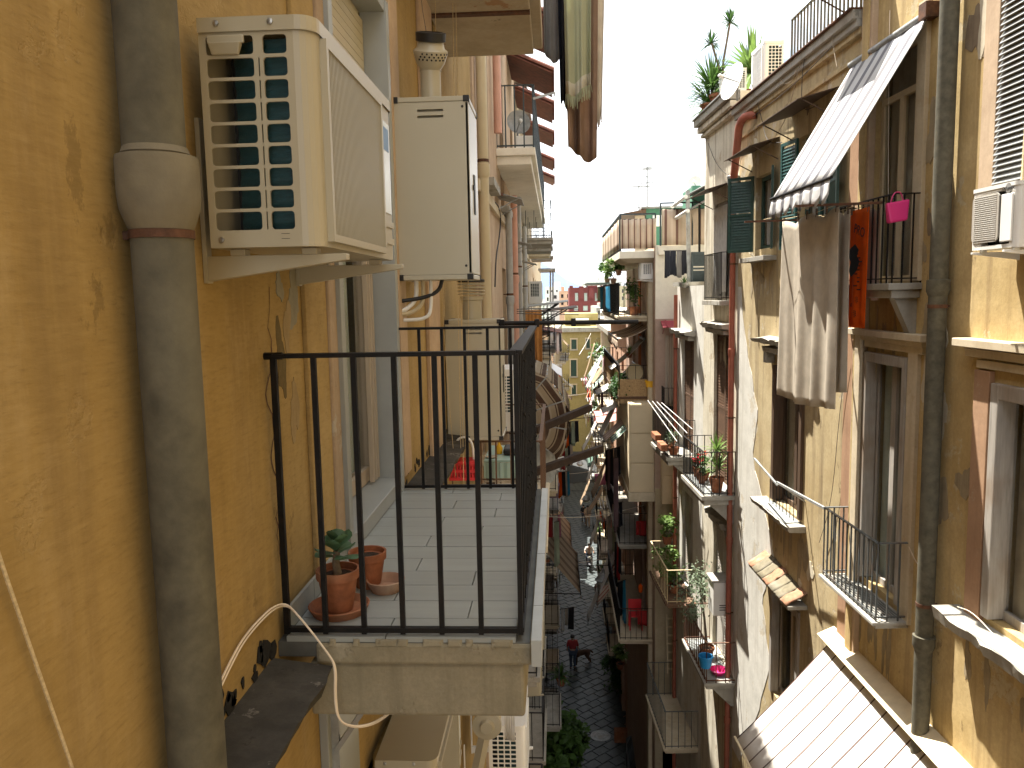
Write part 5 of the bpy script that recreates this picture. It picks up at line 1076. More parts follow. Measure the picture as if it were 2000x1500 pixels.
# dark arched shop doorway at the foot of C
mb = MB()
for k in range(12):
    a, b = math.pi*k/12, math.pi*(k+1)/12; R0, R1 = .62, .8; cc = (16.75, 7.2)
    mb.hexa([RF.pt(cc[0]+R0*math.cos(a), 0, cc[1]+R0*math.sin(a)*.6), RF.pt(cc[0]+R1*math.cos(a), 0, cc[1]+R1*math.sin(a)*.6), RF.pt(cc[0]+R1*math.cos(a), .1, cc[1]+R1*math.sin(a)*.6), RF.pt(cc[0]+R0*math.cos(a), .1, cc[1]+R0*math.sin(a)*.6),
             RF.pt(cc[0]+R0*math.cos(b), 0, cc[1]+R0*math.sin(b)*.6), RF.pt(cc[0]+R1*math.cos(b), 0, cc[1]+R1*math.sin(b)*.6), RF.pt(cc[0]+R1*math.cos(b), .1, cc[1]+R1*math.sin(b)*.6), RF.pt(cc[0]+R0*math.cos(b), .1, cc[1]+R0*math.sin(b)*.6)])
mb.build('arch_moulding', M.grey_stone, BC)
# ---- roof things on C and B
def roof_pt(px, py, d): u, z = RF.onw(px, py, d); return u, z
ac_unit('white air conditioner outdoor unit on the parapet beside the satellite dish', RF, 14.35, 15.1, -.36, -.02, 21.9, 22.72, 'enamel_white', simple=True, bracket=False)
ac_unit('white air conditioner outdoor unit on the pale house roof in front of the palms', RF, 16.3, 17.1, -.3, .04, 22.26, 22.8, 'enamel_white', simple=True, bracket=False)
def dish(name, label, c, r, aim, mat='white_plastic', group='satellite dishes', pole=.4):
    c = Vector(c); aim = Vector(aim).normalized(); t = thing(name, label, 'satellite dish', c, group)
    MB().lathe(c, [(.001, -.0), (r*.4, r*.03), (r*.75, r*.11), (r, r*.2), (r*1.01, r*.2), (r*.74, r*.08), (r*.3, -.005)], 24, aim).build('reflector', M_(mat), t, smooth=50)
    q = Vector((0, 0, 1)).rotation_difference(aim); b = c+q@Vector((0, -r*.9, r*.18)); f = c+q@Vector((0, -r*.3, r*1.0))
    MB().tube([b, f], .012, 6).build('feed_arm', M.zinc, t); MB().lathe(f, [(.03, -.05), (.035, .04), (.02, .06)], 10, aim).build('feed_horn', M.white_plastic, t)
    MB().tube([c-aim*.06, c-aim*.06-Vector((0, 0, pole))], .02, 8).build('mast', M.zinc, t)
    return t
dish('satellite_dish', 'white satellite dish edge-on on the cornice beside a roof air conditioner', RF.pt(14.9, .32, 22.18), .33, (-1, -.35, .3), pole=.3)
pot('roof_palm', 'tall bare-stemmed yuccas with two spiky heads against the sky on the roof', RF.pt(17.4, -.1, 22.26), .25, .3, 'terracotta', spiky(.36, 60, 'leaf_dark', .55, 7, .025, ((-.22, 0, .55), (.1, -.3, .85)), .03), cat='potted plant')
pot('roof_yucca', 'low bushy yucca with drooping sword leaves at the roof edge', RF.pt(17.6, .05, 22.26), .25, .15, 'terracotta', spiky(.8, 120, 'leaf_mid', .4, 8, .035, ((0, 0, 0), (0, .15, -.3))), cat='potted plant')
pot('roof_cycad', 'bright green cycad fronds between the yucca and the roof air conditioner', RF.pt(16.6, -.5, 22.26), .3, .15, 'terracotta', spiky(.95, 70, 'leaf_light', .45, 9, .07), cat='potted plant')
# cables across B and C
rr = random.Random(21)
sp_ = [[(1480, 165), (1490, 230), (1500, 280), (1530, 278)], [(1660, 30), (1600, 90), (1540, 140), (1500, 170), (1460, 215)], [(1590, 90), (1580, 140), (1568, 220), (1600, 205)], [(1535, 140), (1540, 165), (1560, 160), (1572, 130)], [(1470, 230), (1560, 170), (1640, 90)],
       [(1500, 290), (1535, 240), (1560, 190), (1580, 110)], [(1445, 270), (1430, 330), (1440, 350)], [(1640, 30), (1640, 80), (1650, 130)], [(1385, 280), (1400, 320), (1420, 340), (1440, 355)], [(1455, 480), (1470, 500), (1490, 510), (1500, 520)]]
for k, s in enumerate(sp_):
    d = .04 if k != 4 else .06; cable('facade_cable', 'thin cable on the stained plaster %s' % ['below the satellite dish', 'along the underside of the long cornice', 'hanging down to the middle canopy', 'looped under the cornice', 'drawn straight under the cornice', 'rising from the green shutter canopy', 'beside the red elbow pipe', 'at the pilaster edge', 'at the pale house corner', 'under the green shutter sill'][k], [RF.pt(RF.onw(x, y, d)[0], d+.1*(1 if y < 200 else .2), RF.onw(x, y, d)[1]) for x, y in s], .006, 'cable_tan' if k % 2 else 'cable_dark', group='cables under the right cornices')
for pts, l in (([(1655, 700), (1640, 800), (1625, 980), (1600, 1060)], 'dark wire hanging beside the lower right balcony'), ([(1775, 1068), (1790, 1100), (1800, 1110)], 'white wire looped from the end of the lower right balcony rail'), ([(1870, 1185), (1900, 1195), (1950, 1250), (2000, 1290)], 'pale cable trailing over the stone sill at the right edge'), ([(1738, 20), (1736, 120), (1734, 560)], 'thin pale cord hanging straight beside the grey drainpipe')):
    cable('wire', l, [RF.pt(RF.onw(x, y, .3 if 'sill' in l else .06)[0], .3 if 'sill' in l else .06, RF.onw(x, y, .3 if 'sill' in l else .06)[1]) for x, y in pts], .004, 'cable_white' if 'dark' not in l else 'cable_dark', cat='wire')
# rail with pegs between the mid window and the lower balcony
t = thing('clothes_rail', 'grey metal clothes rail reaching from the mid window sill to the lower right balcony', 'clothes rail', RF.pt(11.5, .4, 15.6))
MB().bar(RF.pt(10.3, .36, 15.66), RF.pt(12.0, .42, 15.6), .03).build('rod', M.zinc, t); MB().bar(RF.pt(11.9, .44, 15.58), RF.pt(13.5, .3, 15.65), .025).build('rod', M.zinc, t); MB().bar(RF.pt(11.95, .0, 15.3), RF.pt(11.95, .45, 15.62), .02).build('bracket', M.zinc, t)
for k in range(8): MB().bar(RF.pt(12.15+.16*k, .1, 14.95), RF.pt(12.15+.16*k, .1, 15.35), .01).build('guard_bar', M.iron, t)
# lower grey balcony near street
b5_ = balcony(BD, RF, 18.6, 21.2, .8, 7.35, .14, .95, .16, 'iron_grey', 'cream_trim', join=True)
rr = random.Random(50)
for k in range(22):                       # peeled and repaired places on the palazzo and the stained house
    t_, u, z, mt = (BA, rr.uniform(7.7, 8.9), rr.uniform(15.8, 21), rr.choice(['stain', 'dark_bare', 'pale_bare'])) if k < 11 else (BB, rr.uniform(10.7, 14.8), rr.choice([rr.uniform(17.9, 19), rr.uniform(13.9, 14.7), rr.uniform(20.9, 21.5)]), rr.choice(['stain', 'pale_bare', 'dark_bare']))
    patch(t_, RF, u, z, rr.uniform(.05, .16), rr.uniform(.08, .3), mt, 500+k, .003+.0004*k)
for k, (u0, u1, z) in enumerate(((12.0, 13.6, 14.8), (9.0, 10.1, 14.55), (9.1, 10.1, 18.2), (5.8, 7.7, 15.15), (13.5, 14.8, 18.9), (16.0, 17.4, 17.5))):      # run-off stains under sills and slabs
    for j in range(5): patch(BC if u0 == 16.0 else BB if u0 > 11 else BA, RF, u0+(u1-u0)*(j+rr.random())/5, z-.25-rr.random()*.1, rr.uniform(.02, .06), rr.uniform(.15, .4), 'stain', 600+k*10+j, .003+.0005*j, 'run_off_stain')
# ================================================================ ground
gs = lambda n, mb, m, k='structure': mb.build(n, m, None, kind=k)
mb = MB(); mb.face([(-400, -60, 0), (400, -60, 0), (400, 130, 0), (-400, 130, 0)]); gs('ground', mb, surf('groundm', (.12, .115, .11), .9, scale=.3))
mb = MB(); mb.face([(-6000, 130, -.5), (6000, 130, -.5), (6000, 9000, -40), (-6000, 9000, -40)]); gs('terrain', mb, surf('terrainm', (.2, .22, .17), .95, scale=.02))
mb = MB(); mb.face([(-.95, -6, .006), (4.2, -6, .006), (3.6, 23, .006), (2.9, 23.2, .006), (3.6, 60, .006), (6.5, 110, .006), (1, 110, .006), (.2, 70, .006), (-.95, 48, .006)])
street = gs('street', mb, surf('street_joint', (.045, .047, .046), .9, var=.4, scale=20))
# basalt slabs laid in rows across the street, each one its own stone
rr = random.Random(77); sm_ = []
for k in range(5):
    m = MB(); w, l = .44, .6+.0*(k-2); j = [rr.uniform(-.012, .012) for _ in range(8)]
    m.hexa([(0+j[0], 0+j[1], 0), (l+j[2], 0, 0), (l+j[3], w+j[4], 0), (j[5], w+j[6], 0), (.012+j[0], .012+j[1], .03), (l-.012+j[2], .012, .03), (l-.012+j[3], w-.012+j[4], .03), (.012+j[5], w-.012+j[6], .03)])
    sm_.append((m.mesh('paving_stone', M.basalt), l))
n_st = 0; stuff = MB(); ca, sa = math.cos(.75), math.sin(.75); cells = []
for i in range(-140, 150):
    for k in range(-20, 170):
        a, b = (i+(.5 if k % 2 else 0))*.62, k*.46; x, y = a*ca-b*sa+10, a*sa+b*ca+16
        xl = -.9 if y < 48 else -.85+(y-48)*.05; xr = 3.3 if y < 60 else 3.4+(y-60)*.06
        if 27.6 < y < 76 and xl < x < xr: cells.append((y, x))
cells.sort()
for y, x in cells:
    dz = rr.uniform(-.004, .004); me, l = sm_[2]
    if n_st < 300 and x > -.2: inst('paving_stone', me, (x, y, .004+dz), street, (rr.uniform(-.01, .01), rr.uniform(-.01, .01), .75+rr.uniform(-.02, .02))); n_st += 1
    else:
        f = lambda p, q, z: (x+p*ca-q*sa, y+p*sa+q*ca, z+dz); stuff.hexa([f(.005, .005, 0), f(.6, .005, 0), f(.6, .44, 0), f(.005, .44, 0), f(.015, .015, .034), f(.59, .015, .034), f(.59, .43, .034), f(.015, .43, .034)])
stuff.build('paving_stones', M.basalt, street, kind='stuff')
g = gnd(1173, 1437, .04)
t = tag(MB().lathe((g.x, g.y, .036), [(.42, 0), (.42, .012), (.36, .014), (.35, .006), (.26, .006), (.25, .014), (.17, .014), (.16, .006), (.001, .006)], 32).build('manhole_cover', M.zinc, None, smooth=30), 'round iron manhole cover with concentric rings in the shaded paving', 'manhole cover')
# ================================================================ cream house E with roof terrace, bays and balconies
EF = Fr((2.72, 0), (0, 1), True); SF = Fr((0, 22), (1, 0))
def spx(px, py, Y): v = at(px, py, Y); return v
e1 = [(24.5, 25.4, 17.9, 19.6), (24.4, 25.4, 15.5, 17.4), (24.4, 25.4, 11.6, 13.9), (24.4, 25.4, 8, 10.4), (27.5, 28.4, 17.9, 19.7), (27.5, 28.4, 15.5, 17.4), (27.5, 28.4, 11.6, 13.9)]
BE = thing('apartment_building', 'cream and salmon house with a striped roof terrace projecting into the street', 'building', (6, 26, 0))
mb = MB(); facade(mb, EF, 22, 31, 0, 19.75, e1, .25); mb.build('wall', M.salmon, BE)
mb = MB(); zt = 19.75
facade(mb, SF, 2.72, 11, 17.75, zt, []); mb.face([(2.72, 22, zt), (11, 22, zt), (11, 31, zt), (2.72, 31, zt)]); mb.face([(11, 22, 0), (11, 31, 0), (11, 31, zt), (11, 22, zt)]); mb.face([(2.72, 31, 0), (11, 31, 0), (11, 31, zt), (2.72, 31, zt)])
mb.build('side_wall', M.cream_wall, BE)
hs = [(3.02, 3.5, 15.2, 17.2)]
mb = MB(); facade(mb, SF, 2.72, 11, 13.0, 17.749, hs, .2); mb.build('side_wall', M.salmon, BE)
mb = MB(); facade(mb, SF, 2.72, 11, 0, 12.999, [(2.95, 3.5, 3, 5.5)], .2); mb.build('side_wall', M.beige_far, BE)
for h in e1: window(BE, EF, h, d=-.12, frame='wood_dark' if h[2] < 15 else 'wood_pale', curt='curtain' if h[2] > 14 else None, fw=.07, mull=1)
MB().box(EF, 22.6, 22.95, -.0, .12, 0, 19.6).build('corner_pilaster', M.cream_trim, BE, bevel=.01); MB().box(EF, 25.6, 25.9, 0, .07, 11, 19.6).build('red_pilaster', M.orange_far, BE, bevel=.01)
canopy(BE, SF, 2.86, 3.9, 17.7, .5, .16, surf('red_sheet', (.3, .04, .06), .5, var=.15), ribs=4)
hang_cloth('door_curtain', 'pale striped curtain hanging over the side door under the red metal canopy', 'curtain', (2.98, 21.9, 17.3), (3.6, 21.9, 17.3), 2.0, stripes('drape', [(1, (.5, .42, .33)), (.4, (.36, .27, .2)), (.5, (.55, .48, .38))], 5, 0, trans=.1), folds=5, amp=.03)
railing(BE, SF, 2.9, 3.6, .0, .5, 15.0, .9, .12, 'iron', .014, join=True); MB().box(SF, 2.86, 3.7, 0, .55, 14.86, 14.99).build('balcony_slab', M.cream_trim, BE, bevel=.01)
# roof terrace balcony with striped cloth
v0 = at(1207, 492, 22.6); v1 = at(1272, 492, 22.6)
zf = v0.z; mb = MB(); mb.box(AX, 1.78, 2.75, 22.3, 31, zf-.2, zf); ts = mb.build('balcony_slab', M.cream_wall, BE, bevel=.01)
MB().hexa([(1.78, 22.3, zf-.2), (2.75, 22.3, zf-.2), (2.75, 31, zf-.2), (1.78, 31, zf-.2), (2.0, 22.45, zf-.32), (2.75, 22.45, zf-.32), (2.75, 31, zf-.32), (2.0, 31, zf-.32)]).build('slab_soffit', M.soffit, ts)
railing(BE, AX, 1.82, 2.76, 22.36, 30.9, zf, 1.0, .14, 'iron_grey', .02, .04, sides='n', join=True)
mb = MB()
for a, b in (((1.8, 22.34), (2.76, 22.34)), ((1.8, 22.34), (1.8, 30.9))): mb.bar((*a, zf+1.0), (*b, zf+1.0), .04); mb.bar((*a, zf+.86), (*b, zf+.86), .025)
for a, b in ((1.8, 22.34), (2.76, 22.34), (1.8, 26), (1.8, 30)): mb.bar((a, b, zf), (a, b, zf+1.0), .04)
mb.build('terrace_rail', M.green_iron, BE)
brown_st = stripes('brown_stripe', [(1, (.62, .5, .38)), (.9, (.23, .13, .1)), (.3, (.62, .5, .38)), (.5, (.34, .22, .16)), (.5, (.66, .55, .44)), (.8, (.27, .16, .12))], 6, 0, trans=.2)
def screen(label, a, b, z0, z1, m, wob=.012):
    a, b = Vector((*a, z0)), Vector((*b, z0)); o = MB().grid(lambda p, q: a.lerp(b, p)+Vector((0, wob*math.sin(p*31+q*2), (z1-z0)*q+.012*math.sin(p*40)*(q > .9))), 40, 4).build('windbreak', m, None, label, 'windbreak', 'striped windbreaks on the roof terrace', smooth=60, solid=.006)
    return o
screen('brown striped windbreak cloth on the terrace corner that overhangs the street', (1.8, 22.31), (2.78, 22.31), zf+.06, zf+.86, brown_st)
screen('brown striped windbreak cloth along the outer side of the overhanging terrace', (1.77, 22.4), (1.77, 30.5), zf+.06, zf+.86, brown_st)
z2 = at(1330, 478, 21.9).z
screen('wide brown striped windbreak cloth on the inner part of the roof terrace', (2.88, 21.95), (4.7, 21.95), z2, z2+.95, brown_st)
mb = MB(); mb.bar((2.85, 21.97, z2+1.12), (4.8, 21.97, z2+1.12), .04); mb.bar((2.85, 21.97, z2+.95), (4.8, 21.97, z2+.95), .025)
for x in (2.85, 3.7, 4.7): mb.bar((x, 21.97, z2-.1), (x, 21.97, z2+1.12), .04)
mb.build('terrace_rail', M.green_iron, BE); MB().box(AX, 2.8, 5, 21.9, 22.0, z2-.25, z2-.02).build('terrace_kerb', M.cream_wall, BE)
t = thing('roof_shed', 'dark green penthouse with white panels and a small lamp on the roof terrace', 'shed', (4.2, 26.5, zf))
p0, p1 = at(1262, 440, 25.5), at(1345, 406, 25.5)
MB().box(AX, p0.x, p0.x+3.2, 25.5, 29, zf-.1, p1.z).build('wall', M.green_paint, t); MB().box(AX, p0.x+.2, p0.x+2.4, 25.46, 25.49, p1.z-.55, p1.z-.2).build('panel', M.white_plastic, t, bevel=.01)
MB().box(AX, p0.x-.15, p0.x+3.3, 25.35, 29.1, p1.z+.002, p1.z+.06).build('roof', M.zinc, t); MB().box(AX, p0.x+.75, p0.x+.95, 25.38, 25.455, p1.z-.17, p1.z-.03).build('lamp', M.zinc, t, bevel=.01)
MB().hexa([(p0.x-.75, 25.3, p1.z-.18), (p0.x-.02, 25.3, p1.z-.18), (p0.x-.02, 27, p1.z-.18), (p0.x-.75, 27, p1.z-.18), (p0.x-.75, 25.3, p1.z-.14), (p0.x-.02, 25.3, p1.z-.02), (p0.x-.02, 27, p1.z-.02), (p0.x-.75, 27, p1.z-.14)]).build('awning_sheet', M.wood_brown, t)
MB().box(AX, p0.x-.35, p0.x-.05, 25.45, 25.6, zf, p1.z-.2).build('striped_side', brown_st, t)
def antenna(label, c, h, els, gr='roof antennas'):
    c = Vector(c); t = thing('antenna', label, 'antenna', c, gr); MB().tube([c, c+Vector((0, 0, h))], .022, 6).build('mast', M.zinc, t)
    for z, l, ang, n in els:
        d = Vector((math.cos(ang), math.sin(ang), 0)); s = Vector((-d.y, d.x, 0)); mb = MB(); q = c+Vector((0, 0, z)); mb.bar(q-d*l*.5, q+d*l*.5, .018)
        for k in range(n): e = q+d*l*(k/(n-1)-.5); w = .12+.16*k/(n-1); mb.bar(e-s*w, e+s*w, .011); 
        mb.build('aerial', M.zinc, t)
    return t
pa = at(1264, 405, 26.5); hh = at(1264, 325, 26.5).z-pa.z
antenna('tall television antenna mast with several aerials on the cream house roof', pa, hh, ((hh*.52, 1.0, .1, 9), (hh*.75, .5, .4, 4), (hh*.95, .5, 2.0, 7), (hh*.6, .5, -.6, 5)))
pa = at(1248, 410, 27); hh = at(1248, 362, 27).z-pa.z
antenna('shorter television antenna beside the tall mast on the cream house roof', pa, hh, ((hh*.95, .7, .1, 7), (hh*.1, 1.4, .05, 10)))
c = at(1357, 357, 22.5); dish('satellite_dish', 'white satellite dish above the lean-to roof of the terrace', c, .19, (-.35, -1, .25))
t = thing('lean_to_roof', 'grey corrugated lean-to roof on a tall post over the inner terrace', 'roof', at(1344, 560, 20.2))
a, b = at(1338, 384, 20.3), at(1384, 350, 20.3)
for k, (zo, xo) in enumerate(((0, 0), (-.34, .05))):
    mb = MB(); mb.grid(lambda p, q: Vector((a.x+xo+(b.x-a.x+.9)*p, 20.1+2.2*q, a.z+zo+(b.z-a.z)*1.9*p+.02*math.sin(q*60))), 2, 60); mb.build('roof_sheet', M.zinc, t, smooth=50, solid=.008)
    mb = MB().tube([(a.x+xo-.02, 20.05, a.z+zo-.03), (a.x+xo-.02, 22.3, a.z+zo-.03)], .05, 8).build('gutter', M.white_plastic, t)
MB().bar(at(1346, 565, 20.2), at(1343, 372, 20.2), .09).build('post', M.zinc, t); MB().bar(at(1366, 500, 20.6), at(1366, 400, 20.6), .05).build('post', M.iron, t)
MB().box(AX, 3.75, 5.5, 22.3, 24, z2, z2+1.6).build('glazed_wall', M.green_paint, t)
# dark pot screen on the low wing's terrace with washing in front
v = at(1362, 560, 20.2); t = thing('shutter_screen', 'dark green louvred screen standing on the terrace of the low pale wing', 'screen', (v.x, 20.2, 18.62))
louvre(t, AX, at(1350, 500, 20.1).x, at(1384, 500, 20.1).x, 20.1, 20.15, 18.64, at(1360, 492, 20.1).z, 'green_iron', sp=.06)
MB().box(AX, at(1325, 500, 20).x, 5, 19.9, 20.9, 18.62, 18.72).build('terrace_kerb', M.grey_stone, BD)
pot('potted_grass', 'tuft of grass in a pot on the terrace corner of the low pale wing', at(1336, 562, 19.9), .12, .12, 'zinc', spiky(.22, 40, 'leaf_mid', .02, 12, .02), cat='potted plant')
def rack(label, A, B, items, seed, zlab='', pole=True, group='washing hung in the street', cat='laundry'):
    """A pole or line with garments pinned side by side; each garment is a thing of its own."""
    A, B = Vector(A), Vector(B); rr = random.Random(seed); n = sum(w for w, *_ in items); x = 0
    out = Vector((-(B-A).y, (B-A).x, 0)).normalized()
    if pole: MB().tube([A, B], .012, 6).build('clothes_line_pole', M.iron, None, 'thin metal pole carrying '+label, 'clothes pole', 'poles and lines with washing')
    for w, drop, mt, nm, lb in items:
        p, q = A.lerp(B, (x+.06*w)/n), A.lerp(B, (x+.94*w)/n); x += w
        hang_cloth(nm, lb, nm.replace('_', ' '), p, q, drop, mt, out=out, folds=2+w, amp=.02+.02*rr.random(), nu=16, nv=8, seed=rr.randrange(99), taper=rr.uniform(.85, 1.1), group=group)
rack('dark clothes beside the terrace screen', at(1297, 490, 19.3), at(1342, 489, 20.6), ((1, .62, 'navy_cloth', 'trousers', 'navy trousers leftmost on the rack under the striped terrace'), (1, .6, 'navy_cloth', 'trousers', 'second pair of navy trousers on the rack under the striped terrace'), (.8, .65, 'grey_cloth', 'shirt', 'grey print shirt between dark trousers under the striped terrace'), (1, .6, 'dark_cloth', 'trousers', 'dark trousers rightmost on the rack under the striped terrace')), 3)
# street balconies of E
ef = lambda u, d, z: EF.pt(u, d, z)
bE = [balcony(BE, EF, 22.9, 30.5, .92, 17.82, .16, .95, .16, 'iron', 'cream_trim', join=True), balcony(BE, EF, 22.9, 30.5, .9, 15.5, .16, .9, .2, 'iron', 'wood_brown', join=True), balcony(BE, EF, 23.2, 29, .9, 11.0, .14, .95, .16, 'iron', 'grey_stone', join=True), balcony(BE, EF, 22.6, 28, .95, 8.3, .14, .95, .16, 'iron', 'cream_trim', join=True)]
ac_unit('pale air conditioner outdoor unit under the overhanging striped terrace', EF, 22.5, 23.1, .02, .35, 18.85, 19.3, 'enamel_white', simple=True)
awning('awning', 'short brown striped awning under the planted balcony of the cream house', EF, 23.0, 27, 17.5, .95, .35, brown_st, valance=.3, arms=False, roll=None)
pot('potted_tree', 'bushy green plant in a red pot at the near end of the cream house balcony', ef(23.3, .45, 17.83), .17, .25, 'terracotta', bush(.3, 300, .12, 'leaf_mid', 1.7, 60), cat='potted plant', group='plants on the cream house')
for k, (u, d, z, r, mt, lab) in enumerate(((24.6, .95, 18.75, .34, 'leaf_light', 'pale leafy climber spilling over the rail of the cream house balcony'), (27.5, .95, 18.8, .4, 'leaf_mid', 'second leafy climber farther along the cream house balcony rail'), (24.5, .8, 19.0, .22, 'leaf_mid', 'small plant hanging under the overhanging terrace slab'))):
    pot('potted_climber', lab, ef(u, d, z), .1, .18, 'terracotta_dry', bush(r, 220, .13, mt, .8, 61+k), cat='potted plant', group='plants on the cream house')
rack('blue clothes on the cream house balcony', ef(24.0, 1.1, 18.7), ef(30, 1.15, 18.7), ((1, .75, 'blue_cloth', 'overall', 'bright blue overall hanging on the cream house balcony'), (.7, .8, 'grey_cloth', 'trousers', 'grey trousers between blue clothes on the cream house balcony'), (1, .75, 'blue_cloth', 'shirt', 'bright blue shirt farthest on the cream house balcony'), (.8, .5, 'pale_green_cloth', 'towel', 'pale green towel at the far end of the cream house balcony')), 5)
MB().box(EF, 26, 31, .95, 1.7, 18.78, 18.82).build('green_shelf', M.green_formica, None, 'pale green shelf sticking out over the street beyond the blue clothes', 'shelf')
# planted net balcony with wicker, bucket
b_ = bE[1]
mb = MB()
for k in range(80):
    u = 22.95+random.Random(k).random()*7; mb.bar(EF.pt(u, .92, 15.3), EF.pt(u+.05*math.sin(k), .93, 16.2), .02, .006)
mb.box(EF, 22.86, 30.4, .915, .93, 15.2, 15.7); mb.box(SF, 1.82, 2.7, -.9, -.88, 15.3, 16.0); mb.build('reed_screen', M.reed, BE, kind='stuff')
mb = MB(); leaf_cloud(mb, random.Random(5), ef(23.6, .85, 15.75), (.3, 1.0, .4), 900, .1); mb.build('ivy', M.leaf_dark, None, 'dark ivy tangled over the reed screen of the planted balcony', 'climbing plant')
c = at(1270, 756, 22.7); t = thing('hanging_bucket', 'yellow plastic bucket hanging on the planted balcony of the cream house', 'bucket', c)
MB().lathe(c, [(.11, 0), (.15, .16), (.16, .16), (.16, .19), (.14, .18), (.1, .02), (.001, .02)], 20).build('bucket_body', M.yellow_plastic, t, smooth=40)
c = at(1240, 728, 23.6); t = tag(MB().lathe(c, [(.24, -.1), (.27, 0), (.24, .06), (.16, .0), (.001, -.03)], 20, (-.2, -1, .1)).build('wicker_chair_back', M.wicker if 'wicker' in _M else M.rope, None, smooth=40), 'round wicker chair back on the planted balcony', 'chair')
pot('potted_spiky_plant', 'bright spiky potted plant above the wicker chair', ef(24.4, .5, 16.5), .1, .14, 'terracotta', spiky(.3, 36, 'leaf_light', .05, 15, .03), cat='potted plant', group='plants on the cream house')
# beige enclosed bays
t = thing('enclosed_bay', 'beige panelled bay box built out from the cream house over the street', 'bay', (2.3, 22.4, 11.9))
q0, q1 = at(1229, 790, 22.1), at(1286, 963, 22.1)
MB().box(AX, q0.x, 2.75, 22.2, 27, q1.z, q0.z).build('body', M.beige_bay, t); dz = (q0.z-q1.z)/3
for k in range(3): MB().box(AX, q0.x+.03, 2.7, 22.165, 22.199, q1.z+.02+k*dz, q1.z-.02+(k+1)*dz).build('panel', M.beige_bay, t, bevel=.008)
MB().box(AX, q0.x-.03, 2.78, 22.1, 27, q1.z-.25, q1.z-.002).build('base', M.cream_trim, t, bevel=.01)
t = thing('enclosed_bay', 'smaller beige bay box below the far planted balcony', 'bay', (3.0, 21.6, 12))
q0, q1 = at(1294, 872, 21.6), at(1324, 985, 21.6)
MB().box(AX, q0.x, q0.x+.62, 21.63, 21.99, q1.z, q0.z).build('body', M.beige_bay, t)
for k in range(2): MB().box(AX, q0.x+.03, q0.x+.5, 21.6, 21.628, q1.z+.22+k*.62, q1.z+.2+(k+1)*.62-.02).build('panel', M.beige_bay, t, bevel=.008)
# posters and side details
q0, q1 = at(1296, 1022, 21.95), at(1314, 1060, 21.95)
MB().box(AX, q0.x, q1.x, 21.97, 21.99, (q0.z+q1.z)/2+.01, q0.z).build('poster', M.poster_pink, None, 'upper faded poster with small pictures on the cream side wall', 'poster', 'posters on the side wall')
MB().box(AX, q0.x, q1.x, 21.97, 21.99, q1.z, (q0.z+q1.z)/2-.01).build('poster', M.paper, None, 'lower white poster with a portrait on the cream side wall', 'poster', 'posters on the side wall')
t = thing('ladder', 'pale wooden ladder leaning in the corner under the wooden-railed balcony', 'ladder', at(1315, 1310, 21.6))
A, B = at(1304, 1315, 21.7), at(1302, 1200, 21.9); A2_, B2_ = at(1324, 1315, 21.7), at(1322, 1200, 21.9)
for a, b in ((A, B), (A2_, B2_)): MB().bar(a, b, .04).build('rail', M.wood_cream, t)
for k in range(7): q = (k+.5)/7; MB().bar(A.lerp(B, q), A2_.lerp(B2_, q), .04).build('rung', M.wood_cream, t)
# red buckets, pink chair on lower balconies of E
for px, py, Y, mt, lab, nm in ((1252, 1030, 23.5, 'red_cloth', 'red cloth slung over the dark balcony rail of the cream house', 'cloth'), (1255, 1205, 23, 'red_cloth', 'pink and red towel on the sunlit low balcony', 'towel')):
    p = at(px, py, Y); hang_cloth(nm, lab, nm, p+Vector((-.15, 0, .2)), p+Vector((.15, 0, .2)), .45, mt, folds=2, amp=.03, nu=12, nv=6)
t = thing('chair', 'red plastic chair on the sunlit low balcony', 'chair', ef(23.4, .4, 8.31))
MB().box(AX, 2.1, 2.5, 23.2, 23.6, 8.72, 8.76).build('seat', M.red_plastic, t, bevel=.01); MB().box(AX, 2.1, 2.5, 23.58, 23.62, 8.8, 9.15).build('backrest', M.red_plastic, t, bevel=.01)
for x in (2.12, 2.48):
    for y in (23.22, 23.58): MB().bar((x, y, 8.31), (x, y, 8.73), .035).build('leg', M.red_plastic, t)
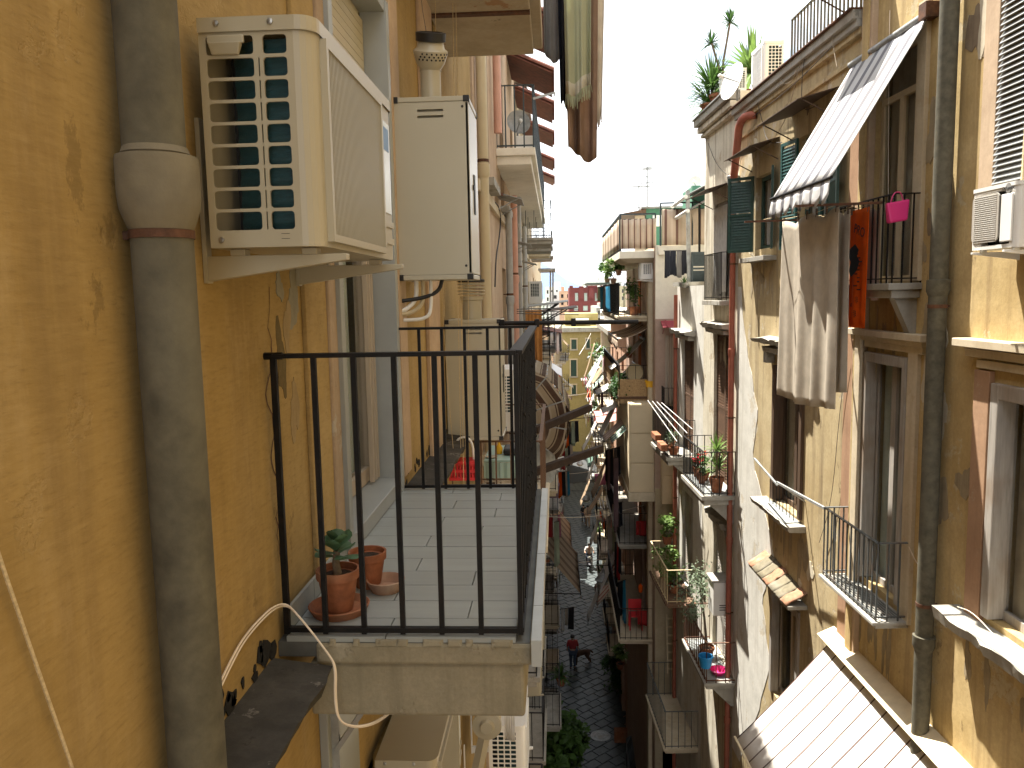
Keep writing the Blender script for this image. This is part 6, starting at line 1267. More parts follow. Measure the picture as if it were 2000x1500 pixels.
# ================================================================ far right street front
def house(label, F, u0, u1, z1, depth, mat, seed, floors, per, front=True, dep=.8, group='houses along the street', rail='iron', washing=True, zbase=3.6, det=True, nobal=()):
    rr = random.Random(seed); hs = []; fh = (z1-zbase-.6)/floors
    for f in range(floors):
        for k in range(per):
            c = u0+(u1-u0)*(k+.5)/per; hs.append((c-.5, c+.5, zbase+f*fh+.05, zbase+f*fh+min(2.3, fh-.6)))
    for k in range(per): c = u0+(u1-u0)*(k+.5)/per; hs.append((c-.9, c+.9, 0.02, 2.6))
    t = thing('apartment_building', label, 'building', F.pt((u0+u1)/2, -depth/2, 0), group)
    mb = MB(); facade(mb, F, u0, u1, 0, z1, hs, .25); shell(mb, F, u0, u1, 0, z1, depth); mb.build('wall', M_(mat), t)
    for f in range(floors):
        z = zbase+f*fh; MB().box(F, u0+.05, u1-.05, 0, .05, z-.25, z-.12).build('string_course', M.cream_trim, t)
        for k in range(per):
            h = hs[f*per+k]; fr = rr.choice(['wood_dark', 'green_shutter', 'wood_pale', 'wood_grey', 'wood_brown'])
            window(t, F, h, d=-.1, frame=fr, pane='glass_dark', curt=None, fw=.08, mull=1)
            if rr.random() < .75 and f not in nobal: balcony(t, F, h[0]-.4, h[1]+.4, dep*rr.uniform(.8, 1.1), z, .16, .92, .2, rail, rr.choice(['grey_stone', 'cream_trim']), join=True, sides='nfo')
            elif det: MB().box(F, h[0]-.1, h[1]+.1, 0, .15, z-.06, z+.04).build('sill', M.grey_stone, t)
    MB().box(F, u0, u1, 0, .3, z1-.25, z1-.01).build('cornice', M.grey_stone, t)
    for k in range(per):
        h = hs[floors*per+k]; MB().box(F, h[0]+.01, h[1]-.01, -.2, -.16, .03, 2.58).build('shop_shutter', M.wood_grey, t)
    return t, hs
RS = []
RS.append(house('pinkish house with dark balconies just beyond the cream house on the right', EF, 31.2, 40, 17.5, 8, 'pink_far', 3, 4, 3))
G2 = Fr((2.9, 0), (0, 1), True)
RS.append(house('pale house with sunlit balconies halfway down the right side', G2, 40.2, 52, 16.6, 8, 'beige_far', 4, 4, 4))
G3 = Fr((3.3-54*.055, 0), (.055, 1), True)
RS.append(house('white house near the far end of the right side', G3, 53, 68, 17.2, 8, 'white_far', 6, 4, 4, det=False))
RS.append(house('cream house at the far end of the right side', G3, 68.3, 92, 16.3, 8, 'beige_far', 8, 4, 6, det=False))
# ================================================================ left street front
L2 = Fr((-.93, 0), (0, 1))
LS = house('pale peeling house with pink and grey drainpipes, second on the left', L2, 9.45, 19.6, 23.9, 7, 'pink_trim', 11, 6, 3, dep=.62, zbase=3.4, group='houses along the street', nobal=(4, 5))
LS2 = house('cream house with cantilevered balconies, third on the left', LF, 19.7, 33, 23.8, 7, 'cream_trim', 12, 6, 4, dep=.85, zbase=3.5)
LS3 = house('beige house with tiled balcony roofs, fourth on the left', LF, 33.1, 53, 20.8, 7, 'beige_far', 13, 5, 6, dep=.8)
L4 = Fr((-.95-46*.04, 0), (.04, 1))
LS4 = house('low orange house on the sunny gap of the left side', L4, 53.1, 64.5, 8.6, 7, 'orange_far', 14, 1, 4, dep=.8, det=False)
LS5 = house('tall pale house far down the left side', L4, 64.6, 86, 15.6, 7, 'beige_far', 15, 4, 6, dep=.8, det=False)
# yellow house closing the view
YB = thing('apartment_building', 'yellow house with green shutters closing the end of the alley', 'building', (2, 98, 0))
YF = Fr((0, 92), (1, 0)); ya, yb = at(1103, 640, 92), at(1152, 800, 92)
hy = []
for (x0, y0, x1, y1) in ((1116, 663, 1126, 682), (1115, 703, 1126, 735), (1117, 752, 1125, 770), (1145, 662, 1152, 680)):
    a, b = at(x0, y1, 92), at(x1, y0, 92); hy.append((a.x, b.x, a.z, b.z))
mb = MB(); facade(mb, YF, ya.x-1.5, 12, 0, ya.z, hy, .25); shell(mb, YF, ya.x-1.5, 12, 0, ya.z, 14); mb.build('wall', M.yellow_far, YB)
for h in hy:
    window(YB, YF, h, d=-.06, frame='green_shutter', pane='green_shutter', curt=None, fw=.12)
    MB().box(YF, h[0]-.15, h[1]+.15, 0, .14, h[2]-.15, h[2]-.003).build('sill', M.grey_stone, YB)
    for a, b in ((h[0]-.12, h[0]-.003), (h[1]+.003, h[1]+.12)): MB().box(YF, a, b, 0, .05, h[2], h[3]).build('window_surround', M.cream_trim, YB)
    MB().box(YF, h[0]-.15, h[1]+.15, 0, .07, h[3]+.003, h[3]+.16).build('window_surround', M.cream_trim, YB)
MB().box(YF, ya.x-1.5, 12, .0, .4, ya.z-.5, ya.z-.01).build('cornice', M.grey_stone, YB)
a, b = at(1104, 632, 97), at(1168, 612, 97)
MB().box(AX, a.x, b.x, 97, 103, ya.z, b.z).build('attic', M.yellow_far, YB); MB().box(AX, a.x+.8, b.x-1.2, 95, 97.2, b.z-.75, b.z-.6).build('attic_canopy', M.white_plastic, YB)
# red crenellated house behind
RB = thing('apartment_building', 'dark red house with battlements beyond the end of the alley', 'building', (8, 180, 0))
RY = Fr((0, 170), (1, 0)); a, b = at(1112, 605, 170), at(1178, 568, 170); hr = []
for xs, ys in (((1123, 1129), (572, 588)), ((1141, 1147), (572, 588)), ((1162, 1168), (572, 588)), ((1121, 1129), (597, 607)), ((1139, 1148), (597, 607))):
    p, q = at(xs[0], ys[1], 170), at(xs[1], ys[0], 170); hr.append((p.x, q.x, p.z, q.z))
mb = MB(); facade(mb, RY, a.x, b.x+.3, 0, b.z+.8, hr, .4); shell(mb, RY, a.x, b.x+.3, 0, b.z+.8, 18); mb.build('wall', M.red_far, RB)
for h in hr: window(RB, RY, h, d=-.2, frame='teal_paint' if 0 else 'curtain_green', pane='curtain_green', curt=None, fw=.2)
for x0, x1, y in ((1112, 1119, 558), (1131, 1140, 559), (1148, 1166, 558), (1174, 1179, 558)):
    p, q = at(x0, y, 170), at(x1, y, 170); MB().box(RY, p.x, q.x, -.6, .25, b.z+.803, p.z).build('merlon', M.red_far, RB)
for x in (1135, 1155, 1170): p = at(x, 570, 170); MB().box(RY, p.x-.5, p.x+.5, 0, .5, b.z-1.6, b.z+.7).build('corbel', M.red_far, RB)
# skyline
def block(label, px0, px1, py, Y, mat, depth=20, extra=(), g='distant houses on the skyline', z0=-20):
    a, b = at(px0, py, Y), at(px1, py, Y); t = thing('distant_building', label, 'building', ((a.x+b.x)/2, Y+depth/2, z0), g)
    F = Fr((0, Y), (1, 0)); hs = []; w = b.x-a.x; nx_ = max(1, int((px1-px0)/9)); z = b.z
    for r in range(2):
        for k in range(nx_):
            c = a.x+w*(k+.5)/nx_; hs.append((c-w*.14/nx_*1.4, c+w*.14/nx_*1.4, z-Y*.0045*(r*2+1.9), z-Y*.0045*(r*2+.9)))
    mb = MB(); facade(mb, F, a.x, b.x, z0, z, hs, Y*.002); shell(mb, F, a.x, b.x, z0, z, depth); mb.build('wall', M_(mat), t)
    for h in hs: MB().box(F, h[0], h[1], -Y*.0019, -Y*.0012, h[2], h[3]).build('window', M.glass_dark, t)
    for x0, x1, y in extra:
        p, q = at(x0, y, Y+depth*.3), at(x1, y, Y+depth*.3); MB().box(AX, p.x, q.x, Y+depth*.3, Y+depth*.6, z+.01, p.z).build('roof_cabin', M_(mat), t)
    return t
block('white apartment block with a roof cabin behind the red house', 1142, 1215, 547, 300, 'white_far', 40, ((1143, 1166, 528), (1170, 1182, 540)))
block('cream flat-roofed block right of the red house', 1176, 1230, 558, 230, 'beige_far', 30)
block('small white block under the mountain', 1065, 1092, 560, 260, 'white_far', 30, ((1082, 1094, 551),))
block('bright white house beyond the left balconies', 1076, 1092, 570, 190, 'white_far', 12)
block('low pinkish block left of the red house', 1092, 1116, 568, 320, 'pink_far', 30, ((1096, 1102, 560),))
block('grey stone house beside the end of the alley', 1165, 1215, 600, 120, 'grey_stone', 20, ((1170, 1185, 592),))
mb = MB(); rr = random.Random(31)
for px in (1162, 1172, 1180, 1188, 1196, 1204, 1211): p = at(px, 552, 300); mb.bar((p.x, 305, p.z-2), (p.x+rr.uniform(-1, 1), 305, p.z+rr.uniform(1, 4)), .3); mb.bar((p.x-1, 305, p.z+1), (p.x+1.5, 305, p.z+1.2), .2)
mb.build('roof_aerials', M.zinc, None, 'thicket of aerials on the white block rooftop', 'aerials', kind='stuff')
def mtn():
    prof = [(800, 585), (900, 560), (980, 520), (1030, 502), (1060, 513), (1085, 530), (1105, 545), (1130, 556), (1180, 562), (1300, 568), (1420, 574)]
    Y = 8800; mb = MB(); n = len(prof)
    for (x0, y0), (x1, y1) in zip(prof, prof[1:]):
        a, b = at(x0, y0, Y), at(x1, y1, Y)
        mb.face([(a.x, Y-1800, -100), (b.x, Y-1800, -100), b, a]); mb.face([a, b, (b.x, Y+1500, -100), (a.x, Y+1500, -100)])
    o = mb.build('mountain', M.mountain, None, kind='structure', smooth=80)
mtn()
# ================================================================ things hanging in the alley
# washing hanging from above, top centre
Z0 = 22.0
def topcloth(nm, lab, x0, x1, ybot, Y, mt, **k):
    a, b = at(x0, 60, Y), at(x1, 60, Y); zb = at((x0+x1)/2, ybot, Y).z
    return hang_cloth(nm, lab, nm.replace('_', ' '), (a.x, Y, Z0), (b.x, Y+.15, Z0), Z0-zb, mt, out=(0, 1, 0), group='washing hung from the floor above', **k)
topcloth('shirt', 'grey dotted cloth hanging at the left of the washing against the sky', 1062, 1096, 108, 8.2, 'grey_cloth', folds=2, amp=.03, seed=2)
topcloth('trousers', 'dark navy garment hanging straight between the grey cloth and the towel', 1088, 1112, 205, 8.1, 'navy_cloth', folds=1.5, amp=.04, seed=3, taper=.55, hem=.03)
topcloth('towel', 'pale sage towel with white bands and a fringed end against the sky', 1100, 1158, 172, 7.9, stripes('sage_band', [(9, (.5, .52, .36)), (.25, (.72, .7, .62)), (.3, (.5, .52, .36)), (.25, (.72, .7, .62)), (.8, (.5, .52, .36))], 1, 1, trans=.4), folds=2.5, amp=.035, seed=4, fringe=.12, taper=.85)
topcloth('sheet', 'brown sheet gathered into a pouch at its lower end against the sky', 1100, 1172, 300, 8.05, 'brown_cloth', folds=2, amp=.06, seed=6, taper=.8, hem=.03)
topcloth('scarf', 'thin cream scarf with a ragged end behind the brown sheet', 1135, 1186, 222, 8.2, 'beige_cloth', folds=1.5, amp=.04, seed=8, fringe=.08, taper=.6)
MB().tube([(-.2, 8.05, Z0+.005), (.9, 8.1, Z0+.02)], .006, 6).build('clothes_line', M.rope, None, 'clothes line out of the picture top, carrying washing', 'clothes line', 'poles and lines with washing')
# drainpipes and details of the second left house
for u, d, z0, z1, r, mt, lab in ((9.75, .08, 0, 21.6, .065, 'pvc_cream', 'cream plastic drainpipe rising beside the near edge of the peeling house'), (14.2, .12, 14, 20.0, .06, 'pvc_grey', 'grey drainpipe on the peeling house'), (15.7, .14, 14, 20.4, .065, 'pvc_pink', 'pink drainpipe on the peeling house'), (17.6, .14, 14, 20.6, .06, 'pvc_grey', 'farther grey drainpipe on the peeling house'), (20.4, .16, 12, 20.2, .06, 'pvc_grey', 'grey drainpipe at the start of the third house'), (12.2, .1, 20.9, 24, .06, 'pvc_pink', 'pink drainpipe behind the upper balcony railing')):
    drainpipe('drainpipe', lab, L2, u, d, z0, z1, r, mt, joints=(z1-1.6,) if z1 > 18 else (), clamps=(z1-1.5, z1-4), group='drainpipes on the left facades')
for u0, u1, z, dep in ((12.6, 13.6, 20.1, .42), (15.9, 17, 19.6, .45), (18.2, 19.2, 19.3, .5)): canopy(LS[0], L2, u0, u1, z, dep, .12, 'zinc')
# long balcony with clean underside, upper left
dl = LF.onu(1046, 320, 13.3)[0]
mb = MB(); mb.box(LF, 13.2, 26, 0, dl, 20.74, 20.86); mb.box(LF, 13.26, 25.95, 0, dl-.07, 20.6, 20.738); sl = mb.build('balcony_slab', M.cream_wall, LS[0], bevel=.01)
railing(LS[0], L2, 13.3, 26, .0, dl-.05, 20.86, 1.0, .16, 'green_iron', .022, .05, join=True)
for k, (u, z) in enumerate(((13.2, 23.3), (16.5, 23.35), (19.5, 23.4), (23, 23.4), (27, 23.3), (31, 23.3))):
    t = thing('tiled_canopy', 'red clay tile canopy over an upper left balcony, %s from the viewer' % ['first', 'second', 'third', 'fourth', 'fifth', 'sixth'][k], 'tiled roof', LF.pt(u+1, .3, z-.3), 'tiled canopies on the upper left balconies')
    me = MB().grid(lambda a, b: Vector((b*.95, .11+.1*math.cos(a*math.pi), .1*math.sin(a*math.pi)-b*.42)), 6, 1).mesh('roof_tile', M.rooftile)
    for j in range(9): inst('roof_tile', me, LF.pt(u+j*.22, .03, z+.002*j), t)
    MB().hexa([LF.pt(u, 0, z-.04), LF.pt(u+2, 0, z-.04), LF.pt(u+2, .93, z-.47), LF.pt(u, .93, z-.47), LF.pt(u, 0, z-.01), LF.pt(u+2, 0, z-.01), LF.pt(u+2, .93, z-.44), LF.pt(u, .93, z-.44)]).build('soffit_board', M.rooftile, t)
t = thing('balcony_arm', 'grey rod sticking out over the street from the upper left balcony', 'clothes pole', at(1050, 190, 13.3)); MB().bar(at(1040, 193, 13.3), at(1083, 181, 13.6), .035).build('rod', M.zinc, t); MB().bar(at(1083, 181, 13.6), at(1083, 188, 13.6), .02).build('hook', M.zinc, t)
dish('satellite_dish', 'small grey dish inside the upper left balcony railing', at(1012, 240, 15), .22, (.3, -1, .2), 'zinc')
MB().box(LF, 14, 15.2, .3, .6, 20.88, 21.2).build('storage_box', M.white_plastic, None, 'white box on the floor of the upper left balcony', 'box', bevel=.02)
cable('wall_cable', 'dark cable looping down the pale plaster behind the cream drainpipe', [L2.pt(L2.onw(x, y, .03)[0], .05, L2.onw(x, y, .03)[1]) for x, y in ((964, 395), (972, 405), (976, 430), (972, 470), (966, 500), (964, 560))], .012, 'cable_dark')
ac_unit('white air conditioner outdoor unit behind the lower boiler cabinet', L2, 9.5, 10.2, .12, .46, 16.85, 17.6, 'enamel_white', simple=True, rows=12, bracket=False)
ac_unit('white air conditioner outdoor unit high on the far left facade', LF, 26, 26.8, .1, .5, 18.2, 18.9, 'enamel_white', simple=True)
t = thing('metal_porch', 'grey metal sheet roof on thin posts at the far left roof edge', 'porch', at(1065, 560, 34)); a, b = at(1052, 518, 34), at(1085, 525, 34)
MB().box(AX, a.x, b.x, 33, 37, b.z-.08, b.z).build('roof_sheet', M.zinc, t)
for x in (1075, 1080): MB().bar(at(x, 590, 34), at(x, 525, 34), .07).build('post', M.zinc, t)
# washing pole balcony beyond: table, basket, tray
Yt = 7.35
bN = balcony(LB, LF, 6.95, 9.3, .8, 16.25, .14, .95, .13, 'wood_brown', 'cream_trim', join=True)
xa, xb = at(945, 900, Yt).x, at(1022, 900, Yt).x
zt_ = at(980, 903, Yt).z
t = thing('table', 'small table under a pale green cloth on the next balcony, seen through the railing', 'table', ((xa+xb)/2, Yt+.3, 16.25))
MB().box(AX, xa, xb, Yt, Yt+.75, zt_, zt_+.02).build('tabletop', M.green_formica, t); MB().grid(lambda a, b: Vector((xa+(xb-xa)*a, Yt-.012+.006*math.sin(a*40), zt_-.15*b)), 24, 2).build('tablecloth_edge', M.green_formica, t, solid=.004)
mb = MB()
for k in range(26): x = xa+(xb-xa)*(k+.5)/26; mb.lathe((x, Yt-.012, zt_-.18), [(.001, -.012), (.01, 0), (.001, .014)], 6)
mb.build('pompom_trim', M.beige_cloth, t, kind='stuff')
for x in (xa+.03, xb-.03):
    for y in (Yt+.05, Yt+.7): MB().bar((x, y, 16.25), (x, y, zt_), .03).build('leg', M.wood_dark, t)
MB().box(AX, at(984, 885, Yt+.3).x, at(1012, 885, Yt+.3).x, Yt+.2, Yt+.45, zt_+.022, zt_+.09).build('tray', M.plastic_black, None, 'black tray standing on the green table', 'tray', bevel=.02)
c = at(975, 885, Yt+.3); MB().lathe((c.x, Yt+.3, zt_+.022), [(.03, 0), (.035, .06), (.012, .1), (.014, .12), (.001, .12)], 12).build('oil_bottle', M.yellow_plastic, None, 'small yellow bottle on the green table', 'bottle', smooth=40)
c = at(960, 905, Yt+.1); MB().lathe((c.x, Yt+.12, zt_+.022), [(.05, 0), (.06, .012), (.001, .008)], 14).build('ashtray', M.cable_tan, None, 'low clay ashtray on the green table', 'ashtray')
q = at(908, 934, 6.45); t = thing('basket', 'red plastic basket hanging beside the green table', 'basket', q); w = .1; h = at(908, 898, 6.45).z-q.z
for k in range(9):
    for y in (-.08, .08): MB().box(AX, q.x-w+2*w*k/8-.008, q.x-w+2*w*k/8+.008, q.y+y-.004, q.y+y+.004, q.z, q.z+h).build('slat', M.red_plastic, t)
for z in (0, .42, .86): MB().box(AX, q.x-w-.02, q.x+w+.02, q.y-.087, q.y+.087, q.z+h*z, q.z+h*z+h*.16).build('band', M.red_plastic, t)
cable('basket_handle', None, [q+Vector((-.08, 0, h)), q+Vector((-.07, 0, h+.16)), q+Vector((0, 0, h+.2)), q+Vector((.07, 0, h+.16)), q+Vector((.08, 0, h))], .01, 'white_plastic', parent=t)
# things below the balcony
t = thing('window_panel', 'white window reveal with a triangular bracket under the white balcony slab', 'window surround', LF.pt(2.9, 0, 15.5))
MB().box(LF, 2.9, 3.35, 0, .035, 14.2, 17.05).build('panel', M.marble, t, bevel=.004)
mb = MB(); mb.bar(LF.pt(2.95, .05, 16.7), LF.pt(2.95, .22, 16.95), .03, .02); mb.bar(LF.pt(2.95, .05, 16.55), LF.pt(2.95, .05, 17.0), .03, .02); mb.build('bracket', M.zinc, t)
a = LF.onu(952, 1412, 4.9)
t = thing('rolled_awning', 'closed cream awning cassette with a round end cap under the balcony', 'awning', LF.pt(5.2, a[0], a[1]))
MB().tube([LF.pt(4.9, *a), LF.pt(7.4, *a)], .085, 20).build('roll', M.pvc_cream, t, smooth=40); MB().lathe(LF.pt(4.89, *a), [(.095, 0), (.095, .03), (.05, .035), (.04, .06), (.001, .06)], 24, (0, -1, 0)).build('end_cap', M.enamel, t, smooth=30)
MB().bar(LF.pt(4.9, a[0]-.02, a[1]-.08), LF.pt(4.95, a[0]-.1, a[1]-.45), .07, .05).build('arm', M.enamel, t)
MB().grid(lambda p, q_: LF.pt(4.95+2.4*p, a[0]+.03-.12*q_, a[1]-.5*q_), 10, 3).build('canvas', M.beige_cloth, t, solid=.004)
mb = MB(); mb.box(LF, 4.95, 5.6, .0, .05, 14, 17.0); 
for k in range(6): mb.bar(LF.pt(4.94, .02+.035*k, 14), LF.pt(4.94, .02+.035*k, 16.9), .015, .015)
mb.build('shutter_edge', M.wood_cream, LB)
ac_unit('white air conditioner outdoor unit at the bottom edge beside the potted tree', L2, 7.0, 7.8, LF.onu(1025, 1450, 7)[0]-.36, LF.onu(1025, 1450, 7)[0]-.02, LF.onu(1025, 1418, 7)[1]-.6, LF.onu(1025, 1418, 7)[1], 'enamel_white', simple=True, rows=8)
ac_unit('beige air conditioner outdoor unit beside the dark red tiled roof', L2, 12.6, 13.4, LF.onu(1055, 1300, 12.6)[0]-.36, LF.onu(1055, 1300, 12.6)[0]-.02, LF.onu(1055, 1358, 12.6)[1], LF.onu(1055, 1292, 12.6)[1], 'enamel', simple=True, rows=8)
ac_unit('cream air conditioner outdoor unit above the shaded lower balcony', L2, 16.5, 17.3, LF.onu(1062, 1240, 16.5)[0]-.36, LF.onu(1062, 1240, 16.5)[0]-.02, LF.onu(1062, 1268, 16.5)[1], LF.onu(1062, 1212, 16.5)[1], 'enamel', simple=True, rows=8)
hang_cloth('cloth', 'white ribbed cloth hanging at the edge of the balcony slab underside', 'cloth', at(985, 1390, 5.5), at(1005, 1390, 5.5), .22, 'white_cloth', folds=5, amp=.01, nu=24, nv=4)
# brown striped hood awnings on the left
tan_st = stripes('tan_stripe', [(1, (.34, .27, .18)), (.25, (.08, .045, .03)), (.25, (.34, .27, .18)), (.25, (.08, .045, .03)), (.9, (.4, .33, .24)), (.4, (.13, .075, .05))], 2, 1, trans=.25)
tan_s2 = stripes('tan_stripe_side', [(1, (.34, .27, .18)), (.25, (.08, .045, .03)), (.25, (.34, .27, .18)), (.25, (.08, .045, .03)), (.9, (.4, .33, .24)), (.4, (.13, .075, .05))], 4, 0, trans=.25)
def hood(label, u0, u1, z, r, n=4):
    t = thing('hood_awning', label, 'awning', LF.pt((u0+u1)/2, .1, z-r), 'striped hood awnings on the left')
    for k in range(n):
        a0, a1 = math.radians(78-118*k/n), math.radians(78-118*(k+1)/n)
        MB().grid(lambda a, b: LF.pt(u0+(u1-u0)*a, .12+(r*1.05+.05*math.sin(b*math.pi))*math.cos(a0+(a1-a0)*b)-.0, z-r+ (r+.07*math.sin(b*math.pi)*-1)*math.sin(a0+(a1-a0)*b)+.02*math.sin(a*20)), 14, 6).build('canvas', tan_st, t, smooth=60, solid=.005)
        MB().grid(lambda a, b: LF.pt(u0+.005*b, .12+(a)*r*1.05*math.cos(a0+(a1-a0)*b), z-r+a*r*math.sin(a0+(a1-a0)*b)-.05*math.sin(b*math.pi)*a), 6, 6).build('side_cloth', tan_s2, t, smooth=60, solid=.005)
        MB().tube([LF.pt(u0, .12, z-r), LF.pt(u0, .12+r*1.05*math.cos(a1), z-r+r*math.sin(a1)), LF.pt(u1, .12+r*1.05*math.cos(a1), z-r+r*math.sin(a1)), LF.pt(u1, .12, z-r)], .012, 6).build('rib', M.zinc, t)
hood('brown striped folding hood awning nearest on the left over the alley', 13.2, 15.4, 17.35, .95)
hood('brown striped folding hood awning behind the nearest one', 16.4, 18.6, 16.6, .98)
for p0, p1, Y0, Y1, lab in (((1046, 840), (1152, 796), 12.5, 13.3, 'upper brown wooden pole slanting out over the alley below the hood awnings'), ((1044, 922), (1176, 876), 12.0, 12.8, 'lower brown wooden pole slanting out over the alley')):
    MB().bar(at(*p0, Y0), at(*p1, Y1), .1, .12).build('wooden_pole', M.pole_wood, None, lab, 'pole', 'wooden poles over the alley', bevel=.01)
dish('satellite_dish', 'large grey satellite dish low on the left between the wooden poles', at(1056, 897, 13.2), .42, (.9, -.35, .25), 'zinc')
q0, q1 = LF.onu(1026, 606, 18.9), LF.onu(1060, 735, 18.9)
hang_cloth('blind', 'orange brown cloth blind hanging on the left facade above the hood awnings', 'blind', LF.pt(18.9, q0[0], q0[1]), LF.pt(18.9, q1[0], q0[1]), q0[1]-q1[1], surf('amber_cloth', (.42, .19, .05), .9, var=.2), folds=4, amp=.03, out=(0, 1, 0))
for k in range(3): cable('street_wire', '%s thin wire crossing the alley above the hood awnings' % ['upper', 'middle', 'lower'][k], [at(1010, 604+k*4, 13), at(1060, 602+k*6, 14), at(1130, 604+k*5, 18)], .008, 'cable_dark', group='wires crossing the alley')
# awnings, washing and plants further down on both sides
br2 = stripes('tan_brown', [(1, (.42, .31, .2)), (.35, (.24, .16, .1)), (.5, (.46, .35, .24)), (.25, (.2, .12, .08))], 5, 0, trans=.2)
def side_awning(label, pw, pf, Y0, Y1, mt, F=LF, **k):
    """Awning on wall frame F from its wall edge (pixel pw at distance Y0) to its front edge (pixel pf)."""
    d0, z0 = F.onu(*pw, Y0); d1, z1 = F.onu(*pf, Y0); return awning('awning', label, F, Y0, Y1, z0, d1, z0-z1, mt, d0=.06, group='awnings down the alley', **k)
side_awning('long brown striped awning low on the left, nearest of the two', (1068, 1035), (1134, 1160), 24.5, 28.5, br2, valance=.2)
side_awning('second brown striped awning on the left behind the nearest', (1080, 985), (1117, 1078), 31, 35, br2, valance=.2)
wst = stripes('white_stripe', [(1, (.8, .77, .72)), (.15, (.6, .5, .42))], 7, 0, trans=.3)
gst = stripes('green_stripe', [(1, (.6, .66, .58)), (.8, (.06, .2, .14))], 6, 0, trans=.2)
side_awning('bright white awning sloping from the reed-screened balcony, upper', (1226, 664), (1193, 722), 24.2, 25.3, wst, EF, valance=.0, arms=False)
side_awning('bright white awning beyond the upper white one, hanging lower', (1196, 716), (1166, 772), 26.5, 27.8, wst, EF, valance=.0, arms=False)
side_awning('short bright white awning below the reed screen', (1208, 762), (1178, 808), 25, 26.2, wst, EF, valance=.0, arms=False)
side_awning('pinkish striped awning hanging steeply beside the green striped one', (1216, 780), (1180, 862), 24, 25, stripes('rose_stripe', [(1, (.62, .5, .42)), (.6, (.4, .26, .22))], 6, 0, trans=.2), EF, valance=.0, arms=False)
side_awning('narrow green and white striped awning beside the beige bay', (1222, 785), (1196, 865), 22.9, 23.8, gst, EF, valance=.0, arms=False)
side_awning('far green striped blind halfway down the right side', (1168, 728), (1158, 760), 44, 47, gst, G2, valance=.1, arms=False)
rr = random.Random(88)
side_awning('dark green scalloped awning low on the right far down the alley', (1186, 888), (1150, 912), 48, 51, surf('green_canvas', (.06, .11, .08), .9, var=.15), G2, valance=.3)
side_awning('pink corrugated awning below the short white awning', (1188, 812), (1165, 826), 30, 33, surf('pink_sheet', (.55, .25, .22), .7, var=.1), EF, valance=.0, arms=False)
# washing racks left
names = ['shirt', 'trousers', 'towel', 'sheet', 'pillowcase', 'skirt']
cols = ['dark_cloth', 'white_cloth', 'orange_cloth', 'blue_cloth', 'red_cloth', 'pale_green_cloth', 'mauve_cloth', 'grey_cloth', 'beige_cloth', 'navy_cloth', 'pink_cloth', 'brown_cloth']
cw = dict(dark_cloth='black', white_cloth='white', orange_cloth='orange', blue_cloth='blue', red_cloth='red', pale_green_cloth='pale green', mauve_cloth='mauve', grey_cloth='grey', beige_cloth='beige', navy_cloth='navy', pink_cloth='pink', brown_cloth='brown')
def line(where, A, B, n, drop, seed, pal=None):
    rr = random.Random(seed); its = []
    for k in range(n):
        c = (pal or cols)[k % len(pal)] if pal else rr.choice(cols); nm = rr.choice(names)
        its.append((rr.choice([.7, 1, 1.3]), drop*rr.uniform(.7, 1.2), c, nm, '%s %s %s %s' % (['first', 'second', 'third', 'fourth', 'fifth', 'sixth', 'last'][k], cw[c], nm, where)))
    rack('washing '+where, A, B, its, seed)
line('on the upper left line under the first wooden pole', at(1085, 826, 24), at(1130, 822, 27), 6, .8, 1, ['red_cloth', 'blue_cloth', 'orange_cloth', 'dark_cloth', 'pale_green_cloth', 'dark_cloth'])
line('on the middle left rack above the second wooden pole', at(1092, 868, 28), at(1118, 862, 31), 5, .9, 2, ['beige_cloth', 'red_cloth', 'pale_green_cloth', 'dark_cloth', 'white_cloth'])
line('on the low left rack beside the dark street', at(1090, 922, 29), at(1112, 920, 31), 4, 1.0, 3, ['orange_cloth', 'dark_cloth', 'beige_cloth', 'blue_cloth'])
line('on the left balcony above the near brown awning', at(1070, 1010, 24), at(1095, 1005, 27), 3, .9, 4, ['red_cloth', 'white_cloth', 'pink_cloth'])
line('from the left pole over the brown awning', at(1082, 1020, 24), at(1092, 1018, 23.6), 1, 1.3, 5, ['pale_green_cloth'])
line('under the left balcony near the red shirt', at(1095, 1190, 27), at(1122, 1185, 29), 3, .9, 6, ['white_cloth', 'beige_cloth', 'dark_cloth'])
line('on the right line below the pinkish awning', at(1182, 880, 27), at(1212, 872, 23.5), 5, 1.2, 7, ['dark_cloth', 'mauve_cloth', 'dark_cloth', 'grey_cloth', 'navy_cloth'])
line('low beside the beige bay', at(1198, 895, 24), at(1208, 893, 23.5), 1, 1.9, 8, ['mauve_cloth'])
line('on the right rail beside the sunlit street', at(1196, 985, 26), at(1216, 980, 23.6), 3, .8, 9, ['white_cloth', 'grey_cloth', 'navy_cloth'])
line('on the right rail above the round bush', at(1186, 1010, 29), at(1204, 1002, 26), 2, 1.6, 10, ['white_cloth', 'pale_green_cloth'])
line('above the scooter on the right', at(1200, 1060, 26), at(1212, 1055, 24), 3, 1.3, 11, ['dark_cloth', 'red_cloth', 'dark_cloth'])
line('on the right under the hanging lamp cable', at(1206, 1138, 25), at(1222, 1132, 23), 3, 1.4, 12, ['navy_cloth', 'dark_cloth', 'blue_cloth'])
for k in range(9):
    Y = 34+k*5.2; left = k % 2 == 0; s = 0.1+.02*k; p = Vector(((-.95+s+.9) if left else 2.0+.01*Y, Y, 5.5+rr.uniform(0, 8)))
    line('far down the %s side, line %s' % ('left' if left else 'right', 'abcdefghi'[k] if 0 else ['nearest', 'second nearest', 'third', 'fourth', 'fifth', 'sixth', 'seventh', 'eighth', 'farthest'][k]), p, p+Vector((.2 if left else -.2, 2.4, 0)), 4, .8, 30+k)
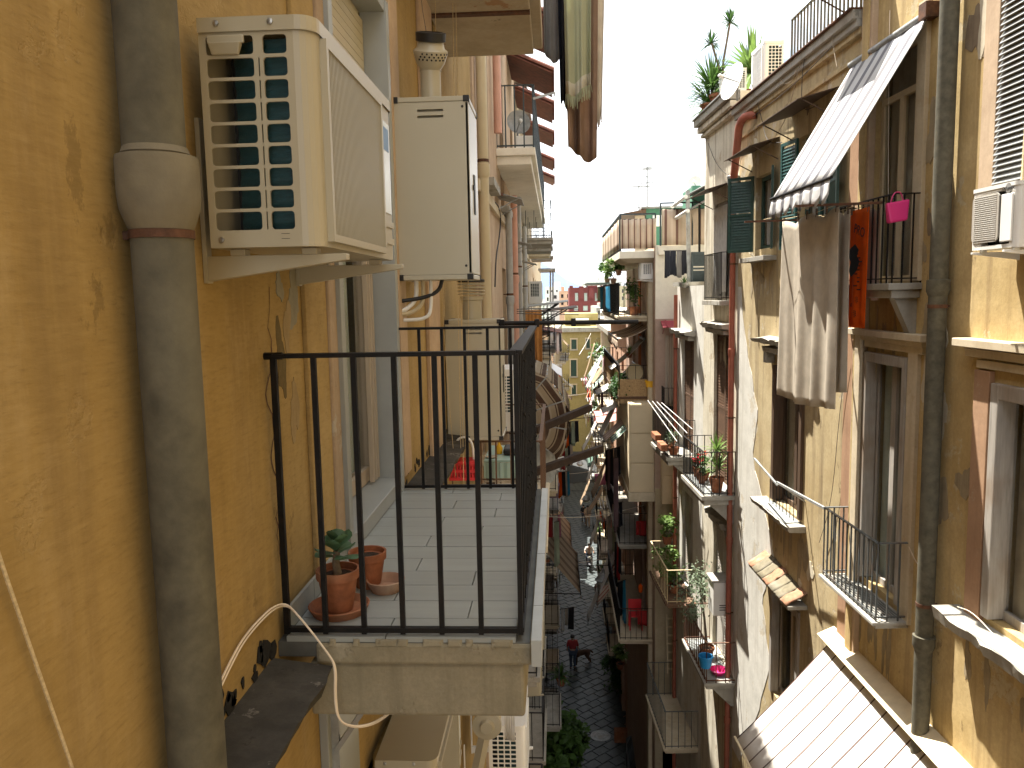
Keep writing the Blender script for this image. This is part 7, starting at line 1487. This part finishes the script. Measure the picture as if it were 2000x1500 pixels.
# pale boxes, buckets
for px, py, Y, mt, lab in ((1173, 936, 33, 'pink_cloth', 'pale pink box on the right balcony beside the dark street'), (1163, 870, 40, 'beige_cloth', 'pale box on the right balcony below the white awnings'), (1078, 958, 25, 'mauve_cloth', 'dark red bucket on the left balcony slab')):
    p = at(px, py, Y); MB().hexa([p+Vector(v) for v in ((-.2, -.2, -.2), (.2, -.2, -.2), (.2, .2, -.2), (-.2, .2, -.2), (-.25, -.22, .2), (.25, -.22, .2), (.25, .22, .2), (-.25, .22, .2))]).build('tub', M_(mt), None, lab, 'tub', bevel=.02)
# hanging street lamps on cables
def lamp(label, px, py, Y, xa, xb):
    p = at(px, py, Y); t = thing('street_lamp', label, 'street lamp', p, 'lamps hung over the alley')
    MB().lathe(p, [(.05, .34), (.06, .22), (.17, .16), (.24, .02), (.3, -.02), (.3, -.05), (.23, -.05)], 20).build('shade', M.zinc, t, smooth=40)
    MB().lathe(p, [(.23, -.05), (.22, -.14), (.13, -.21), (.001, -.23)], 18).build('globe', M.lampglass, t, smooth=50); MB().tube([p+Vector((0, 0, .34)), p+Vector((0, 0, .5))], .015, 6).build('hanger', M.iron, t)
    MB().tube([(xa, Y, p.z+.52), (p.x, Y, p.z+.49), (xb, Y, p.z+.52)], .014, 5).build('span_cable', M.cable_dark, t)
lamp('large grey street lamp hung over the sunlit patch, nearest', 1178, 1130, 28, -.9, 2.9); lamp('street lamp hung over the two walkers', 1145, 974, 48, -.9, 3.0); lamp('small white-topped street lamp under the lower wooden pole', 1133, 905, 62, -.2, 3.6)
# plants in the alley
def tree(name, label, c, rad, h, n, size, mat, seed, tw=.05, cat='tree', group=None):
    c = Vector(c); t = thing(name, label, cat, c, group); rr = random.Random(seed); top = c+Vector((0, 0, h))
    MB().tube([c, c+Vector((.05, .03, h*.5)), top], [tw, tw*.8, tw*.5], 8).build('trunk', M.stem, t, smooth=60)
    lb = MB()
    for k in range(7):
        a = rr.uniform(0, 6.28); lb.tube([c+Vector((0, 0, h*.55)), top+Vector((math.cos(a)*rad*.6, math.sin(a)*rad*.6, rr.uniform(-.2, .5)*rad))], [tw*.5, tw*.15], 5)
    lb.build('limbs', M.stem, t); b = MB(); leaf_cloud(b, rr, top+Vector((0, 0, rad*.2)), (rad, rad, rad*.9), n, size); b.build('crown', M_(mat), t, kind='stuff')
    return t
p = at(1076, 1440, 23); tree('potted_tree', 'leafy green tree in shade at the bottom of the picture left of the street', (p.x-.05, 23, 0), 1.05, p.z-.2, 2600, .3, 'leaf_mid', 3, .07)
p = at(1040, 1470, 21); tree('potted_tree', 'smaller green shrub beside the leafy tree and the white air conditioner', (p.x+.1, 21, 0), .7, p.z-.2, 1000, .26, 'leaf_mid', 4, .05)
p = gnd(1178, 1075); tree('bush', 'round light green bush at the edge of the sunlit patch', (p.x+.15, p.y, 0), .8, 1.1, 1400, .2, 'leaf_light', 5, .05, 'bush')
p = gnd(1185, 1165); tree('bush', 'small pale bush on the right at the shadow edge', (p.x+.1, p.y, 0), .55, .8, 500, .2, 'leaf_grey', 6, .04, 'bush')
for k, (px, py) in enumerate(((1205, 1330), (1222, 1350), (1210, 1372), (1240, 1375))):
    p = gnd(px, py); tree('bush', 'dark shrub in the row of shaded planters on the right, %s from the viewer' % ['farthest', 'third', 'second', 'nearest'][k], (p.x, p.y, 0), .7, .8, 700, .2, 'leaf_dark', 10+k, .04, 'bush', 'dark shrubs along the right of the alley')
p = gnd(1255, 1440); MB().box(AX, p.x-1.2, p.x+.6, p.y-.5, p.y-.1, .0, .5).build('planter', M.terracotta, None, 'long dark red planter in the shade on the right of the street', 'planter', bevel=.03)
# dark red tiled lean-to on the left
t = thing('tiled_roof', 'dark red sheet roof with plant pots low on the left', 'roof', (-.3, 24.5, 6)); a0 = at(1062, 1292, 27); a1 = at(1108, 1375, 23)
for k in range(9):
    y0 = 23+.45*k; MB().box(AX, -.94, a1.x+.05, y0, y0+.43, 0, .05).build('roof_sheet', M.rooftile, t)
for ch in t.children:
    ch.rotation_euler = (0, math.radians(14), 0); ch.location.z += 1.1
pot('potted_yucca', 'spiky plant in a pot standing on the dark red sheet roof', at(1096, 1338, 24), .16, .25, 'terracotta', spiky(.5, 60, 'leaf_mid', .12, 33, .05), cat='potted plant')
pot('white_pot', 'white round pot at the edge of the leafy tree', at(1070, 1385, 22), .17, .2, 'white_plastic', None)
# ================================================================ people, scooter, dog, car
def person(label, c, h, yaw, shirt, legs, pose='walk', bare=False):
    c = Vector(c); t = thing('person', label, 'person', c); k = h/1.75; R_ = Matrix.Rotation(yaw, 3, 'Z')
    sw = .22 if pose == 'walk' else .0; sit = pose == 'sit'
    J = {}
    if sit:
        J = dict(pel=(0, 0, .82), chest=(0, .06, 1.2), neck=(0, .1, 1.4), head=(0, .12, 1.56), shl=(-.2, .08, 1.34), shr=(.2, .08, 1.34), ell=(-.3, .24, 1.12), elr=(.3, .24, 1.12), hal=(-.27, .5, 1.08), har=(.27, .5, 1.08), hpl=(-.1, 0, .8), hpr=(.1, 0, .8), knl=(-.17, .4, .78), knr=(.17, .4, .78), anl=(-.16, .36, .36), anr=(.16, .36, .36), tol=(-.16, .5, .3), tor=(.16, .5, .3))
    else:
        J = dict(pel=(0, 0, .95), chest=(0, .02, 1.25), neck=(0, .02, 1.48), head=(0, .04, 1.63), shl=(-.2, .02, 1.42), shr=(.2, .02, 1.42), ell=(-.26, -sw*.5, 1.14), elr=(.26, sw*.5, 1.14), hal=(-.25, -sw*.3+.08, .9), har=(.25, sw*.9+.08, .9), hpl=(-.1, 0, .9), hpr=(.1, 0, .9), knl=(-.1, sw*.8, .5), knr=(.1, -sw*.3, .48), anl=(-.1, sw, .08), anr=(.1, -sw*1.4, .12), tol=(-.1, sw+.16, .03), tor=(.1, -sw*1.4+.14, .03))
    P = {n: c+R_@(Vector(v)*k) for n, v in J.items()}
    def limb(ns, rs, seg=10):
        return [P[n] for n in ns], [r*k for r in rs]
    def body(name, chains, mt):
        mb = MB()
        for ns, rs in chains: mb.tube(*[limb(ns, rs)[0], limb(ns, rs)[1]], 10)
        return mb.build(name, M_(mt), t, smooth=80)
    # one continuous skinned body, clothes over it
    order = ['pel', 'chest', 'neck', 'head', 'shl', 'ell', 'hal', 'shr', 'elr', 'har', 'hpl', 'knl', 'anl', 'tol', 'hpr', 'knr', 'anr', 'tor']
    rad = dict(pel=.15, chest=.165, neck=.06, head=.1, shl=.07, shr=.07, ell=.045, elr=.045, hal=.035, har=.035, hpl=.1, hpr=.1, knl=.06, knr=.06, anl=.045, anr=.045, tol=.04, tor=.04)
    edges = [('pel', 'chest'), ('chest', 'neck'), ('neck', 'head'), ('chest', 'shl'), ('shl', 'ell'), ('ell', 'hal'), ('chest', 'shr'), ('shr', 'elr'), ('elr', 'har'), ('pel', 'hpl'), ('hpl', 'knl'), ('knl', 'anl'), ('anl', 'tol'), ('pel', 'hpr'), ('hpr', 'knr'), ('knr', 'anr'), ('anr', 'tor')]
    def skin(name, mt, keep, grow=1.0):
        ks = [n for n in order if n in keep]; me = bpy.data.meshes.new(name)
        me.from_pydata([tuple(P[n]-c) for n in ks], [(ks.index(a), ks.index(b)) for a, b in edges if a in keep and b in keep], []); me.materials.append(M_(mt))
        o = inst(name, me, c, t); s = o.modifiers.new('skin', 'SKIN'); o.modifiers.new('sub', 'SUBSURF').levels = 2; o.modifiers['sub'].render_levels = 2; s.use_smooth_shade = True
        if not me.skin_vertices: me.attributes.new('x', 'FLOAT', 'POINT')
        return o, me, ks
    def go(name, mt, keep, grow):
        o, me, ks = skin(name, mt, keep)
        bm = bmesh.new(); bm.from_mesh(me); ly = bm.verts.layers.skin.verify(); bm.verts.ensure_lookup_table()
        for i, n in enumerate(ks):
            r = rad[n]*k*grow; bm.verts[i][ly].radius = (r, r); bm.verts[i][ly].use_root = (i == 0)
        bm.to_mesh(me); bm.free()
    go('body', 'skin', order, 1.0)
    go('shirt', shirt, ['pel', 'chest', 'shl', 'ell', 'shr', 'elr'], 1.34)
    go('trousers', legs, ['pel', 'hpl', 'knl', 'anl', 'hpr', 'knr', 'anr'], 1.22)
    hd = P['head']; MB().lathe(hd+Vector((0, 0, -.02*k)), [(.1*k, .0), (.108*k, .05*k), (.09*k, .11*k), (.001, .14*k)], 14).build('hair', M.hair, t, smooth=60)
    for s in ('tol', 'tor'): MB().lathe(P[s]+R_@Vector((0, -.06*k, -.035*k)), [(.05*k, 0), (.055*k, .04*k), (.03*k, .08*k), (.001, .09*k)], 10).build('shoe', M.tyre, t, smooth=60)
    return t
p = gnd(1148, 1030); person('man in tan shirt walking away down the middle of the shaded alley', (p.x, p.y, .04), 1.74, .0, 'tan_shirt', 'tan_shirt')
p = gnd(1140, 1022); person('shorter person in black walking beside the man in tan', (p.x, p.y, .04), 1.5, .1, 'black_shirt', 'denim')
p = gnd(1119, 1308); person('person in a dark red shirt and jeans standing in the shade beside a dog', (p.x, p.y, .04), 1.76, .1, 'red_shirt', 'denim', pose='stand')
d_ = gnd(1136, 1298)
t = thing('dog', 'brown long-haired dog beside the person in the red shirt', 'dog', (d_.x, d_.y, .04))
def dog(c, yaw=2.0, k=1.25):
    V = dict(hip=(0, -.28, .46), mid=(0, 0, .47), sh=(0, .27, .48), nk=(0, .38, .58), hd=(0, .46, .68), mz=(0, .6, .64), t1=(0, -.38, .5), t2=(0, -.52, .38), fl=(-.08, .27, .36), fl2=(-.08, .26, .2), fl3=(-.08, .27, .02), fr=(.08, .27, .36), fr2=(.08, .3, .2), fr3=(.08, .29, .02), hl=(-.08, -.26, .36), hl2=(-.08, -.2, .26), hl3=(-.08, -.36, .16), hl4=(-.08, -.34, .02), hr=(.08, -.26, .36), hr2=(.08, -.22, .26), hr3=(.08, -.38, .16), hr4=(.08, -.36, .02))
    rd = dict(hip=.12, mid=.12, sh=.145, nk=.09, hd=.085, mz=.045, t1=.04, t2=.035, fl=.06, fl2=.04, fl3=.035, fr=.06, fr2=.04, fr3=.035, hl=.08, hl2=.06, hl3=.035, hl4=.035, hr=.08, hr2=.06, hr3=.035, hr4=.035)
    E_ = [('mid', 'hip'), ('mid', 'sh'), ('sh', 'nk'), ('nk', 'hd'), ('hd', 'mz'), ('hip', 't1'), ('t1', 't2'), ('sh', 'fl'), ('fl', 'fl2'), ('fl2', 'fl3'), ('sh', 'fr'), ('fr', 'fr2'), ('fr2', 'fr3'), ('hip', 'hl'), ('hl', 'hl2'), ('hl2', 'hl3'), ('hl3', 'hl4'), ('hip', 'hr'), ('hr', 'hr2'), ('hr2', 'hr3'), ('hr3', 'hr4')]
    ks = ['mid']+[q for q in V if q != 'mid']; me = bpy.data.meshes.new('body'); me.from_pydata([tuple(Vector(V[q])*k) for q in ks], [(ks.index(a), ks.index(b)) for a, b in E_], []); me.materials.append(M.fur)
    o = inst('body', me, c, t, (0, 0, yaw)); o.modifiers.new('skin', 'SKIN').use_smooth_shade = True; o.modifiers.new('sub', 'SUBSURF').render_levels = 2
    bm = bmesh.new(); bm.from_mesh(me); ly = bm.verts.layers.skin.verify(); bm.verts.ensure_lookup_table()
    for i, q in enumerate(ks): bm.verts[i][ly].radius = (rd[q]*k,)*2; bm.verts[i][ly].use_root = (i == 0)
    bm.to_mesh(me); bm.free(); R_ = Matrix.Rotation(yaw, 3, 'Z')
    for s in (-1, 1): q = Vector(c)+R_@(Vector((s*.075, .44, .72))*k); MB().hexa([q+R_@Vector(v)*k for v in ((-.02, -.02, 0), (.02, -.02, 0), (.02, .01, 0), (-.02, .01, 0), (s*.04-.01, -.02, -.1), (s*.04+.01, -.02, -.1), (s*.04+.01, 0, -.1), (s*.04-.01, 0, -.1))]).build('ear', M.fur, t, bevel=.01)
dog((d_.x, d_.y, .04))
# scooter with rider, coming towards the viewer
p = gnd(1152, 1118); S0 = Vector((p.x, p.y, .04)); t = thing('scooter', 'grey motor scooter ridden through the sunlit patch', 'scooter', S0)
sv = lambda x, y, z: S0+Vector((x, y, z))
for y, nm in ((-.0, 'wheel'), (1.3, 'wheel')):
    w = MB(); w.lathe(sv(-.05, y, .25), [(.1, 0), (.2, .0), (.25, .02), (.25, .08), (.2, .1), (.1, .1)], 22, (1, 0, 0)); w.build(nm, M.tyre, t, smooth=40)
MB().grid(lambda a, b: sv((a-.5)*(.36+.1*math.sin(b*3))*(1-.25*b), .12-.1*math.cos((a-.5)*3)+.18*b, .32+.62*b), 8, 6).build('front_shield', M.paint_grey, t, smooth=60, solid=.03)
MB().hexa([sv(-.16, .2, .24), sv(.16, .2, .24), sv(.16, .75, .24), sv(-.16, .75, .24), sv(-.16, .2, .3), sv(.16, .2, .3), sv(.16, .75, .3), sv(-.16, .75, .3)]).build('footboard', M.paint_grey, t, bevel=.02)
MB().hexa([sv(-.14, .7, .28), sv(.14, .7, .28), sv(.12, 1.55, .45), sv(-.12, 1.55, .45), sv(-.16, .72, .72), sv(.16, .72, .72), sv(.13, 1.6, .76), sv(-.13, 1.6, .76)]).build('rear_body', M.paint_grey, t, bevel=.06)
MB().hexa([sv(-.15, .72, .73), sv(.15, .72, .73), sv(.12, 1.5, .77), sv(-.12, 1.5, .77), sv(-.13, .76, .8), sv(.13, .76, .8), sv(.1, 1.48, .85), sv(-.1, 1.48, .85)]).build('saddle', M.plastic_black, t, bevel=.03)
MB().tube([sv(-.34, .32, 1.02), sv(0, .26, .98), sv(.34, .32, 1.02)], .018, 8).build('handlebar', M.iron, t); MB().lathe(sv(0, .1, .93), [(.09, -.05), (.1, .0), (.07, .03), (.001, .05)], 16, (0, -1, 0)).build('headlight', M.lampglass, t, smooth=50)
MB().tube([sv(0, .0, .25), sv(0, .1, .6), sv(0, .26, .98)], .035, 8).build('fork', M.iron, t); MB().hexa([sv(-.08, -.22, .5), sv(.08, -.22, .5), sv(.1, .2, .48), sv(-.1, .2, .48), sv(-.07, -.16, .56), sv(.07, -.16, .56), sv(.08, .2, .58), sv(-.08, .2, .58)]).build('mudguard', M.paint_grey, t, bevel=.02)
for s in (-1, 1): MB().lathe(sv(s*.36, .3, 1.18), [(.06, -.01), (.06, .01)], 12, (0, -1, 0)).build('mirror', M.steel, t); MB().bar(sv(s*.3, .31, 1.03), sv(s*.36, .3, 1.15), .012).build('mirror_stem', M.iron, t)
person('rider in a white shirt sitting on the grey scooter', sv(0, .95, .04), 1.75, math.pi, 'white_shirt', 'denim', pose='sit')
p = gnd(1160, 985); t = thing('scooter', 'dark motor scooter parked in the shade far down the right side', 'scooter', (p.x+.5, p.y+6, .04))
for ch in list([o for o in COL.objects if o.name == 'scooter'][0].children):
    c = ch.copy(); COL.objects.link(c); c.parent = t
# van roof at the bottom of the street
p = gnd(1262, 1490); V0 = Vector((p.x, 28.2, .04)); t = thing('parked_car', 'dark grey car parked in deep shade at the bottom right of the street', 'car', V0)
def carsec(y, w, zb, zs, zr, wr): return [V0+Vector(q) for q in ((-w, y, zb), (-w, y, zs), (-wr, y, zr), (wr, y, zr), (w, y, zs), (w, y, zb))]
secs = [carsec(*s) for s in ((-1.75, .7, .35, .68, .7, .62), (-1.6, .76, .25, .74, .78, .66), (-.9, .8, .22, .84, .9, .68), (-.35, .8, .2, .88, 1.36, .56), (.3, .8, .2, .9, 1.45, .58), (1.1, .8, .2, .9, 1.42, .57), (1.65, .78, .25, .9, 1.0, .62), (1.8, .74, .35, .8, .84, .62))]
mb = MB()
for a, b in zip(secs, secs[1:]):
    for k in range(5): mb.face([a[k], a[k+1], b[k+1], b[k]])
mb.face(secs[0]); mb.face(secs[-1]); mb.build('body', M.paint_car, t, smooth=30)
for i, j in ((2, 3), (5, 6)):
    a, b = secs[i], secs[j]; up_ = Vector((0, 0, .012)); q = [a[2].lerp(b[2], .1), a[3].lerp(b[3], .1), a[3].lerp(b[3], .92), a[2].lerp(b[2], .92)]
    MB().face([v+up_+Vector((0, -.01 if i == 2 else .01, 0)) for v in q]).build('windscreen', M.glass_dark, t)
for s in (1, -1):
    for y in (-1.1, 1.1): MB().lathe(V0+Vector((s*.72-.09, y, .3)), [(.12, 0), (.28, 0), (.3, .03), (.3, .15), (.28, .18), (.12, .18)], 20, (1, 0, 0)).build('wheel', M.tyre, t, smooth=40)
    a, b = (secs[3], secs[5]); k = 1 if s < 0 else 4; k2 = 2 if s < 0 else 3; o = Vector((s*.012, 0, .0))
    MB().face([a[k].lerp(a[k2], .12)+o, b[k].lerp(b[k2], .12)+o, b[k].lerp(b[k2], .85)+o, a[k].lerp(a[k2], .85)+o]).build('side_window', M.glass_dark, t); MB().lathe(V0+Vector((s*.5, -1.76, .6)), [(.1, 0), (.08, .03), (.001, .04)], 12, (0, -1, 0)).build('headlight', M.lampglass, t)
p = gnd(1196, 1275); MB().hexa([(p.x, p.y, .04), (p.x+.5, p.y, .04), (p.x+.5, p.y+.5, .04), (p.x, p.y+.5, .04), (p.x, p.y, .8), (p.x+.5, p.y, .8), (p.x+.5, p.y+.5, .8), (p.x, p.y+.5, .8)]).build('crate', M.plastic_black, None, 'dark crate at the edge of the shaded planters', 'crate', bevel=.03)
g = gnd(1171, 1258); MB().face([(g.x, g.y, .05), (g.x+.28, g.y-.05, .06), (g.x+.36, g.y+.2, .05), (g.x+.1, g.y+.16, .08)]).build('paper_scrap', M.paper, None, 'white scrap of paper lying on the dark paving', 'litter', solid=.004)
# white and orange curtain bottle etc. on the right low balconies
p = at(1251, 1150, 23.2); MB().lathe(p, [(.05, -.1), (.065, .0), (.06, .09), (.02, .14), (.02, .16)], 12).build('orange_bag', M.orange_cloth, None, 'small orange bag hung by the lamp cable end on the right', 'bag', smooth=50)

# ================================================================ more clutter down both sides
for k, (pw, pf, Y0, Y1, mt, lab) in enumerate((((1052, 600), (1110, 588), 22, 24.5, 'zinc', 'grey sheet canopy sloping up over the alley beside the amber blind'), ((1058, 612), (1128, 600), 26, 29, 'wood_dark', 'dark sheet canopy behind the grey one on the left'), ((1062, 640), (1098, 650), 32, 35, 'rooftile', 'rusty red sheet canopy farther along the left side'), ((1066, 700), (1098, 735), 30, 33, 'white_plastic', 'white plastic canopy on the left above the washing'))):
    d0, z0 = LF.onu(*pw, Y0); d1, z1 = LF.onu(*pf, Y0); t = thing('sheet_canopy', lab, 'canopy', LF.pt(Y0, 0, z0), 'sheet canopies on the left side')
    for j in range(6):
        a, b = Y0+(Y1-Y0)*j/6, Y0+(Y1-Y0)*(j+1)/6-.03
        MB().hexa([LF.pt(a, 0, z0-.02), LF.pt(b, 0, z0-.02), LF.pt(b, d1, z1-.02), LF.pt(a, d1, z1-.02), LF.pt(a, 0, z0), LF.pt(b, 0, z0+.02), LF.pt(b, d1, z1+.02), LF.pt(a, d1, z1)]).build('roof_sheet', M_(mt), t)
    for u in (Y0+.1, Y1-.1): MB().bar(LF.pt(u, 0, z0-.6), LF.pt(u, d1*.8, z0+(z1-z0)*.8-.03), .04).build('strut', M.iron, t)
rr = random.Random(404)
sts = [br2, wst, gst, stripes('red_stripe', [(1, (.55, .47, .38)), (.5, (.35, .1, .08))], 6, 0, trans=.2), stripes('blue_stripe', [(1, (.55, .55, .5)), (.6, (.12, .2, .3))], 6, 0, trans=.2)]
words = ['brown', 'white', 'green', 'red', 'blue']
for k in range(16):
    left = k % 2 == 1; Y = 33+k*3.3
    if left and 48 < Y < 68: Y = 34+(k % 5)*3
    z = 0; z = rr.choice([6.5, 9.6, 12.6, 15.2]); q = rr.randrange(5); F = LF if left and Y < 53 else L4 if left else EF if Y < 40 else G2 if Y < 52 else G3
    awning('awning', '%s striped awning far down the %s side, number %s from the viewer' % (words[q], 'left' if left else 'right', ['one', 'two', 'three', 'four', 'five', 'six', 'seven', 'eight'][k//2]), F, Y, Y+rr.uniform(1.8, 2.6), z, rr.uniform(.9, 1.25), rr.uniform(.7, 1.7), sts[q], valance=.15, arms=False, nu=10, group='awnings far down the alley')
for k in range(14):
    left = k % 3 == 0; Y = 26+k*2.9; z = rr.choice([4.2, 7.6, 10.9, 14.2])+.1; F = LF if left else (EF if Y < 40 else G2 if Y < 52 else G3)
    pot('potted_bush', 'leafy pot plant on the %s balconies in the middle distance, number %s from the viewer' % ('left' if left else 'right', ['one', 'two', 'three', 'four', 'five', 'six', 'seven', 'eight', 'nine', 'ten'][(k//3) if left else k-k//3-1]), F.pt(Y, .45, z), .15, .22, 'terracotta', bush(rr.uniform(.3, .5), 160, .2, rr.choice(['leaf_light', 'leaf_mid', 'leaf_dark']), 1.1, 700+k, 2), cat='potted plant', group='pot plants in the middle distance')
for k in range(8):
    Y = 24+k*4.5; z = 7+rr.random()*8; cable('street_wire', 'thin wire strung across the alley, number %s from the viewer' % ['one', 'two', 'three', 'four', 'five', 'six', 'seven', 'eight'][k], [(-.9, Y, z), (1.0, Y+.3, z-.18), (2.7, Y+.8, z+.1)], .012, 'cable_dark' if k % 2 else 'cable_white', group='wires crossing the alley')
line('on the high left line before the yellow house', at(1075, 650, 30), at(1096, 648, 34), 4, .9, 61, ['white_cloth', 'grey_cloth', 'white_cloth', 'dark_cloth'])
line('on the right line in front of the yellow house', at(1176, 700, 40), at(1190, 690, 34), 4, 1.1, 62, ['white_cloth', 'pink_cloth', 'white_cloth', 'blue_cloth'])

num = ['one', 'two', 'three', 'four', 'five', 'six', 'seven', 'eight', 'nine', 'ten', 'eleven', 'twelve', 'thirteen', 'fourteen', 'fifteen', 'sixteen']
for k in range(16):
    Y = 25+k*2.3; z = [15.6, 9.4, 12.2, 6.6][k % 4]+rr.uniform(-.3, .3); F = EF if Y < 40 else G2 if Y < 52 else G3; d0 = .6+.4*rr.random()
    awning('awning', '%s canvas blind hanging out from the right balconies, number %s from the viewer' % (['white', 'cream', 'sandy'][k % 3], num[k]), F, Y, Y+rr.uniform(.9, 1.6), z, d0+rr.uniform(.5, .8), rr.uniform(1.0, 2.0), [M.white_cloth, wst, br2][k % 3], d0=d0, valance=0, arms=False, roll=None, nu=6, group='canvas blinds on the right balconies')
for k in range(12):
    left = k % 2 == 0; Y = 25+k*2.6
    if left and Y > 46: continue
    F = LF if left else EF if Y < 40 else G2; z = [14.3, 10.9, 7.6, 12.6][k % 4]; t = thing('drying_rack', 'small folding drying rack on the %s side of the alley, number %s from the viewer' % ('left' if left else 'right', num[k//2]), 'drying rack', F.pt(Y, .9, z), 'drying racks down the alley')
    for j in range(4): MB().bar(F.pt(Y, .85+.12*j, z), F.pt(Y+1.3, .85+.12*j, z+.03), .02).build('rod', M.white_plastic if k % 3 else M.zinc, t)
    for u in (Y+.05, Y+1.25): MB().bar(F.pt(u, .6, z-.25), F.pt(u, 1.3, z+.02), .02).build('support', M.zinc, t)
    for j in range(3):
        c = rr.choice(cols); hang_cloth('garment', '%s garment on the drying rack on the %s, rack %s, line %s' % (cw[c], 'left' if left else 'right', num[k//2], num[j]), 'garment', F.pt(Y+.1+.4*(j % 3), .85+.12*j, z), F.pt(Y+.48+.4*(j % 3), .85+.12*j, z), rr.uniform(.4, .9), c, folds=2, amp=.02, nu=10, nv=5, out=(F.n[0], F.n[1], 0), seed=k*7+j, group='washing hung in the street')
# ================================================================ thin air haze round the whole scene
def haze():
    m = bpy.data.materials.new('haze'); m.use_nodes = True; N = m.node_tree.nodes; N.clear()
    o = N.new('ShaderNodeOutputMaterial'); v = N.new('ShaderNodeVolumePrincipled'); v.inputs['Color'].default_value = (.72, .82, .95, 1); v.inputs['Density'].default_value = 3e-5; v.inputs['Anisotropy'].default_value = .2
    m.node_tree.links.new(v.outputs[0], o.inputs['Volume'])
    MB().box(AX, -6500, 6500, -100, 11000, -130, 560).build('haze', m, None, kind='stuff')
haze()
